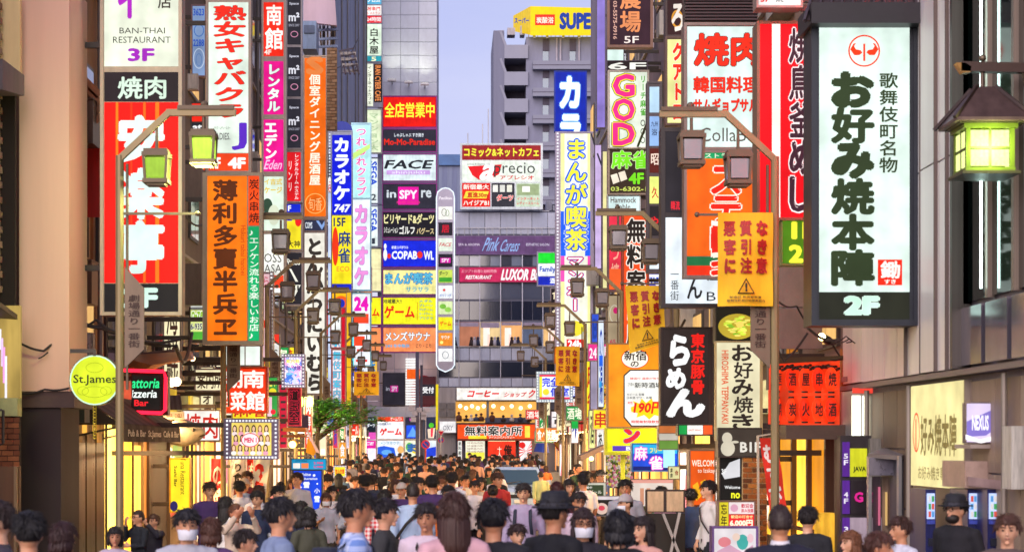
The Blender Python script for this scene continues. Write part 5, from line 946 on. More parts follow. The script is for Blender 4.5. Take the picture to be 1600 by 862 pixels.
def cable(pts, r, lb, m=None):
    P3 = [Vector(p) for p in pts]; out = []
    for i in range(len(P3)-1):
        for k in range(8):
            t = k/8; q = P3[i].lerp(P3[i+1], t); q.z -= .12*math.sin(math.pi*t)*(P3[i+1]-P3[i]).length*.5; out.append(q)
    out.append(P3[-1]); o = MB().tube(out, r, 6).build('cable', m or mat('2E2622',.6)); tag(o, lb, 'cable'); return o
cable([P(32,615,25.9),P(70,608,25.9),P(108,606,25.9)], .014, 'thin cable along the foot of the salmon wall')
cable([P(60,560,25.9),P(75,550,25.9)], .01, 'short loose wire on the brown pillar at the left')
cable([P(30,535,25.9),P(68,548,25.9),P(112,500,26.3)], .016, 'loose hanging cable looping across the dark pillar on the left')
cable([P(118,500,27.4),P(160,512,27.4),P(190,520,27.3),P(275,540,28),P(300,520,34)], .03, 'thick cable bundle under the red barbecue tower sign')
cable([P(110,520,27.4),P(150,500,27.4),P(200,528,27.3),P(282,530,28)], .02, 'thin tangled cable beneath the red tower sign')
cable([P(1215,470,24),P(1245,478,24.6),P(1262,505,24.8)], .012, 'thin wire hanging beside the green floor sign')
cable([P(1190,478,26),P(1225,565,26),P(1262,520,26)], .015, 'dark cable sagging behind the nearest right lamp pole')
def clutter(name, r, d, t, m, lb, cat): 
    q = thing(name, lb, cat, (P(r[0],r[3],d).x,d,P(r[0],r[3],d).z)); rectpiece('box', r, d, t, m, q, 0); rectpiece('lid', (r[0]-1,r[1]-2,r[2]+1,r[1]), d, t+.05, m, q, 0); return q
clutter('steel_box', (112,165,155,232), 28.6, .5, mat('6A6058',.4,.6), 'weathered steel box by the upper left sign edge', 'box')
clutter('steel_box', (110,412,153,478), 28.6, .5, mat('6A5A50',.4,.6), 'weathered steel box beside the lower red tower sign', 'box')
dr_ = MB().tube([P(130,556,28.2),P(130,520,28.2)], .17, 16).build('metal_drum', mat('A8A4B0',.3,.7)); tag(dr_, 'shiny round metal drum above the round pub sign', 'drum')
clutter('vent_box', (106,628,140,660), 28.3, .4, mat('3E3A34',.6), 'dark square ventilation box behind the round pub sign', 'box')
for i in range(4): MB().bar(P(118,112+i*13,28.4), P(156,150+i*13,28.4), .05, .12).build('sloping_rail', mat('A87858',.5,.3), pf)
for i, c in enumerate(('E03010','F04020')): rectpiece('red_board', (134,232,160,340-i*0), 28.9+i*.1, .05, mat('D01C10',.5), pf) if i == 0 else None
for i in range(3): rectpiece('slat', (134+i*8,340,139+i*8,402+i*4), 28.8, .05, mat(['2A201A','A86828','2A201A'][i],.6), pf)
rectpiece('picture_strip', (107,345,116,412), 28.2, .04, blend(['3060D8','F0F4F8','8A70C8'],.8,6), pf)

# things at the left kerb
sign((457,733,504,797), 36, 'blue backlit poster of a woman with white handwriting', [(459,735,502,795,'1848E0',[('White',(462,738,486,743),'F0F4FF',{'it':.3}),('Collaboration',(463,745,496,749),'F0F4FF',{'it':.3}),('こ雪',(464,752,484,762),'F4F8FF',{'w':.08}),('小',(491,762,500,770),'F4F8FF',{'w':.06}),('雪',(491,774,500,784),'F4F8FF',{'w':.06}),('disc',476,776,8,10,'C8A868'),('disc',476,777,4.5,6,'F4D0B8'),('disc',476,792,11,7,'F0ECE8'),('disc',491,742,2,2,'F8F8FF'),('disc',468,768,1.6,1.6,'F8F8FF'),('disc',496,755,1.3,1.3,'F8F8FF')])], frame='303848', fw=1.5, br=False, name='poster_board')
sign((455,716,510,734), 37, 'turquoise strip board with small dish pictures above the blue poster', [(456,717,509,733,'1890C0',[('rect',458,723,469,731,'F0E8E0','picture'),('rect',471,723,482,731,'E8804C','picture'),('LOTOS DINING',(462,718,480,721),'103048',{}),('2,980',(490,721,505,725),'E02860',{'w':.04}),('3,980',(490,727,505,731),'E02860',{'w':.04})])], frame='2A5068', fw=.8, br=False, name='menu_board')
sign((521,727,541,745), 47, 'tiny yellow sign with white bulb frame above the heads', [(523,729,539,743,'F4E430',[('飲み放題',(524,732,538,740),'E03820',{'w':.07})])], frame='6A60A0', fw=.6, br=False, dots=(522,728,540,744,7,6,.7,'FFFFFF'))
for i, (x0, x1, c, t, dd) in enumerate(((330,350,'B81C24','の菜',37.5),(362,382,'F0E8E4','り食べ放題',37),(386,402,'E83820','肉酒場',37.2),(398,422,'E8F0E8','22',36.8))):
    q = thing('nobori_flag', ['dark red tall banner flag beside the brown pole','white tall banner flag with black characters beside the brown pole','red tall banner flag between two white ones','white green and red slanted banner flag with big numerals'][i], 'flag', (P(x0,860,dd).x,dd,0))
    mp = lambda x, y, k, dd=dd, i=i: P(x+(y-717)*(-.12 if i > 1 else 0), y, dd)+Vector((0,.04*math.sin(y*.12+x*.2)-k,0))
    V = [mp(x0+(x1-x0)*a/4, 716+(826-716)*b/12, 0) for b in range(13) for a in range(5)]
    MB().add(V, [(b*5+a,b*5+a+1,(b+1)*5+a+1,(b+1)*5+a) for b in range(12) for a in range(4)]).build('cloth', mat(c,.8,0,.15,5), q, smooth=True)
    Fq = Face(mp, q, .004); Fq.items([(t,(x0+2,722,x1-2,800),['F4E8E0','303030','F8E8D8','E83020'][i],{'v':1,'w':.06,'em':0})])
    MB().bar((P(x0-1,0,dd).x,dd,0), P(x0-1+(-.0),712,dd), .03).build('flag_pole', mat('C8C8C8',.4), q)
sd = thing('warm_spot_lamp', 'warm projecting spot lamp under the flags left of the crowd', 'lamp', P(458,693,41))
MB().tube([P(458,693,41), P(464,690,41.2)], [.1,.05], 10).build('shade', mat('7A5A30',.4,.5), sd); MB().ball(P(457,694,40.95), .08, 8, 6).build('bulb', glow('FFD060',4,True), sd)
fl = thing('cloth_flags', 'yellow and white cloth flags hanging from a slanted pole on the left', 'flag', P(484,700,42))
MB().bar(P(478,668,42), P(498,705,42), .03).build('pole', mat('C0B0B0',.4), fl)
MB().prism([P(481,682,41.9),P(494,704,41.9),P(490,712,41.9),P(478,706,41.9)], (0,.03,0)).build('yellow_flag', mat('E8A820',.8), fl)
MB().prism([P(480,676,41.8),P(484,680,41.8),P(500,708,41.8),P(494,706,41.8)], (0,.03,0)).build('white_flag', mat('F0D8E0',.8), fl)
pv = thing('lattice_balcony', 'wooden balcony ledge with small figurines on the left', 'balcony', (P(460,675,43).x,43,P(460,675,43).z))
rectpiece('ledge', (446,668,482,674), 43, .7, mat('A86830',.6), pv); rectpiece('ledge', (446,679,480,683), 43, .7, mat('7A4A28',.6), pv)
rectpiece('back_board', (456,648,482,670), 43.6, .05, mat('4A3A58',.6), pv)
# maple branch tree
tr = thing('maple_tree', 'green maple with spreading leafy branches above the left pavement', 'tree', (P(498,0,48).x,48,.1))
tp = Vector((P(498,0,48).x,48,.1)); tk = MB(); tk.tube([tp, tp+Vector((.05,0,1.2)), tp+Vector((-.05,0,2.2)), tp+Vector((0,0,2.9))], [.09,.07,.055,.04], 8)
brs = []
R = random.Random(21)
for i in range(14):
    a = R.random()*6.28; ln = .5+R.random()*.6; e = tp+Vector((math.cos(a)*ln*.7+.1+.07*i, math.sin(a)*ln*.8, 2.95+R.random()*.55-.1-.02*i)); s = tp+Vector((0,0,2.2+R.random()*.7)); m_ = (s+e)/2+Vector((0,0,.12)); tk.tube([s,m_,e],[.03,.02,.008],6); brs.append((s,m_,e))
tk.build('trunk', mat('4A382A',.85,0,.3,6), tr)
for half in range(3):
    lf = MB()
    for k in range(1150):
        s, m_, e = R.choice(brs); t = R.random()**.45; c = s.lerp(m_,t*2) if t < .5 else m_.lerp(e,t*2-1); c = c+Vector((R.gauss(0,.11),R.gauss(0,.11),R.gauss(.03,.055)))
        sz = .04+R.random()*.035; a = R.random()*6.28; u = Vector((math.cos(a),math.sin(a),R.uniform(-.3,.3)))*sz; v = Vector((-math.sin(a),math.cos(a),R.uniform(-.4,.4)))*sz
        lf.add([c-u, c+v*.5, c+u, c-v*.5], [(0,1,2,3)])
    lf.build('foliage', mat(['5AA030','448A28','80BC48'][half],.6,0,.2), tr, kind='stuff')
gl = thing('green_flood_lamp', 'bright yellow green lamp glowing above the maple on the left', 'lamp', P(484,628,47)); MB().ball(P(484,627,47), (.09,.08,.14), 12, 8).build('bulb', glow('E0FF50',5,True), gl); MB().bar(P(484,630,47.1), P(476,640,47.3), .04).build('arm', DARKMETAL, gl)
l = bpy.data.lights.new('flood_light', 'POINT'); l.energy = 45; l.color = (.8, 1, .3); l.shadow_soft_size = .1
lo = bpy.data.objects.new('flood_light', l); COL.objects.link(lo); lo.location = P(486,622,46.6)
gl = thing('green_flood_lamp', 'dimmer yellow green lamp left of the bright one', 'lamp', P(471,628,47)); MB().ball(P(471,627,47), (.05,.06,.13), 12, 8).build('bulb', glow('D0F060',3,True), gl); MB().bar(P(471,630,47.1), P(466,640,47.3), .04).build('arm', DARKMETAL, gl)
# upper left: pink rooftop board, frame of floodlights
pk = thing('rooftop_board', 'big pale pink rooftop board seen at an angle, upper left', 'billboard', (P(500,40,66).x,66,P(500,40,66).z))
MB().prism([P(474,-20,66),P(522,-20,64),P(526,40,64),P(474,34,66)], (0,.2,0)).build('panel', mat('E8C8CC',.6,0,.15,.5), pk)
for x in (478,492,506,520): MB().bar(P(x,88,66), P(x,34,66), .1).build('post', DARKMETAL, pk)
for y in (46,60,72): MB().bar(P(472,y+3,65.6), P(528,y,65.6), .08).build('brace', mat('8A9AB8',.5,.4), pk)
for i in range(9):
    a = P(476+i*6,40,65.5); MB().bar(a, P(482+i*5,72,66.5), .06).build('strut', STEEL, pk)
ac = thing('rooftop_cooler', 'pale blue rooftop cooling unit behind the orange izakaya sign', 'machine', P(485,88,65)); rectpiece('casing', (476,45,498,88), 65, 1.2, mat('90A8C8',.5), ac); rectpiece('grille', (479,52,495,64), 65, .05, mat('5A6A88',.5), ac, 1.2); 
fg = thing('lamp_rack', 'square rack of small floodlights jutting out, upper left', 'lamp rack', P(545,95,68))
for i in range(5): MB().bar(P(530+i*1.5,80+i*8.5,68), P(552+i*2,76+i*8.5,67), .05).build('rail', mat('7A6A68',.5,.4), fg)
for i in range(4):
    MB().bar(P(531+i*7,80,68), P(540+i*7,116,67), .05).build('cross_rail', mat('7A6A68',.5,.4), fg)
    for j in range(4): 
        q = P(534+i*6.5+j*1.6,84+j*9,67.4); MB().box(q-Vector((.06,.06,.05)), q+Vector((.06,.06,.05))).build('lamp_head', mat('B0A8A0',.4,.4), fg)
# tan brick wall whose bricks can just be told apart
bw = thing('brick_gable', 'tan brick gable wall right of the orange izakaya sign', 'wall', (P(522,200,63).x,63,P(522,200,63).z))
rectpiece('mortar', (511,76,527,205), 63, .1, mat('8A705A',.9), bw)
for j in range(26):
    for k in range(2): rectpiece('brick', (511.3+k*8-(j % 2)*3 if k else 511.3, 76.6+j*4.9, 518.6+k*8-(j % 2)*3, 80.6+j*4.9), 63, .03, mat(['B08C68','A07C5A','BC9874'][(j+k) % 3],.85,0,.1), bw, .1)

# ---------------------------------------------------------------- right edge: modern facade
X = 5.5
mb_ = thing('modern_building', 'glass and white aluminium building filling the right edge', 'building', (X,20,0))
AL = [mat('F0E6E2',.4,.1,.08), mat('F4EAE4',.4,.1,.08), mat('E6DCD8',.4,.1,.08)]
DKG = [glass('0A1210',.06), glass('10201E',.05), glass('080C10',.06)]
for g_ in DKG: g_.node_tree.nodes['Principled BSDF'].inputs['Coat Weight'].default_value = 0; g_.node_tree.nodes['Principled BSDF'].inputs['Specular IOR Level'].default_value = .35
box('wall', (X+.02,14,ground(14)-.3), (X+9,26.2,24), mat('8A8088',.7), mb_)
def rp(nm_, d0, d1, z0, z1, m, out=.06, x0=None): return piece(nm_, ((X if x0 is None else x0),d0,z0), (X-out,d1,z1), m, mb_)
for j in range(6):
    z = 3.12+j*2.3
    for i, (a, b) in enumerate(((22.5,23.3),(23.32,24.0),(24.02,24.65),(24.67,25.3))): rp('cladding_panel', a, b, z+.02, z+2.28, mat('F8E4E4',.4,.05,.1), .05)
    for i, (a, b) in enumerate(((20.28,20.62),(20.64,21.1),(21.12,21.75),(21.77,22.48))): rp('cladding_panel', a, b, z+.01, z+2.29, AL[(i) % 3], .12+.03*(i == 2))
    for i, (a, b) in enumerate(((25.32,25.9),(25.92,26.5))): rp('cladding_panel', a, b, z+.03, z+2.27, AL[(i+j+1) % 3], .05)
for d in (22.49,21.76,21.11,20.63): rp('joint_strip', d-.012, d+.012, 3.12, 17, mat('6A5A54',.6), .16)
for i, (a, b) in enumerate(((19.45,20.2),(18.55,19.3),(17.0,18.4),(15.6,16.9))):
    for j in range(4): rp('window_pane', a, b, 3.82+j*3.5, 7.2+j*3.5, DKG[i % 3], .03)
    rp('window_mullion', b, b+.08, 3.8, 17, mat('8A7A70',.4,.4), .08)
    rp('reflective_panel', a, b, 3.15, 3.75, mat('C8C0D0',.12,.9,.1), .10)
rp('window_surround', 20.2, 20.28, 3.12, 17, mat('4A4440',.4,.4), .2); rp('window_transom', 15, 20.2, 7.21, 7.31, mat('5A504C',.4,.4), .1)
rp('lower_trim', 15, 26.4, 3.05, 3.11, mat('7A7078',.5,.3), .15)
for i in range(5):
    for j in range(4): rp('wall_tile', 22.7+i*.74, 23.42+i*.74, .12+j*.72, .82+j*.72, mat(['7A6658','705C50','846E60'][(i+j*2) % 3],.6,0,.25,3,.2), .02)
for i in range(9):
    for j in range(3): rp('wall_panel', 15+i*.85, 15.83+i*.85, .12+j*.96, 1.06+j*.96, mat(['A08878','947C6C','A89080'][(i*2+j) % 3],.55,0,.2,3,.15), .02)
# red neon tubes mounted behind the big white sign that wash the panels
for i, (d, z0, z1) in enumerate(((22.75,6.95,8.6),(22.75,5.2,6.2))):
    t_ = MB().tube([(X-.32,d,z0),(X-.32,d,z1)], .04, 8).build('red_neon_tube', glow('FF2038',26,True,.02)); tag(t_, ('upper' if i == 0 else 'lower')+' red neon tube washing the white cladding behind the big sign', 'neon light')
t_ = MB().tube([(X-.12,19.38,3.9),(X-.12,19.38,9)], .012, 8).build('pale_neon_tube', glow('D8FFF4',5,True,.02)); tag(t_, 'pale green vertical light tube between the dark panes', 'neon light')
# facade signs of the right edge
wall_sign(1, 20.15, 22.45, 1.85, 3.0, 'cream shop sign with red round emblem in dark characters, right edge', [(0,0,100,60,'E8DC9C',[('ring',12,28,7,12,1.4,'E84828'),('rect',11,20,13,38,'E84828'),('好み焼本陣',(22,18,90,42),'7A6A38',{'w':.06}),('お好み焼き専門店',(18,48,86,56),'8A7A48',{'w':.03})])], 100, 60, depth=.08, em=.95)
nx = thing('projecting_sign', 'white and violet projecting sign with swoosh at the right edge', 'sign', (4.95,19.6,2.35))
piece('cabinet', P(1516,692,19.4), P(1592,628,19.4)+Vector((0,.3,0)), mat('7A7078',.5,.3), nx)
F = Face(lambda x, y, k: P(x,y,19.4)+Vector((0,-k,0)), nx, .004)
F.items([('rect',1510,630,1574,690,'D8C8E8'),('poly',[(1510,658),(1562,634),(1566,640),(1562,664),(1540,680),(1510,682)],'8070C0'),('NEXUS',(1518,648,1544,672),'F8F4FF',{'w':.06}),('poly',[(1508,678),(1530,686),(1552,680),(1568,656),(1572,634),(1574,634),(1572,664),(1558,686),(1532,692),(1508,686)],'FFF8FF'),('rect',1574,634,1590,690,mat('B0A4AC',.5,.2),'side_strip')], .95)
lbx = thing('fluorescent_box', 'tall open light box with white fluorescent tubes behind', 'light box', (P(1360,730,25).x,25,P(1360,730,25).z))
piece('casing', P(1331,730,25), P(1392,610,25)+Vector((0,.7,0)), mat('A8A4A4',.5,.3), lbx)
for x in (1338,1355):
    for y in (1,): piece('tube_panel', P(x-7,722,25)+Vector((0,-.02,0)), P(x+6,618,25), glow('FFFFE4',1.5,True,.15), lbx)
rectpiece('red_edge', (1331,606,1364,614), 25, .03, glow('F04838',.9,False), lbx, .02); rectpiece('side', (1364,612,1392,730), 25, .02, mat('9AA0A0',.5,.3), lbx)
MB().prism([P(1364,608,25),P(1403,606,26),P(1403,718,26),P(1364,730,25)], (0,.02,0)).build('side_cover', mat('A0A4A6',.5,.3), lbx)
# booth with sloping roof
bo = thing('entrance_booth', 'metal entrance booth with sloping roof below the light box', 'booth', (P(1400,862,23.6).x,23.6,ground(23)))
MB().prism([P(1356,708,23.6),P(1405,690,24.6),P(1440,694,23.8),P(1408,712,23.0)], (0,0,-.05)).build('roof', mat('9A9498',.4,.5), bo)
piece('side_wall', P(1408,880,23.1), P(1452,712,23.1)+Vector((0,.6,0)), mat('5A5660',.6,.2), bo)
piece('post', P(1357,880,23.6), P(1362,712,23.6)+Vector((0,.1,0)), STEEL, bo); piece('post', P(1404,880,23.0), P(1409,712,23.0)+Vector((0,.1,0)), STEEL, bo)
piece('fascia_panel', P(1358,742,23.5), P(1406,714,23.5)+Vector((0,.05,0)), mat('8A8698',.3,.6), bo)
for i in range(3): piece('glass_door', P(1364+i*14,880,23.9), P(1376+i*14,744,23.9)+Vector((0,.05,0)), glass(['4A3A44','8A7868','3A3038'][i]), bo)
for i in range(3): rectpiece('painted_reflection', (1372+i*11,760+i*8,1375+i*11,820), 23.85, .02, glow(['E87898','F8C880','A8B8F0'][i],.6,False), bo)  # reflections painted as glowing strips just before the glass doors
cl_ = thing('floor_directory', 'purple vertical floor directory with 5F, 4F and 3F plates', 'sign', (P(1322,860,24.6).x,24.6,P(1322,850,24.6).z))
rectpiece('column', (1308,680,1356,860), 24.6, .2, mat('3A3438',.4,.4), cl_); rectpiece('plate_5F', (1316,690,1327,744), 24.4, .03, glow('5A2890',.8), cl_); rectpiece('plate_4F', (1316,750,1327,802), 24.4, .03, glow('5A2890',.8), cl_); rectpiece('plate_3F', (1316,808,1327,850), 24.4, .03, glow('5A2890',.8), cl_)
for c in cl_.children:
    if c.name.startswith('plate'): c.name = 'floor_plate'
rectpiece('picture', (1328,700,1354,744), 24.4, .03, glow('D8D828',.8), cl_); rectpiece('picture', (1328,750,1354,802), 24.4, .03, mat('201420',.4), cl_); rectpiece('picture', (1328,808,1354,850), 24.4, .03, glow('C0A8B8',.6), cl_)
F = Face(lambda x, y, k: P(x,y,24.36)+Vector((0,-k,0)), cl_, .004); F.items([(t,(1318,y,1325,y+8),'F0E8F8',{'w':.05}) for t, y in (('5',708),('F',718),('4',768),('F',778),('3',822),('F',832))]+[('G',(1334,768,1348,784),'E02890',{'w':.08}),('JAVA',(1332,728,1352,738),'283018',{'w':.06})], .9)
# vending machines
for i, (x0, x1) in enumerate(((1512,1541),(1543,1578),(1446,1462))):
    d = (19.6,19.2,20.8)[i]; q = thing('vending_machine', ['left blue lit drinks vending machine at the right edge','right blue lit drinks vending machine at the right edge','slim blue lit vending machine behind the man in black hat'][i], 'vending machine', (P(x0,0,d).x,d,ground(d)))
    piece('casing', (P(x0,0,d).x,d,ground(d)), (P(x1,0,d).x,d+.7,P(0,764,d).z), mat('1C2260',.4,.2), q); F = Face(lambda x, y, k, d=d: P(x,y,d)+Vector((0,-k,0)), q, .006)
    rectpiece('display_window', (x0+2,770,x1-2,810), d, .02, glow('B8C8F8',1.1,True,.1), q)
    for a in range(3):
        for b in range(max(2,int((x1-x0-6)/5))): rectpiece('can', (x0+4+b*5,774+a*12,x0+7+b*5,783+a*12), d, .03, glow(['E86048','60A8E8','F0E8E8','50B068'][(a+b+i) % 4],.7,False), q, .02)
    rectpiece('button_row', (x0+2,812,x1-2,818), d, .03, mat('4050B8',.4), q); rectpiece('pickup_flap', (x0+4,840,x1-4,852), d, .03, mat('181C30',.4), q)
cn = thing('shop_canopy', 'beige stepped canopy over the vending machines', 'canopy', (P(1550,760,19.5).x,19.5,P(1550,760,19.5).z))
piece('beam', P(1508,762,19.5), P(1610,720,19.5)+Vector((0,.9,0)), mat('B89C90',.5,.2), cn); MB().prism([P(1512,744,19.4),P(1578,752,18.9),P(1582,766,18.9),P(1514,758,19.4)], (0,.05,0)).build('sloped_panel', mat('C8A8A4',.4,.3), cn); piece('cap', P(1516,700,19.4), P(1590,694,19.4)+Vector((0,.6,0)), mat('A89890',.5), cn)
for (r, d, c, lb, t, tc) in (((1585,735,1598,748),18.6,'C82028','tiny red sticker sign on the right edge wall','S','F8F0F0'),((1586,774,1602,786),18.6,'F0C830','small yellow plate with blue letters at the right edge','ZM','2050B8'),((1596,684,1604,716),18.6,'5A5058','small dark plate high on the right edge wall','S','E8E0E8')):
    sign(r, d, lb, [(r[0]+.5,r[1]+.5,r[2]-.5,r[3]-.5,c,[(t,(r[0]+3,r[1]+3,r[2]-3,r[3]-3),tc,{'w':.05})])], frame='7A7078', fw=.5, name='wall_plate', br=False, depth=.05)
# hanging japanese lantern at the top right
hl = thing('hanging_lantern', 'japanese street lantern with peaked roof lit yellow green, upper right', 'lantern', P(1537,276,18)); d = 18
MB().bar(P(1500,105,d), P(1640,108,d), .1, .09).build('beam', mat('4A3630',.5,.3), hl); MB().prism([P(1494,98,d-.05),P(1508,98,d-.05),P(1518,104,d-.05),P(1516,113,d-.05),P(1504,114,d-.05)], (0,.1,0)).build('beam_tip', mat('A07840',.4,.5), hl)
MB().ball(P(1535,91,d), .035, 12, 8).build('finial', mat('7A6A58',.4,.5), hl, smooth=True); MB().tube([P(1535,100,d),P(1535,142,d)], .022, 8).build('stem', mat('5A4A40',.4,.5), hl)
c = P(1537,0,d); zt = P(0,138,d).z; zb = P(0,192,d).z; w1, w2 = .085, .34
MB().add([(c.x-w1,d-w1,zt),(c.x+w1,d-w1,zt),(c.x+w1,d+w1,zt),(c.x-w1,d+w1,zt),(c.x-w2,d-w2,zb),(c.x+w2,d-w2,zb),(c.x+w2,d+w2,zb),(c.x-w2,d+w2,zb),(c.x-w2,d-w2,zb-.03),(c.x+w2,d-w2,zb-.03),(c.x+w2,d+w2,zb-.03),(c.x-w2,d+w2,zb-.03)],
    [(3,2,1,0),(0,1,5,4),(1,2,6,5),(2,3,7,6),(3,0,4,7),(4,5,9,8),(5,6,10,9),(6,7,11,10),(7,4,8,11),(8,9,10,11)]).build('roof', mat('6A5450',.4,.5,.3,6), hl)
for sx in (-1,1):
    for sy in (-1,1): MB().bar((c.x+sx*.09,d+sy*.09,zt+.005), (c.x+sx*.37,d+sy*.37,zb-.01), .03).build('roof_rib', mat('54443E',.4,.5), hl)
for k, (y0, y1, w_) in enumerate(((192,199,.29),(199,206,.25),(266,272,.23),(272,277,.27))): piece('rim', (c.x-w_,d-w_,P(0,y1,d).z), (c.x+w_,d+w_,P(0,y0,d).z-.002), mat('6A7A20' if k in (1,2) else '4A4430',.4,.3), hl)
h0, h1 = P(0,266,d).z, P(0,206,d).z; a = .205
lg = glow('F2FFA0',1.14,True,.2,scale=6)
for nx_, ny_ in ((0,-1),(1,0),(-1,0),(0,1)):
    for q1 in (-1,1):
        for q2 in (0,1):
            o1 = q1*a*.46; zz0 = h0+.012+(h1-h0)*.5*q2; zz1 = zz0+(h1-h0)*.5-.03
            if ny_: piece('pane', (c.x+o1-a*.40,d+ny_*a-.008,zz0), (c.x+o1+a*.40,d+ny_*a+.008,zz1), lg, hl)
            else: piece('pane', (c.x+nx_*a-.008,d+o1-a*.40,zz0), (c.x+nx_*a+.008,d+o1+a*.40,zz1), lg, hl)
for sx in (-1,1):
    for sy in (-1,1): piece('corner_post', (c.x+sx*a-.02,d+sy*a-.02,h0), (c.x+sx*a+.02,d+sy*a+.02,h1), mat('6A7A20',.4,.3), hl)
MB().box((c.x-.012,d-a-.012,h0),(c.x+.012,d+a+.012,h1)).box((c.x-a-.012,d-.012,h0+.001),(c.x+a+.012,d+.012,h1-.001)).box((c.x-a-.013,d-a-.013,(h0+h1)/2-.012),(c.x+a+.013,d+a+.013,(h0+h1)/2+.01)).build('glazing_bars', mat('4A5018',.5,.2), hl)
MB().bar(P(1601,112,d), P(1640,300,d), .05).build('brace', mat('4A3630',.5,.3), hl)
l = bpy.data.lights.new('lantern_light', 'POINT'); l.energy = 14; l.color = (.8, 1, .4); l.shadow_soft_size = .15
lo = bpy.data.objects.new('lantern_light', l); COL.objects.link(lo); lo.location = (c.x, d-.35, (h0+h1)/2)

# red lantern wall and the stair entrance
lw = thing('red_lantern_wall', 'glowing red fascia with two rows of paper lanterns, right side', 'shop sign', (P(1262,665,25.6).x,25.6,P(1262,665,25.6).z)); d = 25.6
MB().prism([P(1203,568,27.6),P(1312,562,d),P(1312,666,d),P(1203,662,27.6)], (0,.15,0)).build('backing', glow('F03412',.9,True,.35,scale=1.6), lw)
MB().prism([P(1200,560,27.6),P(1314,556,d),P(1314,563,d),P(1200,569,27.6)], (0,-.15,0)).build('cornice', mat('3A1810',.6), lw)
RL = [glow('FF3A14',1.15,True,.25,scale=7), glow('F42C10',1.05,True,.25,scale=7)]
for row in range(2):
    for k in range(5):
        x = 1213+k*20.5; y = 593+row*47; dd = 27.5-k*.43; c = P(x,y,dd)
        def rib(n, p): return Vector((p.x*(1+.03*math.cos(n.z*22)), p.y*(1+.03*math.cos(n.z*22)), p.z))
        ln = MB().ball(c-Vector((0,.16,0)), (.085,.085,.165), 14, 16, rib).build('paper_lantern', RL[(row+k) % 2], lw, smooth=True)
        for s_ in (-1,1): MB().tube([c+Vector((0,-.16,s_*.16)), c+Vector((0,-.16,s_*.185))], .045, 10).build('lantern_cap', mat('1E1410',.5), ln)
        F = Face(lambda u, v, q, c=c: c+Vector(((u-.5)*.11, -.245-q, (.5-v)*.2)), ln, .002); F.items([('居酒屋串焼炭火地酒'[(k+row*4) % 9], (0,0,1,1), '2A0C08', {'v':1,'w':.07,'em':0})])
for i in range(26): 
    x = 1206+i*4; MB().bar(P(x,572+(i*5) % 7,27.3-i*.065), P(x+5,570+(i*3) % 7,27.2-i*.065), .03).build('charcoal_mark', mat('3A140C',.8), lw)
st = thing('stair_entrance', 'amber lit stair entrance framed in dark timber beneath the red lanterns', 'entrance', (P(1260,862,28).x,28,ground(28)))
for i, (a_, b_, c_, e_) in enumerate(((30.2,31.5,'FFA824',1.1),(28.9,30.0,'FFB838',1.2),(27.5,28.75,'FFA01C',1.0))): piece('glowing_wall', (X,a_,ground(29)), (X-.05,b_,2.55), glow(c_,e_,True,.4,scale=.9), st)  # amber panels glow by themselves in place of light on the stair
for y in (28.82,30.1,31.55,27.42): piece('door_post', (X,y-.06,0), (X-.12,y+.06,2.6), mat('4A2A14',.5), st)
piece('hand_rail', (X-.06,27.6,1.0), (X-.1,31.4,1.06), mat('6A3A18',.5), st)
rectpiece('lintel', (1218,664,1330,686), 25.9, .5, mat('5A4438',.6), st); rectpiece('door_post', (1304,668,1312,880), 25.9, .2, mat('4A3A34',.5,.3), st)
rectpiece('counter', (1272,800,1300,880), 26.5, .4, glow('F8B838',.8,True,.3), st)
rectpiece('timber_panel', (1312,545,1356,640), 26.6, .1, mat('A86A28',.6,0,.3,3), st); rectpiece('stone_slab', (1205,415,1312,480), 28, .1, mat('8A7A74',.8,0,.2,3,.3), st); rectpiece('stone_slab', (1205,482,1312,545), 28, .1, mat('806E68',.8,0,.2,3,.3), st)
sl = thing('shop_spot_lamp', 'small warm spot lamp on a bracket above the red lanterns', 'lamp', P(1290,528,25.4)); MB().tube([P(1284,526,25.3),P(1294,532,25.4),P(1304,536,25.5)], [.05,.06,.03], 10).build('shade', mat('2A2420',.4,.5), sl); MB().ball(P(1284,526,25.25), .05, 10, 8).build('bulb', glow('FFE890',6,True), sl)
cable([P(1300,536,25.5),P(1316,560,25.6),P(1298,562,25.5)], .012, 'dark cable looping below the warm spot lamp')
for i in range(3): cable([P(1306+i*8,535,25.7),P(1322+i*5,525+i*4,25.7),P(1345,540,25.7)], .008, ['thin loose wire over the timber panel, top','thin loose wire over the timber panel, middle','thin loose wire over the timber panel, bottom'][i])
# brick pier under the B1F banner: every brick
bp = thing('brick_pier', 'orange lit brick pier under the okonomiyaki banner sign', 'wall', (P(1176,862,28).x,28,ground(28)))
rectpiece('mortar', (1159,713,1197,862), 28, .08, mat('E8C088',.9), bp)
R = random.Random(9)
for j in range(18):
    x = 1159-(j % 2)*7
    while x < 1197:
        x0 = max(1159.4, x+.5); x1 = min(1196.6, x+14)
        if x1-x0 > 2: rectpiece('brick', (x0, 714+j*8.2, x1, 720.6+j*8.2), 28, .02+R.random()*.01, mat(R.choice(['B06828','A05A20','BC7830','6A3C18']),.85,0,.2,6,.2), bp, .08)
        x += 15
nf_ = thing('nobori_flag', 'red banner flag with white brush characters beside the right lamp', 'flag', (P(1190,680,26).x,26,ground(26)))
mp = lambda x, y, k: P(x+(y-685)*.14, y, 26)+Vector((0,.03*math.sin(y*.1)-k,0))
V = [mp(1187+27*a/4, 684+125*b/12, 0) for b in range(13) for a in range(5)]
MB().add(V, [(b*5+a,b*5+a+1,(b+1)*5+a+1,(b+1)*5+a) for b in range(12) for a in range(4)]).build('cloth', mat('E83420',.8,0,.15,5), nf_, smooth=True); Face(mp, nf_, .004).items([('むすび',(1189,692,1210,790),'FFF4EC',{'v':1,'w':.07,'em':0})])
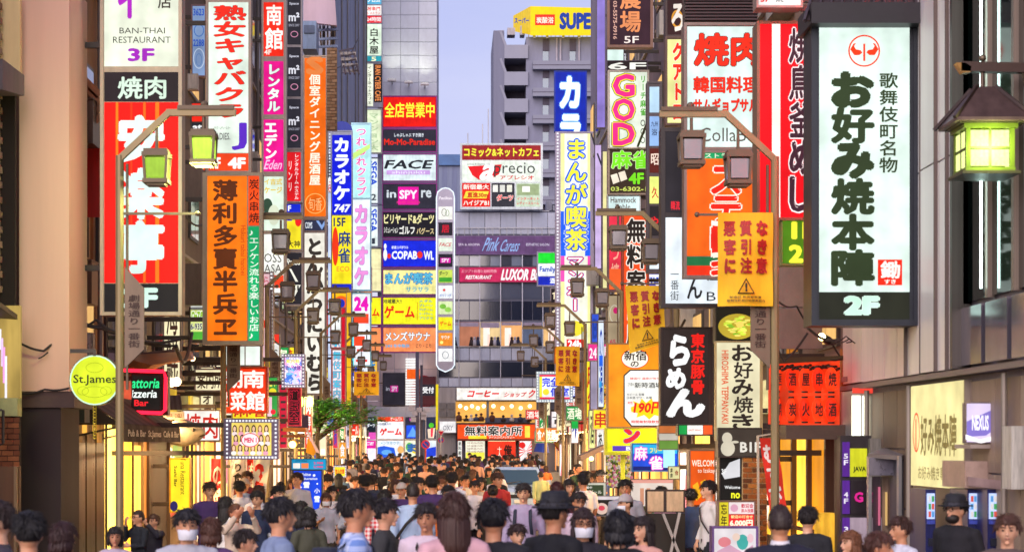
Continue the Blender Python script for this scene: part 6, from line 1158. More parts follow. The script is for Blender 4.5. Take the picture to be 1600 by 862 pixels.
MB().bar(P(1183,681,26), P(1214,676,26), .02).bar(P(1184,680,26), (P(1186,680,26).x,26,ground(26)), .03).build('flag_pole', mat('C8B8A0',.4), nf_)
sign((1124,714,1160,782), 28.1, 'black dessert poster with white swirl picture', [(1126,716,1158,780,'1A1816',[('poly',[(1128,740),(1140,722),(1156,716),(1156,744),(1132,748)],'D8D8DC'),('3F',(1127,732,1135,740),'F0F0F0',{'w':.04}),('Welcome',(1132,758,1156,763),'F0F0F0',{}),('no',(1142,769,1156,778),'E8E828',{'w':.05})])], frame='2A2624', fw=.8, name='poster', br=False)
sign((1122,782,1180,826), 26.5, 'red and yellow price board marked 6,000 yen', [(1124,784,1138,824,'D8C828',[('忘年',(1126,786,1136,822),'3A2A10',{'v':1,'w':.05})]),(1139,784,1178,802,'F0E0E0',[('歓迎会',(1158,786,1177,793),'C83048',{'w':.06}),('飲み放題',(1158,794,1177,800),'C83048',{'w':.06}),('disc',1147,793,6,6,'D8A0B8')]),(1139,803,1178,824,'E82830',[('歓迎の打合せ',(1142,804,1176,809),'F8F0A0',{'w':.04}),('6,000円',(1140,811,1176,822),'FFF0D0',{'w':.09})])], frame='8A6A5A', fw=.8, name='price_board', br=False)
sign((1113,822,1184,880), 26, 'white framed poster with pink and teal cartoon-like figures', [(1116,825,1181,880,'F0E8EC',[('disc',1132,846,10,8,'E88890'),('disc',1160,846,9,12,'48B0A8'),('disc',1150,838,6,6,'F4D8C8'),('disc',1172,840,5,7,'F0C8D0'),('poly',[(1120,860),(1140,850),(1160,862),(1176,850),(1178,878),(1120,878)],'D8A8C0')])], frame='8060A0', fw=1.5, name='poster', br=False, em=.8)
sb = thing('wooden_screen', 'folding screen with two blank cream paper panels, right pavement', 'screen', (P(1040,860,28.5).x,28.5,ground(28)))
rectpiece('frame', (1008,764,1070,800), 28.5, .05, mat('3A2A1E',.6), sb); rectpiece('paper_panel', (1011,767,1036,798), 28.5, .01, mat('D8B890',.8), sb, .05); rectpiece('paper_panel', (1041,767,1067,798), 28.5, .01, mat('D8B890',.8), sb, .05); rectpiece('lower_board', (1008,801,1070,880), 28.5, .04, mat('2A2218',.7), sb)
for a, b in (((1036,802),(1060,862)),((1062,800),(1048,862))): MB().bar(P(a[0],a[1],28.2), P(b[0],b[1],28.2), .04).build('easel_leg', mat('B8B0A8',.4,.5), sb)
for (r, d, c, lb, its) in (((985,748,1052,800),33,'F0E0D4','menu board with pink dotted top edge and picture of legs',[('rect',985,748,1052,754,'F0A898'),('rect',1000,762,1006,788,'D89878'),('rect',1010,762,1016,780,'D89878'),('rect',990,790,1010,799,'4A4A20')]),
   ((905,753,947,776),36,'D0D0C0','grey green framed menu board beside the white banner',[('rect',909,757,943,774,'3A4A30'),('営業中',(911,759,925,763),'F0F0E8',{'w':.05}),('生ビール',(914,765,940,771),'E8E8D8',{'w':.04})]),
   ((926,774,984,806),33.5,'E8DCE0','menu board with sashimi plate picture in dark frame',[('rect',930,780,980,805,'2A2620'),('disc',940,794,10,9,'F0D0C0'),('disc',940,793,5,4,'E85060'),('桜',(952,784,962,794),'F8F8F8',{'w':.05}),('鮮',(966,790,976,800),'F0A040',{'w':.05})]),
   ((904,772,926,812),34.5,'F0F0D8','slim white menu sheet with green writing',[('鮮魚',(908,776,922,782),'408030',{'w':.05}),('一品',(908,786,922,792),'408030',{'w':.05}),('串',(910,798,920,806),'C04030',{'w':.05})]),
   ((1044,728,1062,748),31.8,'F0E8A8','cream paper notice with vertical writing next to the mahjong sign',[('まま',(1046,730,1052,746),'302820',{'v':1,'w':.05}),('食',(1054,734,1060,742),'A04030',{'w':.05})])):
    sign(r, d, lb, [(r[0]+.8,r[1]+.8,r[2]-.8,r[3]-.8,c,its)], frame='6A5A50', fw=.8, name='menu_board', br=False, depth=.05, em=.75)
fw_ = thing('flower_wall', 'shop front covered in small white and pink flowers, right side', 'flowers', (P(960,760,41).x,41,P(960,760,41).z)); R = random.Random(4)
rectpiece('trellis', (946,708,988,762), 41.4, .05, mat('2A2418',.8), fw_)
for c in ('F0E0D0','E888A0','F8D860','50702C'):
    m_ = MB()
    for k in range(90): q = P(948+R.random()*38, 710+R.random()*50, 41.2); m_.ball(q+Vector((0,-R.random()*.1,0)), .022+R.random()*.02, 5, 4)
    m_.build('blossoms', glow(c,.45,False) if c != '50702C' else mat(c,.7), fw_, kind='stuff')
yp = thing('yellow_post', 'bright yellow green post holding the yellow katakana sign', 'post', (P(973,860,40.2).x,40.2,0)); MB().bar((P(973,0,40.2).x,40.2,0), P(973,708,40.2), .09).build('post', mat('B8C428',.5), yp); piece('base', (P(966,0,40).x,40,0), (P(980,0,40).x,40.4,.1), mat('6A6A30',.6), yp)
cp = thing('street_canopy', 'dark sloping canopy with warm bulb far down the right side', 'canopy', P(930,712,50)); MB().prism([P(906,712,50),P(946,694,50),P(948,700,50),P(908,720,50)], (0,1.2,0)).build('roof', mat('6A5A58',.6), cp); MB().ball(P(924,716,49.8), .06, 8, 6).build('bulb', glow('FFD870',4,True), cp); MB().bar((P(908,0,50.2).x,50.2,0), P(908,716,50.2), .06).build('post', STEEL, cp)
pa = thing('patio_umbrella', 'half folded blue umbrella by the far right shops', 'umbrella', (P(850,720,120).x,120,0)); MB().tube([P(850,664,120),P(846,706,120)], [.05,.5], 8).build('canopy', mat('1838A0',.7), pa); MB().bar((P(850,0,120).x,120,0), P(850,664,120), .06).build('pole', STEEL, pa)
bp_ = thing('painted_banner', 'red and gold painted dragon-like banner on the far right', 'banner', P(880,700,95)); MB().prism([P(864,690,95),P(900,668,95),P(898,690,95),P(872,704,95)], (0,.1,0)).build('cloth', mat('C83028',.7), bp_); MB().prism([P(866,692,94.9),P(898,680,94.9),P(896,688,94.9),P(874,702,94.9)], (0,.05,0)).build('gold_trim', mat('D8A030',.6), bp_)

# posts and road signs in front of the arcade
for i, (x, y0, d, c) in enumerate(((652,549,118,'5A586E'),(658.5,570,117,'4A4858'))):
    q = MB().bar((P(x,0,d).x,d,0), P(x,y0,d), .22 if i == 0 else .15).build('signal_post', mat(c,.5,.4)); tag(q, ['tall grey square post topped flat in front of the arcade','slimmer dark post beside the tall grey one'][i], 'post')
cam_ = thing('camera_cluster', 'cluster of pale loudspeakers and cameras on the tall grey post', 'camera', P(655,640,117))
for x, y in ((643,638),(648,645),(655,640),(662,646),(667,640),(662,652),(646,655)): q = P(x,y,116.8); MB().box(q-Vector((.16,.2,.14)), q+Vector((.16,.1,.14))).build('camera_body', mat('C0BCC8',.5), cam_)
MB().bar(P(640,641,117), P(670,641,117), .08).build('cross_arm', STEEL, cam_)
def road_sign(cx, cy, r, d, label, kind):
    q = thing('road_sign', label, 'road sign', (P(cx,0,d).x,d,0)); MB().tube([(P(cx,0,d).x,d+.03,0), P(cx,cy-r,d)+Vector((0,.03,0))], .04, 8).build('pole', mat('C04030' if kind == 'no' else 'A0A0A8',.5), q)
    F = Face(lambda x, y, k: P(x,y,d)+Vector((0,-k,0)), q, .01)
    if kind == 'no': F.items([('disc',cx,cy,r,r,'D83048'),('disc',cx,cy,r*.72,r*.72,'2848C0'),('poly',[(cx-r*.6,cy-r*.45),(cx-r*.45,cy-r*.6),(cx+r*.6,cy+r*.45),(cx+r*.45,cy+r*.6)],'D83048')], 0)
    else: F.items([('poly',[(cx-r,cy-r*.7),(cx+r,cy-r*.7),(cx,cy+r)],'F0E8E8'),('poly',[(cx-r*.85,cy-r*.6),(cx+r*.85,cy-r*.6),(cx,cy+r*.85)],'C8203C')], 0)
    MB().prism([P(x,y,d+.012) for x, y in disc2(cx,cy,r,r,20)], (0,.03,0)).build('plate', mat('8A8A90',.5), q) if kind == 'no' else None
road_sign(665,694,7,90,'round red and blue no parking sign above the crowd','no'); road_sign(689,687,4.5,130,'smaller round no parking sign beneath the red triangle','no'); road_sign(689,676,5,129.5,'red inverted triangle stop sign at the street end','stop')
yb = MB().prism([P(681,600,135),P(685,600,135),P(684,670,135),P(681,672,135)], (0,.2,0)).build('banner_strip', glow('F0D820',.8,True)); tag(yb, 'thin yellow vertical strip at the right corner of the arcade', 'banner')

# ---------------------------------------------------------------- the parked car
def car():
    d = 62; c = P(812,0,d); g = 0; W = .9; root = thing('parked_car', 'light blue estate car parked among the crowd, front window toward us', 'car', (c.x,d,0)); cx = c.x
    paint = mat('BCD8F4',.25,.3,.05); prof = [(0,.35),(0,.78),(.25,.9),(1.15,.98),(1.9,1.5),(2.2,1.56),(4.0,1.54),(4.5,1.1),(4.6,.9),(4.6,.35)]
    b = MB(); n = len(prof); V = []
    for k, (s, inset) in enumerate(((-1,.0),(-1,.06),(1,.06),(1,.0))):
        for (y, z) in prof: V.append((cx+s*(W-(.22*(z-.95)/.6 if z > .95 else 0)-(0)), d+y, z))
    V = V[:n]+V[3*n:]; b.add(V, [tuple(range(n)), tuple(range(n, 2*n))[::-1]]+[(i, n+i, n+(i+1) % n, (i+1) % n) for i in range(n)]); b.build('body', paint, root)
    gl_ = glass('2A4A58',.06)
    MB().add([(cx-.78,d+1.16,1.0),(cx+.78,d+1.16,1.0),(cx+.62,d+1.84,1.47),(cx-.62,d+1.84,1.47)], [(0,1,2,3)]).build('windscreen', gl_, root).location.y -= .02
    for s in (-1, 1):
        MB().prism([(cx+s*.89,d+1.5,1.02),(cx+s*.72,d+2.0,1.42),(cx+s*.72,d+3.8,1.42),(cx+s*.88,d+4.1,1.02)], (s*.01,0,0)).build('side_window', gl_, root)
        h = MB().prism([(cx+s*.85,d-.02,.62),(cx+s*.45,d-.02,.62),(cx+s*.45,d-.02,.76),(cx+s*.85,d-.02,.8)], (0,.05,0)).build('headlight', mat('F0F0E8',.1,.2), root)
        MB().prism([(cx+s*.92,d+1.4,.98),(cx+s*1.08,d+1.4,.98),(cx+s*1.08,d+1.4,1.14),(cx+s*.92,d+1.4,1.12)], (0,.1,0)).build('mirror', paint, root)
        MB().bar((cx+s*.62,d+2.1,1.6),(cx+s*.62,d+4,1.58),.04).build('roof_rail', STEEL, root)
        for y in (.85, 3.7):
            w_ = MB().tube([(cx+s*.9,d+y,.33),(cx+s*.68,d+y,.33)], .33, 18, ref=(0,0,1)).build('wheel', mat('181818',.8), root); MB().tube([(cx+s*.91,d+y,.33),(cx+s*.89,d+y,.33)], .2, 12, ref=(0,0,1)).build('rim', STEEL, w_)
    MB().box((cx-.42,d-.03,.58),(cx+.42,d+.01,.7)).build('grille', mat('202428',.4,.3), root); MB().box((cx-.18,d-.05,.42),(cx+.18,d-.03,.53)).build('number_plate', mat('F0F0EC',.5), root)
    MB().bar((cx-.5,d+1.12,1.02),(cx+.1,d+1.3,1.1),.02).build('wiper', DARKMETAL, root)
car()

for i, (a, b, lb) in enumerate((((284,300,36),(322,292,39),'thin wire between the two left tower signs, upper'),((284,330,36),(326,345,39),'thin wire between the two left tower signs, lower'),((413,512,46),(473,505,55),'thin wire sagging toward the cutlet sign'),
    ((1012,490,42),(1070,500,33),'thin wire behind the second warning banner'),((1262,512,24),(1312,530,25),'thin wire under the dark foot of the big white sign'),((470,40,66),(560,60,90),'long wire crossing near the rooftop board'),((924,210,70),(1012,190,45),'wire running past the lucky mahjong sign'))):
    cable([P(*a), P(*b)], .012+.00025*a[2], lb)

# fittings on the near right wall
for (a, b, z0, z1, c, nm_) in ((18.2,18.5,1.9,2.5,'D0CCC4','meter_box'),(24.3,24.7,1.9,2.4,'8A8680','vent_hood')):
    rp(nm_, a, b, z0, z1, mat(c,.5,.2,.3,6), .16)
for d, r_p in ((22.62,.035),(18.75,.03),(17.9,.045),(24.9,.035)):
    MB().tube([(X-.07,d,.1),(X-.07,d,3.02)], r_p, 8).build('drainpipe', mat('9A8E84',.5,.3), mb_)
# ---------------------------------------------------------------- people
WS = bpy.data.scenes.new('workshop')                      # empty scene in which the modifiers are evaluated
def remesh(mb, vox, name, smooth=2, fold=0.0, seed=0):
    me = bpy.data.meshes.new(name); me.from_pydata(mb.v, [], mb.f); me.update()
    o = bpy.data.objects.new(name, me); WS.collection.objects.link(o)
    md = o.modifiers.new('r', 'REMESH'); md.mode = 'VOXEL'; md.voxel_size = vox; md.use_smooth_shade = True
    if smooth: s = o.modifiers.new('s', 'SMOOTH'); s.iterations = smooth; s.factor = .5
    WS.view_layers[0].update(); dg = WS.view_layers[0].depsgraph; m2 = bpy.data.meshes.new_from_object(o.evaluated_get(dg)); m2.name = name
    bpy.data.objects.remove(o); bpy.data.meshes.remove(me)
    if fold:
        for v in m2.vertices:
            q = v.co; w_ = noise.noise(Vector((q.x*9+seed, q.y*9, q.z*5)))+.5*noise.noise(Vector((q.x*20, q.y*20+seed, q.z*12)))
            v.co = q+v.normal*w_*fold
    m2.polygons.foreach_set('use_smooth', [True]*len(m2.polygons)); m2.materials.clear(); m2.materials.append(None)
    return m2
HC = Vector((0, -.012, 1.602))
def headfn(n, p):
    q = p.copy()
    if n.z < 0: k = 1-.30*min(1, -n.z*1.1)**1.6; q.x *= k; q.y *= (1-.16*(-n.z)**2)
    if n.y < -.2 and -.75 < n.z < .2: q.y += .006                      # flatter face
    if n.y < -.6 and .02 < n.z < .3 and .18 < abs(n.x) < .6: q.y += .008   # eye sockets
    if n.y > 0 and n.z > -.3: q.y *= 1.05
    return q
def head_geo(mb):
    mb.ball(HC, (.076, .096, .118), 28, 22, headfn)
    f = HC
    mb.tube([f+Vector((0,-.082,.022)), f+Vector((0,-.098,-.002)), f+Vector((0,-.112,-.022)), f+Vector((0,-.094,-.032))], [.009,.011,.014,.012], 8)     # nose
    mb.ball(f+Vector((0,-.088,-.052)), (.024,.013,.010), 10, 6)                                                            # lips
    mb.ball(f+Vector((0,-.074,-.090)), (.026,.02,.018), 10, 6)                                                            # chin
    mb.tube([f+Vector((-.045,-.072,.032)), f+Vector((0,-.088,.034)), f+Vector((.045,-.072,.032))], .010, 6)               # brow
    for s in (-1, 1): mb.ball(f+Vector((s*.077,.008,-.005)), (.012,.022,.034), 10, 8)                                    # ears
    mb.tube([(0,.012,1.40),(0,.006,1.47),(0,-.002,1.54)], [.066,.054,.052], 12)
def hand_geo(mb, w, dirv, side, grip=.5):
    d = Vector(dirv).normalized(); r = Vector((0,1,0)) if abs(d.y) < .8 else Vector((0,0,1)); u = d.cross(r).normalized(); n = u.cross(d).normalized(); w = Vector(w)
    mb.tube([w, w+d*.04, w+d*.085], [(.024,.02),(.040,.017),(.042,.015)], 10, ref=tuple(r))
    for i, (off, ln) in enumerate(((-.031,.062),(-.011,.074),(.010,.07),(.030,.054))):
        a = w+d*.08+u*off; b = a+d*ln*.45+n*.010*grip; c = b+d*ln*.33+n*.022*grip; e = c+d*ln*.16+n*.024*grip; mb.tube([a,b,c,e], [.0098,.0092,.0086,.007], 7)
    a = w+d*.03+u*side*.032; mb.tube([a, a+u*side*.022+d*.026+n*.012, a+u*side*.026+d*.058+n*.02], [.012,.0105,.008], 7)
POSE = {   # elbow, wrist for right (-x) and left (+x) arm; leg stride
 'walk': (((-.235,.03,1.14),(-.25,-.07,.90)), ((.235,.06,1.14),(.25,.12,.91)), .16),
 'stand': (((-.225,.04,1.13),(-.235,-.02,.88)), ((.225,.04,1.13),(.235,-.02,.88)), .03),
 'phone': (((-.235,0,1.15),(-.13,-.23,1.22)), ((.225,.04,1.13),(.235,-.02,.88)), .05),
 'strap': (((-.25,-.02,1.17),(-.15,-.13,1.33)), ((.235,.05,1.14),(.24,.0,.90)), .12),
 'drink': (((-.24,-.12,1.24),(-.08,-.20,1.50)), ((.23,-.05,1.15),(.10,-.22,1.16)), .02),
 'photo': (((-.26,-.2,1.36),(-.12,-.33,1.58)), ((.26,-.2,1.36),(.12,-.33,1.58)), .03)}
def arms(mb, P_, fem, grow=0.0, upto=1.0, hands=True):
    sw = .165 if fem else .19
    for s, (e, w) in ((-1, P_[0]), (1, P_[1])):
        S = Vector((s*sw, .01, 1.385)); E_ = Vector(e); W_2 = Vector(w)
        if upto < .6: t = upto*2; mb.tube([Vector((s*.10,.01,1.40)), S, S.lerp(E_, .5*t/.5 if t < 1 else 1)], [.055+grow, .056+grow, .048+grow*1.7], 10)
        else:
            mb.tube([Vector((s*.08,.01,1.40)), S, S.lerp(E_,.5), E_, E_.lerp(W_2,.45), E_.lerp(W_2,.95 if grow else 1)], [.05+grow,.055+grow,.046+grow,.039+grow,.034+grow,.026+grow], 10)
        if hands: hand_geo(mb, W_2, (W_2-E_), -s, .9)
def body_mesh(fem, pose, vox=.0098):
    mb = MB(); P_ = POSE[pose]; st = P_[2]; head_geo(mb)
    hw = .16 if fem else .155; ch = .145 if fem else .165
    mb.tube([(0,0,.84),(0,0,.94),(0,0,1.08),(0,0,1.24),(0,.0,1.36),(0,.01,1.43)], [(hw*.9,.10),(hw,.11),(ch*.82,.09),(ch,.11),(ch*.98,.1),(.085,.065)], 16, ref=(0,1,0))
    arms(mb, P_, fem)
    for s in (-1, 1):
        k = s*st; mb.tube([(s*.085,0,.92),(s*.09,-k*.5-.01,.52),(s*.09,k*.0+k*.6+.02,.10)], [.085,.055,.038], 12)
        mb.tube([(s*.09,k*.6+.05,.05),(s*.095,k*.6-.14,.04)], [(.035,.04),(.04,.028)], 8, ref=(0,0,1))
    return remesh(mb, vox, 'body')
def shirt_mesh(fem, pose, long=True, vest=False):
    mb = MB(); g = .016; hw = .17 if fem else .168; ch = .152 if fem else .172; P_ = POSE[pose]
    mb.tube([(0,0,.80),(0,0,.92),(0,0,1.08),(0,0,1.24),(0,.0,1.36),(0,.01,1.435),(0,.012,1.47)], [(hw+g,.125),(hw+g,.125),(ch*.9+g,.105),(ch+g,.125),(ch+g*.6,.112),(.10,.078),(.068,.066)], 20, ref=(0,1,0))
    if not vest: arms(mb, P_, fem, g, 1.0 if long else .45, False)
    return remesh(mb, .016, 'shirt', 2, .013, hash(pose) % 7 if False else len(pose))
def legs_mesh(pose, skirt=False):
    mb = MB(); st = POSE[pose][2]; g = .018
    mb.tube([(0,0,.80),(0,0,.97)], [(.17,.125),(.158,.118)], 16, ref=(0,1,0))
    if skirt: mb.tube([(0,0,.50),(0,0,.80)], [(.22,.2),(.17,.13)], 18, ref=(0,1,0))
    else:
        for s in (-1, 1): k = s*st; mb.tube([(s*.085,0,.9),(s*.09,-k*.5-.01,.52),(s*.09,k*.6+.02,.09)], [.095+g*.4,.06+g,.052+g], 12)
    return remesh(mb, .022, 'trousers', 1, .006)
def shoe_mesh(pose):
    mb = MB(); st = POSE[pose][2]
    for s in (-1, 1): k = s*st; mb.tube([(s*.09,k*.6+.07,.045),(s*.092,k*.6-.02,.05),(s*.095,k*.6-.17,.035)], [(.042,.05),(.046,.048),(.044,.034)], 10, ref=(0,0,1))
    me = mb.mesh('shoes'); me.polygons.foreach_set('use_smooth', [True]*len(me.polygons)); me.materials.append(None); return me
def hair_mesh(style, seed=0):
    mb = MB(); C = HC+Vector((0,.006,.006))
    def fn(n, p):
        f = n.y < -.15
        low = {'short': -.12, 'bob': -.95, 'long': -.95, 'bun': -.25, 'buzz': -.1}[style]
        cover = 1.0
        fr = .36+.10*noise.noise(Vector((n.x*4+seed, 0, seed)))                                    # hairline on the brow
        if n.y < -.35: cover = min(1, max(0, (n.z-fr)/.10))
        elif n.y < .25:
            side = low if style in ('bob','long') else -.02+.2*(.25-n.y)*-.3
            if abs(n.x) < .78 and n.y < -.05 and style not in ('bob','long'): cover = min(1, max(0, (n.z-.2)/.12))
            else: cover = min(1, max(0, (n.z-side)/.1))
        else: cover = min(1, max(0, (n.z-(low-.38 if style in ('short','bun','buzz') else -2))/.12))
        th = {'short': .013, 'bob': .016, 'long': .014, 'bun': .009, 'buzz': .004}[style]
        th += .007*noise.noise(Vector((n.x*3+seed, n.y*3, n.z*3)))+.006*noise.noise(Vector((n.x*13+seed, n.y*13, n.z*5)))+.004*abs(noise.noise(Vector((n.x*26+seed, n.y*26, n.z*7))))
        th += .008*max(0, n.z)*(style != 'buzz')
        if style == 'short': th *= min(1, max(.12, (n.z+.42)/.75))
        if n.y > .2 and style in ('short','buzz','bun'): cover *= min(1, max(0, (n.z-low+.40+.12*noise.noise(Vector((n.x*7+seed, 3, 1))))/.2))
        r = -.012+(th+.012)*cover
        return Vector((p.x+n.x*r, p.y+n.y*r, p.z+n.z*r*1.05))
    mb.ball(C, (.078,.100,.120), 40, 30, fn)
    if style in ('bob', 'long'):
        zb = 1.50 if style == 'bob' else 1.30; R = random.Random(seed)
        for i in range(34):
            a = math.radians(-18+216*i/33); q = 1+R.uniform(-.06,.06); x = math.cos(a)*.078*q; y = math.sin(a)*.084*q+.012
            mb.tube([C+Vector((x*.9, y*.9, .03)), C+Vector((x*1.12, y*1.08, -.05)), Vector((x*1.15, y*1.05+.006, (1.55+zb)/2)), Vector((x*1.0+R.uniform(-.01,.01), y*.92+.02, zb+R.uniform(-.045,.03)))], [.012,.015,.013,.004], 6)
    if style == 'bun': mb.ball(C+Vector((0,.105,.045)), .042, 12, 8)
    R = random.Random(seed+5); nst = {'short': 460, 'buzz': 90, 'bun': 160, 'bob': 330, 'long': 330}[style]; th0 = {'short': .012, 'buzz': .002, 'bun': .006, 'bob': .014, 'long': .012}[style]
    for i in range(nst):                                   # locks laid over the crown, combed away from the whorl
        a = R.random()*6.28; e = R.uniform(.0, 1.45)
        if math.sin(a) < -.3 and e < .5: continue
        if style == 'short' and e < .28: continue
        n = Vector((math.cos(a)*math.cos(e), math.sin(a)*math.cos(e)+.12, math.sin(e))).normalized()
        b = C+Vector((n.x*(.078+th0), n.y*(.100+th0), n.z*(.122+th0))); t = (Vector((n.x*1.2+R.uniform(-.5,.5), n.y*1.0+R.uniform(-.5,.3), 0))-Vector((0,0,1))*(1.1-n.z*.6)); t = (t-n*t.dot(n)).normalized()
        ln = R.uniform(.02,.05) if style != 'buzz' else .012; rr = R.uniform(.0025,.0065)
        mb.tube([b-t*ln*.6-n*.004, b+n*.003, b+t*ln-n*.001, b+t*ln*1.9-n*(.004 if R.random() < (.68 if style == 'short' else .93) else -.014)], [rr*.5, rr, rr*.9, rr*.2], 5)
    me = mb.mesh('hair'); me.polygons.foreach_set('use_smooth', [True]*len(me.polygons)); me.materials.append(None); return me
def hairmat(c):
    k = ('hair', c)
    if k in MATS: return MATS[k]
    m = bpy.data.materials.new('hair'); m.use_nodes = True; t = m.node_tree; b = t.nodes['Principled BSDF']; b.inputs['Roughness'].default_value = .55
    co = t.nodes.new('ShaderNodeTexCoord'); mp = t.nodes.new('ShaderNodeMapping'); mp.inputs['Scale'].default_value = (60,60,6); n = t.nodes.new('ShaderNodeTexNoise'); n.inputs['Scale'].default_value = 2.5
    r = t.nodes.new('ShaderNodeValToRGB'); cc = hexc(c); r.color_ramp.elements[0].color = tuple(v*.5 for v in cc[:3])+(1,); r.color_ramp.elements[1].color = tuple(v*1.8 for v in cc[:3])+(1,)
    t.links.new(co.outputs['Object'], mp.inputs[0]); t.links.new(mp.outputs[0], n.inputs['Vector']); t.links.new(n.outputs['Fac'], r.inputs[0]); t.links.new(r.outputs[0], b.inputs['Base Color'])
    bp = t.nodes.new('ShaderNodeBump'); bp.inputs['Strength'].default_value = .6; bp.inputs['Distance'].default_value = .004; t.links.new(n.outputs['Fac'], bp.inputs['Height']); t.links.new(bp.outputs[0], b.inputs['Normal'])
    MATS[k] = m; return m
def skinmat(c):
    k = ('skin', c)
    if k in MATS: return MATS[k]
    m = bpy.data.materials.new('skin'); m.use_nodes = True; t = m.node_tree; b = t.nodes['Principled BSDF']; b.inputs['Roughness'].default_value = .5
    co = t.nodes.new('ShaderNodeTexCoord'); n = t.nodes.new('ShaderNodeTexNoise'); n.inputs['Scale'].default_value = 14; r = t.nodes.new('ShaderNodeValToRGB'); cc = hexc(c)
    r.color_ramp.elements[0].position = .35; r.color_ramp.elements[0].color = (cc[0]*.92, cc[1]*.78, cc[2]*.72, 1); r.color_ramp.elements[1].position = .65; r.color_ramp.elements[1].color = cc
    t.links.new(co.outputs['Object'], n.inputs['Vector']); t.links.new(n.outputs['Fac'], r.inputs[0]); t.links.new(r.outputs[0], b.inputs['Base Color'])
    b.inputs['Subsurface Weight'].default_value = .12; b.inputs['Subsurface Radius'].default_value = (.02,.008,.005)
    MATS[k] = m; return m
def plaid(c1, c2, s=38):
    k = ('plaid', c1, c2, s)
    if k in MATS: return MATS[k]
    m = bpy.data.materials.new('plaid_cloth'); m.use_nodes = True; t = m.node_tree; b = t.nodes['Principled BSDF']; b.inputs['Roughness'].default_value = .85
    co = t.nodes.new('ShaderNodeTexCoord'); sp = t.nodes.new('ShaderNodeSeparateXYZ'); t.links.new(co.outputs['Object'], sp.inputs[0]); outs = []
    for ax in ('X', 'Z'):
        mu = t.nodes.new('ShaderNodeMath'); mu.operation = 'MULTIPLY'; mu.inputs[1].default_value = s*2.2; t.links.new(sp.outputs[ax], mu.inputs[0])
        sn = t.nodes.new('ShaderNodeMath'); sn.operation = 'SINE'; t.links.new(mu.outputs[0], sn.inputs[0]); g_ = t.nodes.new('ShaderNodeMath'); g_.operation = 'GREATER_THAN'; g_.inputs[1].default_value = .1; t.links.new(sn.outputs[0], g_.inputs[0]); outs.append(g_)
    ad = t.nodes.new('ShaderNodeMath'); ad.operation = 'ADD'; t.links.new(outs[0].outputs[0], ad.inputs[0]); t.links.new(outs[1].outputs[0], ad.inputs[1])
    dv = t.nodes.new('ShaderNodeMath'); dv.operation = 'DIVIDE'; dv.inputs[1].default_value = 2; t.links.new(ad.outputs[0], dv.inputs[0])
    mx = t.nodes.new('ShaderNodeMixRGB'); mx.inputs[1].default_value = hexc(c1); mx.inputs[2].default_value = hexc(c2); t.links.new(dv.outputs[0], mx.inputs[0]); t.links.new(mx.outputs[0], b.inputs['Base Color'])
    MATS[k] = m; return m
BODY, SHIRT, LEGS, SHOE, HAIR = {}, {}, {}, {}, {}
def get(D, k, f):
    if k not in D: D[k] = f()
    return D[k]
def M1(mb, n, smooth=True):
    me = mb.mesh(n); me.materials.append(None)
    if smooth: me.polygons.foreach_set('use_smooth', [True]*len(me.polygons))
    return me
ACC = {}
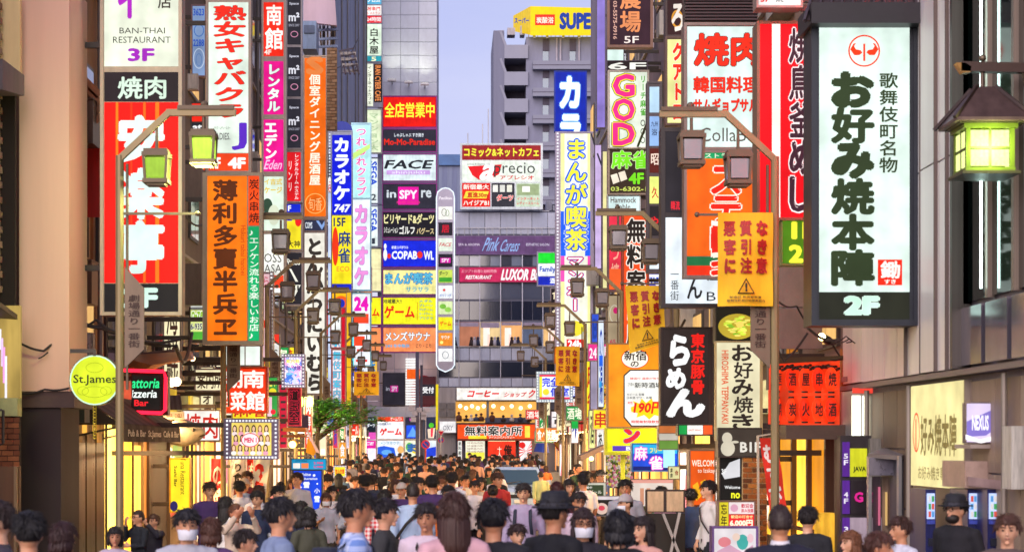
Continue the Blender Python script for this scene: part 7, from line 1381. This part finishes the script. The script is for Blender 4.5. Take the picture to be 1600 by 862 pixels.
def acc(n):
    if n in ACC: return ACC[n]
    mb = MB(); f = HC
    if n == 'mask':
        V = []; 
        for j in range(7):
            for i in range(9):
                a = math.radians(-68+136*i/8); z = -.018-.082*j/6; r = .112+.010*math.sin(j/6*math.pi)-.012*(j/6); V.append(f+Vector((math.sin(a)*.088*(1-.15*j/6), -.004-math.cos(a)*r, z)))
        mb.add(V, [(j*9+i, j*9+i+1, (j+1)*9+i+1, (j+1)*9+i) for j in range(6) for i in range(8)])
    elif n == 'glasses':
        for s in (-1, 1): mb.tube([f+Vector((s*.033+.024*math.cos(a), -.107, .012+.018*math.sin(a))) for a in [k*math.pi/6 for k in range(13)]], .0028, 5, cap=False); mb.bar(f+Vector((s*.057,-.105,.016)), f+Vector((s*.084,.01,.012)), .004)
        mb.bar(f+Vector((-.01,-.108,.015)), f+Vector((.01,-.108,.015)), .004)
    elif n == 'eyes':
        for s in (-1, 1): mb.ball(f+Vector((s*.033,-.0905,.012)), (.0125,.007,.0062), 10, 6)
    elif n == 'eyebrows':
        for s in (-1, 1): mb.tube([f+Vector((s*.015,-.0975,.033)), f+Vector((s*.034,-.094,.039)), f+Vector((s*.052,-.083,.034))], [.0035,.0042,.002], 6)
    elif n == 'lips': mb.ball(f+Vector((0,-.0935,-.054)), (.021,.011,.0075), 12, 6)
    elif n == 'hat':
        mb.tube([f+Vector((0,.005,.042)), f+Vector((0,.005,.075)), f+Vector((0,.005,.14)), f+Vector((0,.005,.152))], [(.098,.115),(.096,.112),(.086,.10),(.06,.075)], 24, ref=(0,1,0))
        mb.tube([f+Vector((0,.0,.036)), f+Vector((0,.0,.046))], [(.155,.175),(.15,.17)], 28, ref=(0,1,0))
    elif n == 'hatband': mb.tube([f+Vector((0,.005,.048)), f+Vector((0,.005,.07))], [(.100,.117),(.099,.116)], 24, ref=(0,1,0), cap=False)
    elif n == 'cap':
        mb.ball(f+Vector((0,.006,.03)), (.092,.112,.112), 22, 14, lambda n_, p: Vector((p.x, p.y, max(p.z, .0)))); mb.prism([f+Vector((x,y,.034)) for x, y in ((-.07,-.085),(-.06,-.15),(-.03,-.18),(.03,-.18),(.06,-.15),(.07,-.085))], (0,0,.008))
    elif n == 'beard': mb.ball(f+Vector((0,-.045,-.075)), (.066,.062,.05), 16, 10)
    elif n == 'backpack':
        mb.ball(Vector((0,.20,1.17)), (.155,.10,.23), 18, 14, lambda n_, p: Vector((max(-.14,min(.14,p.x*1.15)), max(-.08,min(.085,p.y*1.2)), max(-.2,min(.2,p.z*1.1)))))
        for s in (-1, 1): mb.tube([(s*.09,.12,1.36),(s*.095,.02,1.445),(s*.10,-.10,1.38),(s*.105,-.142,1.25),(s*.12,-.10,1.08),(s*.12,.10,1.02)], [(.022,.006)]*6, 8)
    elif n == 'bag':
        mb.ball(Vector((.23,.08,.93)), (.07,.16,.13), 14, 10, lambda n_, p: Vector((max(-.055,min(.055,p.x*1.3)), max(-.14,min(.14,p.y*1.2)), max(-.11,min(.11,p.z*1.2)))))
        mb.tube([(.22,.12,1.04),(.10,.155,1.22),(-.06,.135,1.38),(-.11,.02,1.455),(-.06,-.12,1.36),(.08,-.155,1.20),(.20,-.09,1.03)], [(.018,.005)]*7, 8)
    elif n == 'handphone': mb.box((-.155,-.34,1.19),(-.085,-.325,1.33))
    elif n == 'camera': mb.box((-.07,-.42,1.55),(.07,-.38,1.64))
    elif n == 'can': mb.tube([(-.06,-.27,1.56),(-.02,-.34,1.60)], .03, 12)
    elif n == 'collar': mb.tube([(0,.0,1.455),(0,.004,1.49)], [(.072,.072),(.060,.060)], 16, cap=False, ref=(0,1,0))
    ACC[n] = M1(mb, n, n not in ('handphone','camera')); return ACC[n]
SKIN = ['D6A07C','E0AE8C','CC9470','DCA888','C88E6C']
def person(x, ytop, d, rot, label, fem=False, pose='walk', hair='short', hc='1C1614', shirt='2A2C3A', sleeves=True, legs='22242C', items=(), skin=None, near=False, X=None, h=None, sm=None, group='people filling the street', seed=0, tilt=0, itemcol=None):
    g = ground(d)+(.12 if abs((x-VX)*d/FOC if X is None else X) > 4.4 else 0)
    if X is None: X = (x-VX)*d/FOC
    if h is None: h = (EYE-(ytop-VY)*d/FOC)-g
    sc_ = h/1.745
    r = thing('person', label, 'person', (X, d, g), group); r.rotation_euler = (0, tilt, rot); r.scale = (sc_,)*3
    def put(nm_, me, m):
        o = bpy.data.objects.new(nm_, me); COL.objects.link(o); o.parent = r; o.material_slots[0].link = 'OBJECT'; o.material_slots[0].material = m; return o
    bp2 = pose
    put('body', get(BODY, (fem, bp2), lambda: body_mesh(fem, bp2)), skinmat(skin or SKIN[(seed+int(d*3)) % 5]))
    sh = put('shirt', get(SHIRT, (fem, bp2, sleeves), lambda: shirt_mesh(fem, bp2, sleeves)), sm or mat(shirt, .85, 0, .18, 6, .15))
    if d > 13: put('trousers', get(LEGS, bp2, lambda: legs_mesh(bp2)), mat(legs, .85, 0, .2, 5))
    if d > 20: put('shoes', get(SHOE, bp2, lambda: shoe_mesh(bp2)), mat('201C1A', .5))
    put('hair', get(HAIR, (hair, seed % 3), lambda: hair_mesh(hair, seed % 3)), hairmat(hc))
    if near or (d < 60 and abs((rot+math.pi) % (2*math.pi)-math.pi) < 1.9):
        put('eyes', acc('eyes'), mat('1A1210', .15, grime=0)); put('eyebrows', acc('eyebrows'), hairmat(hc))
        if 'mask' not in items: put('lips', acc('lips'), mat('A8584C' if fem else 'A0685A', .4, grime=.05))
    IC = {'mask':'ECECF2','glasses':'181818','hat':'1C1C24','hatband':'3A3A44','cap':'B8B0A8','beard':'1E1612','backpack':'23283A','bag':'2A221E','handphone':'15181C','camera':'1A1A1C','can':'D8D0C8','collar':'E8E4E8'}
    for it in items:
        m = (itemcol or {}).get(it, IC[it]); put({'bag':'shoulder_bag','handphone':'phone','can':'drink_can'}.get(it, it), acc(it), hairmat(m) if it == 'beard' else mat(m, .75 if it != 'handphone' else .2, 0, .12, 8))
    return r
PI = math.pi
# the people one can single out, near to far
NEAR = [
 # x, ytop, d, rot, label, kwargs
 (45, 798, 11, PI+.3, 'large dark haired person seen from behind at the bottom left corner', dict(hair='short', hc='120E0E', shirt='1E1C22', seed=2)),
 (-2, 782, 12, -1.2, 'person with brown skin tone cheek cut off by the left edge', dict(hair='short', shirt='3A3440', hc='2A1C18')),
 (98, 815, 13, PI*.8, 'blurred dark reddish haired person low at the left', dict(fem=True, hair='bob', hc='2E1410', shirt='3A2420')),
 (180, 822, 18, .15, 'smiling dark haired woman facing the camera below the pub door', dict(fem=True, hair='bob', hc='1A1210', shirt='B8A8B8', near=True)),
 (217, 795, 25.3, -.9, 'man in dark shirt leaning by the pub drinking with raised hand', dict(pose='drink', hair='buzz', hc='2A1E18', shirt='20242E', near=True, items=('can','glasses'))),
 (241, 802, 26.2, -.6, 'woman behind the drinking man by the lamp pole holding up a phone', dict(fem=True, pose='photo', hair='bun', hc='4A2C1C', shirt='2E2A38', near=True, items=('camera',))),
 (292, 794, 13.5, .25, 'dark haired man in white face mask with grey shirt, left foreground', dict(hair='short', hc='161214', shirt='B8B8C0', items=('mask',), near=True)),
 (352, 775, 25, PI*.85, 'long haired woman in white top with black strap from behind, left', dict(fem=True, hair='long', hc='1A1412', shirt='ECE4E0', items=('bag',))),
 (368, 786, 23, .5, 'woman in tan strap top touching her hair beside the white topped woman', dict(fem=True, pose='photo', hair='bun', hc='5A3420', shirt='D8C0A8', near=True)),
 (402, 766, 27, -.3, 'smiling man in navy shirt behind the flags on the left', dict(hair='short', shirt='26304E', near=True)),
 (436, 776, 13, 1.9, 'dark haired man in pale blue shirt sweeping past, left foreground', dict(hair='short', hc='141014', shirt='8494B4', seed=1)),
 (330, 808, 15, PI, 'brown haired person in purple top low in the left foreground', dict(fem=True, hair='bob', hc='4A2A1C', shirt='5A3A6A')),
 (382, 826, 14.5, 1.4, 'person in beige jacket with strap between masked man and pale blue man', dict(hair='short', hc='241814', shirt='A88C70', items=('bag',))),
 (470, 782, 24, PI*.9, 'dark haired woman in navy dress below the blue poster', dict(fem=True, hair='long', shirt='242A42')),
 (482, 792, 21, PI*1.1, 'dark haired woman with olive jacket in front of the blue poster', dict(fem=True, hair='bob', shirt='4A4A3A')),
 (512, 742, 37, .3, 'man in black and white cap beside the blue poster', dict(shirt='5A5A40', items=('cap',), itemcol={'cap':'1E1E22'}, near=True)),
 (555, 763, 12.2, 1.75, 'man in blue plaid shirt with backpack turned sideways, left of centre foreground', dict(hair='short', hc='171113', sm=plaid('6888C8','C8D4F0'), items=('backpack',), near=True, seed=1)),
 (601, 778, 15.5, 1.5, 'dark haired person in grey top right behind the plaid shirted man', dict(hair='short', hc='1C1416', shirt='3A3A3C', seed=2)),
 (601, 764, 27, PI, 'person in red and white gingham shirt seen from behind', dict(hair='bob', hc='1A1210', sm=plaid('F0E4E4','D83038', 46), fem=True)),
 (645, 752, 24, PI+.1, 'short haired man in light blue shirt with dark shoulder bag from behind', dict(hair='buzz', hc='241A16', shirt='A8BCD8', items=('bag',))),
 (667, 785, 14.8, -.2, 'man looking down in pale pink shirt with thin strap, centre foreground', dict(hair='short', hc='1E1616', shirt='D8C4D0', near=True, items=('bag',))),
 (709, 768, 11.8, PI+.2, 'long brown haired woman in pink top filling the centre foreground', dict(fem=True, hair='long', hc='3A2018', shirt='D8A8B0')),
 (771, 778, 12, PI*.95, 'black haired person in black clothes right of the brown haired woman', dict(hair='short', hc='0E0C12', shirt='1A1A22', seed=1)),
 (818, 754, 25.5, -.15, 'man in mauve shirt with black backpack straps facing the camera', dict(hair='short', hc='201816', shirt='A898B8', items=('backpack',), near=True)),
 (808, 818, 17, .3, 'round faced person peeking between foreground heads left of the black hat', dict(hair='short', hc='2A1614', shirt='5A2A34', near=True)),
 (866, 768, 12.6, 2.3, 'man in black felt hat and black jacket, right of centre foreground', dict(hair='short', hc='1A1414', shirt='15151B', items=('hat','hatband'), near=True)),
 (911, 793, 14.2, .1, 'long haired woman with glasses and white face mask facing the camera', dict(fem=True, hair='long', hc='2A1818', shirt='28242C', items=('mask','glasses'), near=True)),
 (904, 768, 24, .2, 'man with glasses in pinkish shirt behind the masked woman', dict(hair='short', hc='201818', shirt='C8B0C0', items=('glasses',), near=True)),
 (966, 796, 12.8, PI, 'large black haired person from behind right of the masked woman', dict(fem=True, hair='bob', hc='0D0B12', shirt='17161C')),
 (978, 770, 23.5, -1.1, 'man in grey cap and white face mask in profile near the menu boards', dict(hair='buzz', shirt='23252E', items=('cap','mask'), near=True, itemcol={'cap':'A8A0A0'})),
 (1006, 806, 15.5, -.9, 'dark haired woman facing sideways with bare shoulder by the easel', dict(fem=True, hair='long', hc='221614', shirt='D8A090', near=True)),
 (1108, 750, 27, -1.3, 'man in white raglan shirt with dark sleeves by the welcome poster', dict(hair='short', hc='181210', shirt='E8E0DC', items=('bag',), near=True)),
 (1219, 785, 12.4, PI, 'short haired man in dark suit and checked collar from behind, right foreground', dict(hair='buzz', hc='2A1C16', shirt='1A1A2E', items=('collar',))),
 (1262, 790, 17, PI*.9, 'dark haired person in black beside the suited man, right', dict(hair='short', hc='1A1210', shirt='202026')),
 (1330, 828, 15.5, -1.2, 'woman with long light brown hair looking down, lower right', dict(fem=True, hair='long', hc='6A4026', shirt='5A4A4A', near=True)),
 (1408, 806, 15.8, -1.3, 'man in white polo shirt in profile, lower right', dict(hair='short', hc='3A2018', shirt='D8D8E4', near=True)),
 (1494, 772, 16.2, -.9, 'bearded man in black hat and glasses looking down at the right', dict(hair='short', hc='1A1412', shirt='1C1A20', items=('hat','hatband','glasses','beard'), near=True)),
 (1372, 830, 13, 1.2, 'blurred brown haired person between the polo man and the brown haired woman', dict(hair='short', hc='4A2A20', shirt='3A3038')),
 (1574, 802, 13.5, -.3, 'brown haired person facing the camera at the lower right corner', dict(hair='short', hc='4A2E22', shirt='5A4A48', near=True, seed=1)),
 (845, 735, 52, PI+.3, 'man in pale green jacket standing beside the parked car', dict(hair='buzz', hc='2A1C18', shirt='B8C890')),
 (870, 752, 30, PI, 'maroon haired person in wine coloured top behind the black hat', dict(fem=True, hair='bob', hc='3A1418', shirt='4A2434')),
 (889, 748, 31, .3, 'dark haired woman in flowered dark top behind the man with glasses', dict(fem=True, hair='bob', shirt='4A3040', near=True)),
 (706, 737, 34, PI, 'man in white long shirt seen from behind in the centre', dict(hair='short', shirt='DCE0EC')),
 (654, 745, 32, .1, 'man in dark clothes with side parted hair facing the camera, centre left', dict(hair='short', shirt='23232B', near=True)),
 (770, 756, 33, PI, 'person with hair in bun and black top near the centre', dict(fem=True, hair='bun', hc='120E10', shirt='1C1C22')),
 (742, 750, 35, .2, 'man in white t-shirt facing the camera beside the woman with shoulder strap', dict(hair='short', shirt='E4E4E8', near=True)),
 (752, 745, 36, -.3, 'woman in beige jacket with diagonal strap facing the camera', dict(fem=True, hair='bob', shirt='D0C0A8', items=('bag',), near=True)),
 (690, 748, 36, -.4, 'long light brown haired woman in maroon top in the middle crowd', dict(fem=True, hair='long', hc='6A4228', shirt='7A2038', near=True)),
 (580, 741, 36, PI, 'man in dark quilted vest over white sleeves from behind', dict(hair='short', shirt='30384A')),
]
for (x, yt, d, rot, lb, k) in NEAR: person(x, yt, d, rot, lb, **k)
TOPS = [('white blouse','ECECF0'),('white t-shirt','E8E6EC'),('peach shirt','E8B090'),('orange top','D87030'),('light grey shirt','B8B8C4'),('navy jacket','222A44'),('black jacket','17171C'),('white shirt','E0E0E8'),('pale blue shirt','98B0D8'),('grey hoodie','6A6A74'),('black t-shirt','1C1C22'),('maroon sweater','642032'),('dark blue shirt','2A3A6A'),('pink blouse','D8A0B4'),('charcoal suit','2A2A32'),('lilac shirt','A898C0'),('red t-shirt','A82830'),('teal shirt','2A6870'),('cream cardigan','DCD0B8'),('dark green coat','24402E'),('denim jacket','48608A'),('striped grey top','9A9AA4'),('purple hoodie','4A3068')]
HAIRS = [('short black hair','short','15110F',0),('tousled black hair','short','17120F',0),('straight black hair','long','120F10',1),('cropped dark hair','buzz','1E1814',0),('short brown hair','short','3A2418',0),('long black hair','long','141012',1),('black bob','bob','161214',1),('long brown hair','long','4A2C1C',1),('brown bob','bob','42281A',1),('hair tied in a bun','bun','1A1412',1)]
ACCS = [('',()),('with backpack',('backpack',)),('with shoulder bag',('bag',)),('in white mask',('mask',)),('with glasses',('glasses',)),('in dark cap',('cap',))]
R = random.Random(42); used = set(); placed = [((v[0]-VX)*v[2]/FOC, v[2]) for v in NEAR]
rows = [18.5, 20.5, 22.5, 24.8, 27]; d = 29.0
while d < 150: rows.append(d); d += 1.4+d*.014
def where(X, d, px):
    side = 'left kerb' if X < -2.2 else 'right kerb' if X > 2.2 else 'middle of the street'
    if d < 28: z = 'close to the viewer'
    elif d < 40: z = 'behind foreground'
    elif d < 60: z = 'short of the parked car' if X > .5 else 'mid crowd'
    elif d < 85: z = 'beyond the maple' if X < -1 else 'level with the car'
    elif d < 115: z = 'near the grey posts'
    else: z = 'near the arcade front' if X < 1 else 'near the orange shop'
    return side, z
n_p = 0
for d in rows:
    hw = 4.0 if d < 100 else 5.4
    k = 5 if d < 28 else 7 if d < 60 else 8
    if d > 100: k = 9
    for i in range(k):
        if n_p > 248: break
        X = -hw+2*hw*(i+R.uniform(.1,.9))/k; dd = d+R.uniform(-.7,.7)
        if 60 < dd < 68.5 and 1.1 < X < 3.6: continue
        if dd < 62 and 778 < VX+X*FOC/dd < 886: continue       # a gap through which the car shows
        if dd < 28 and not 520 < VX+X*FOC/dd < 1010: continue
        if dd < 28 and any(abs(X*FOC/dd-a*FOC/b) < 26 for a, b in placed if b < 29): continue
        if any(abs(X-a) < .55 and abs(dd-b) < .7 for a, b in placed): continue
        if abs(abs(X)-4.07) < .3: X *= .88
        for tr_ in range(60):
            hn, hs, hc, f = R.choice(HAIRS); tn, tcx = R.choice(TOPS); 
            an, its = R.choice(ACCS) if R.random() < .45 else ACCS[0]; away = R.random() < .52
            if 'cap' in its and hs in ('bun',): continue
            side, z = where(X, dd, 0)
            lb = f"{hn}, {tn}{(' '+an) if an else ''}, {'back turned' if away else 'facing us'}, {z}"
            if lb not in used: break
        used.add(lb); n_p += 1; placed.append((X, dd))
        h = R.uniform(1.50,1.70) if f else R.uniform(1.60,1.86)
        rot = (PI if away else 0)+R.gauss(0, .45)
        person(0, 0, dd, rot, lb, fem=bool(f), pose=R.choice(['walk','walk','stand','strap' if not f else 'phone','phone']), hair=hs, hc=hc, shirt=tcx, sleeves=R.random() < .6, legs=R.choice(['22242C','1A1A1E','3A3C48','4A4034','2C3850']), items=its, X=X, h=h, seed=R.randrange(9))

bpy.data.scenes.remove(WS)
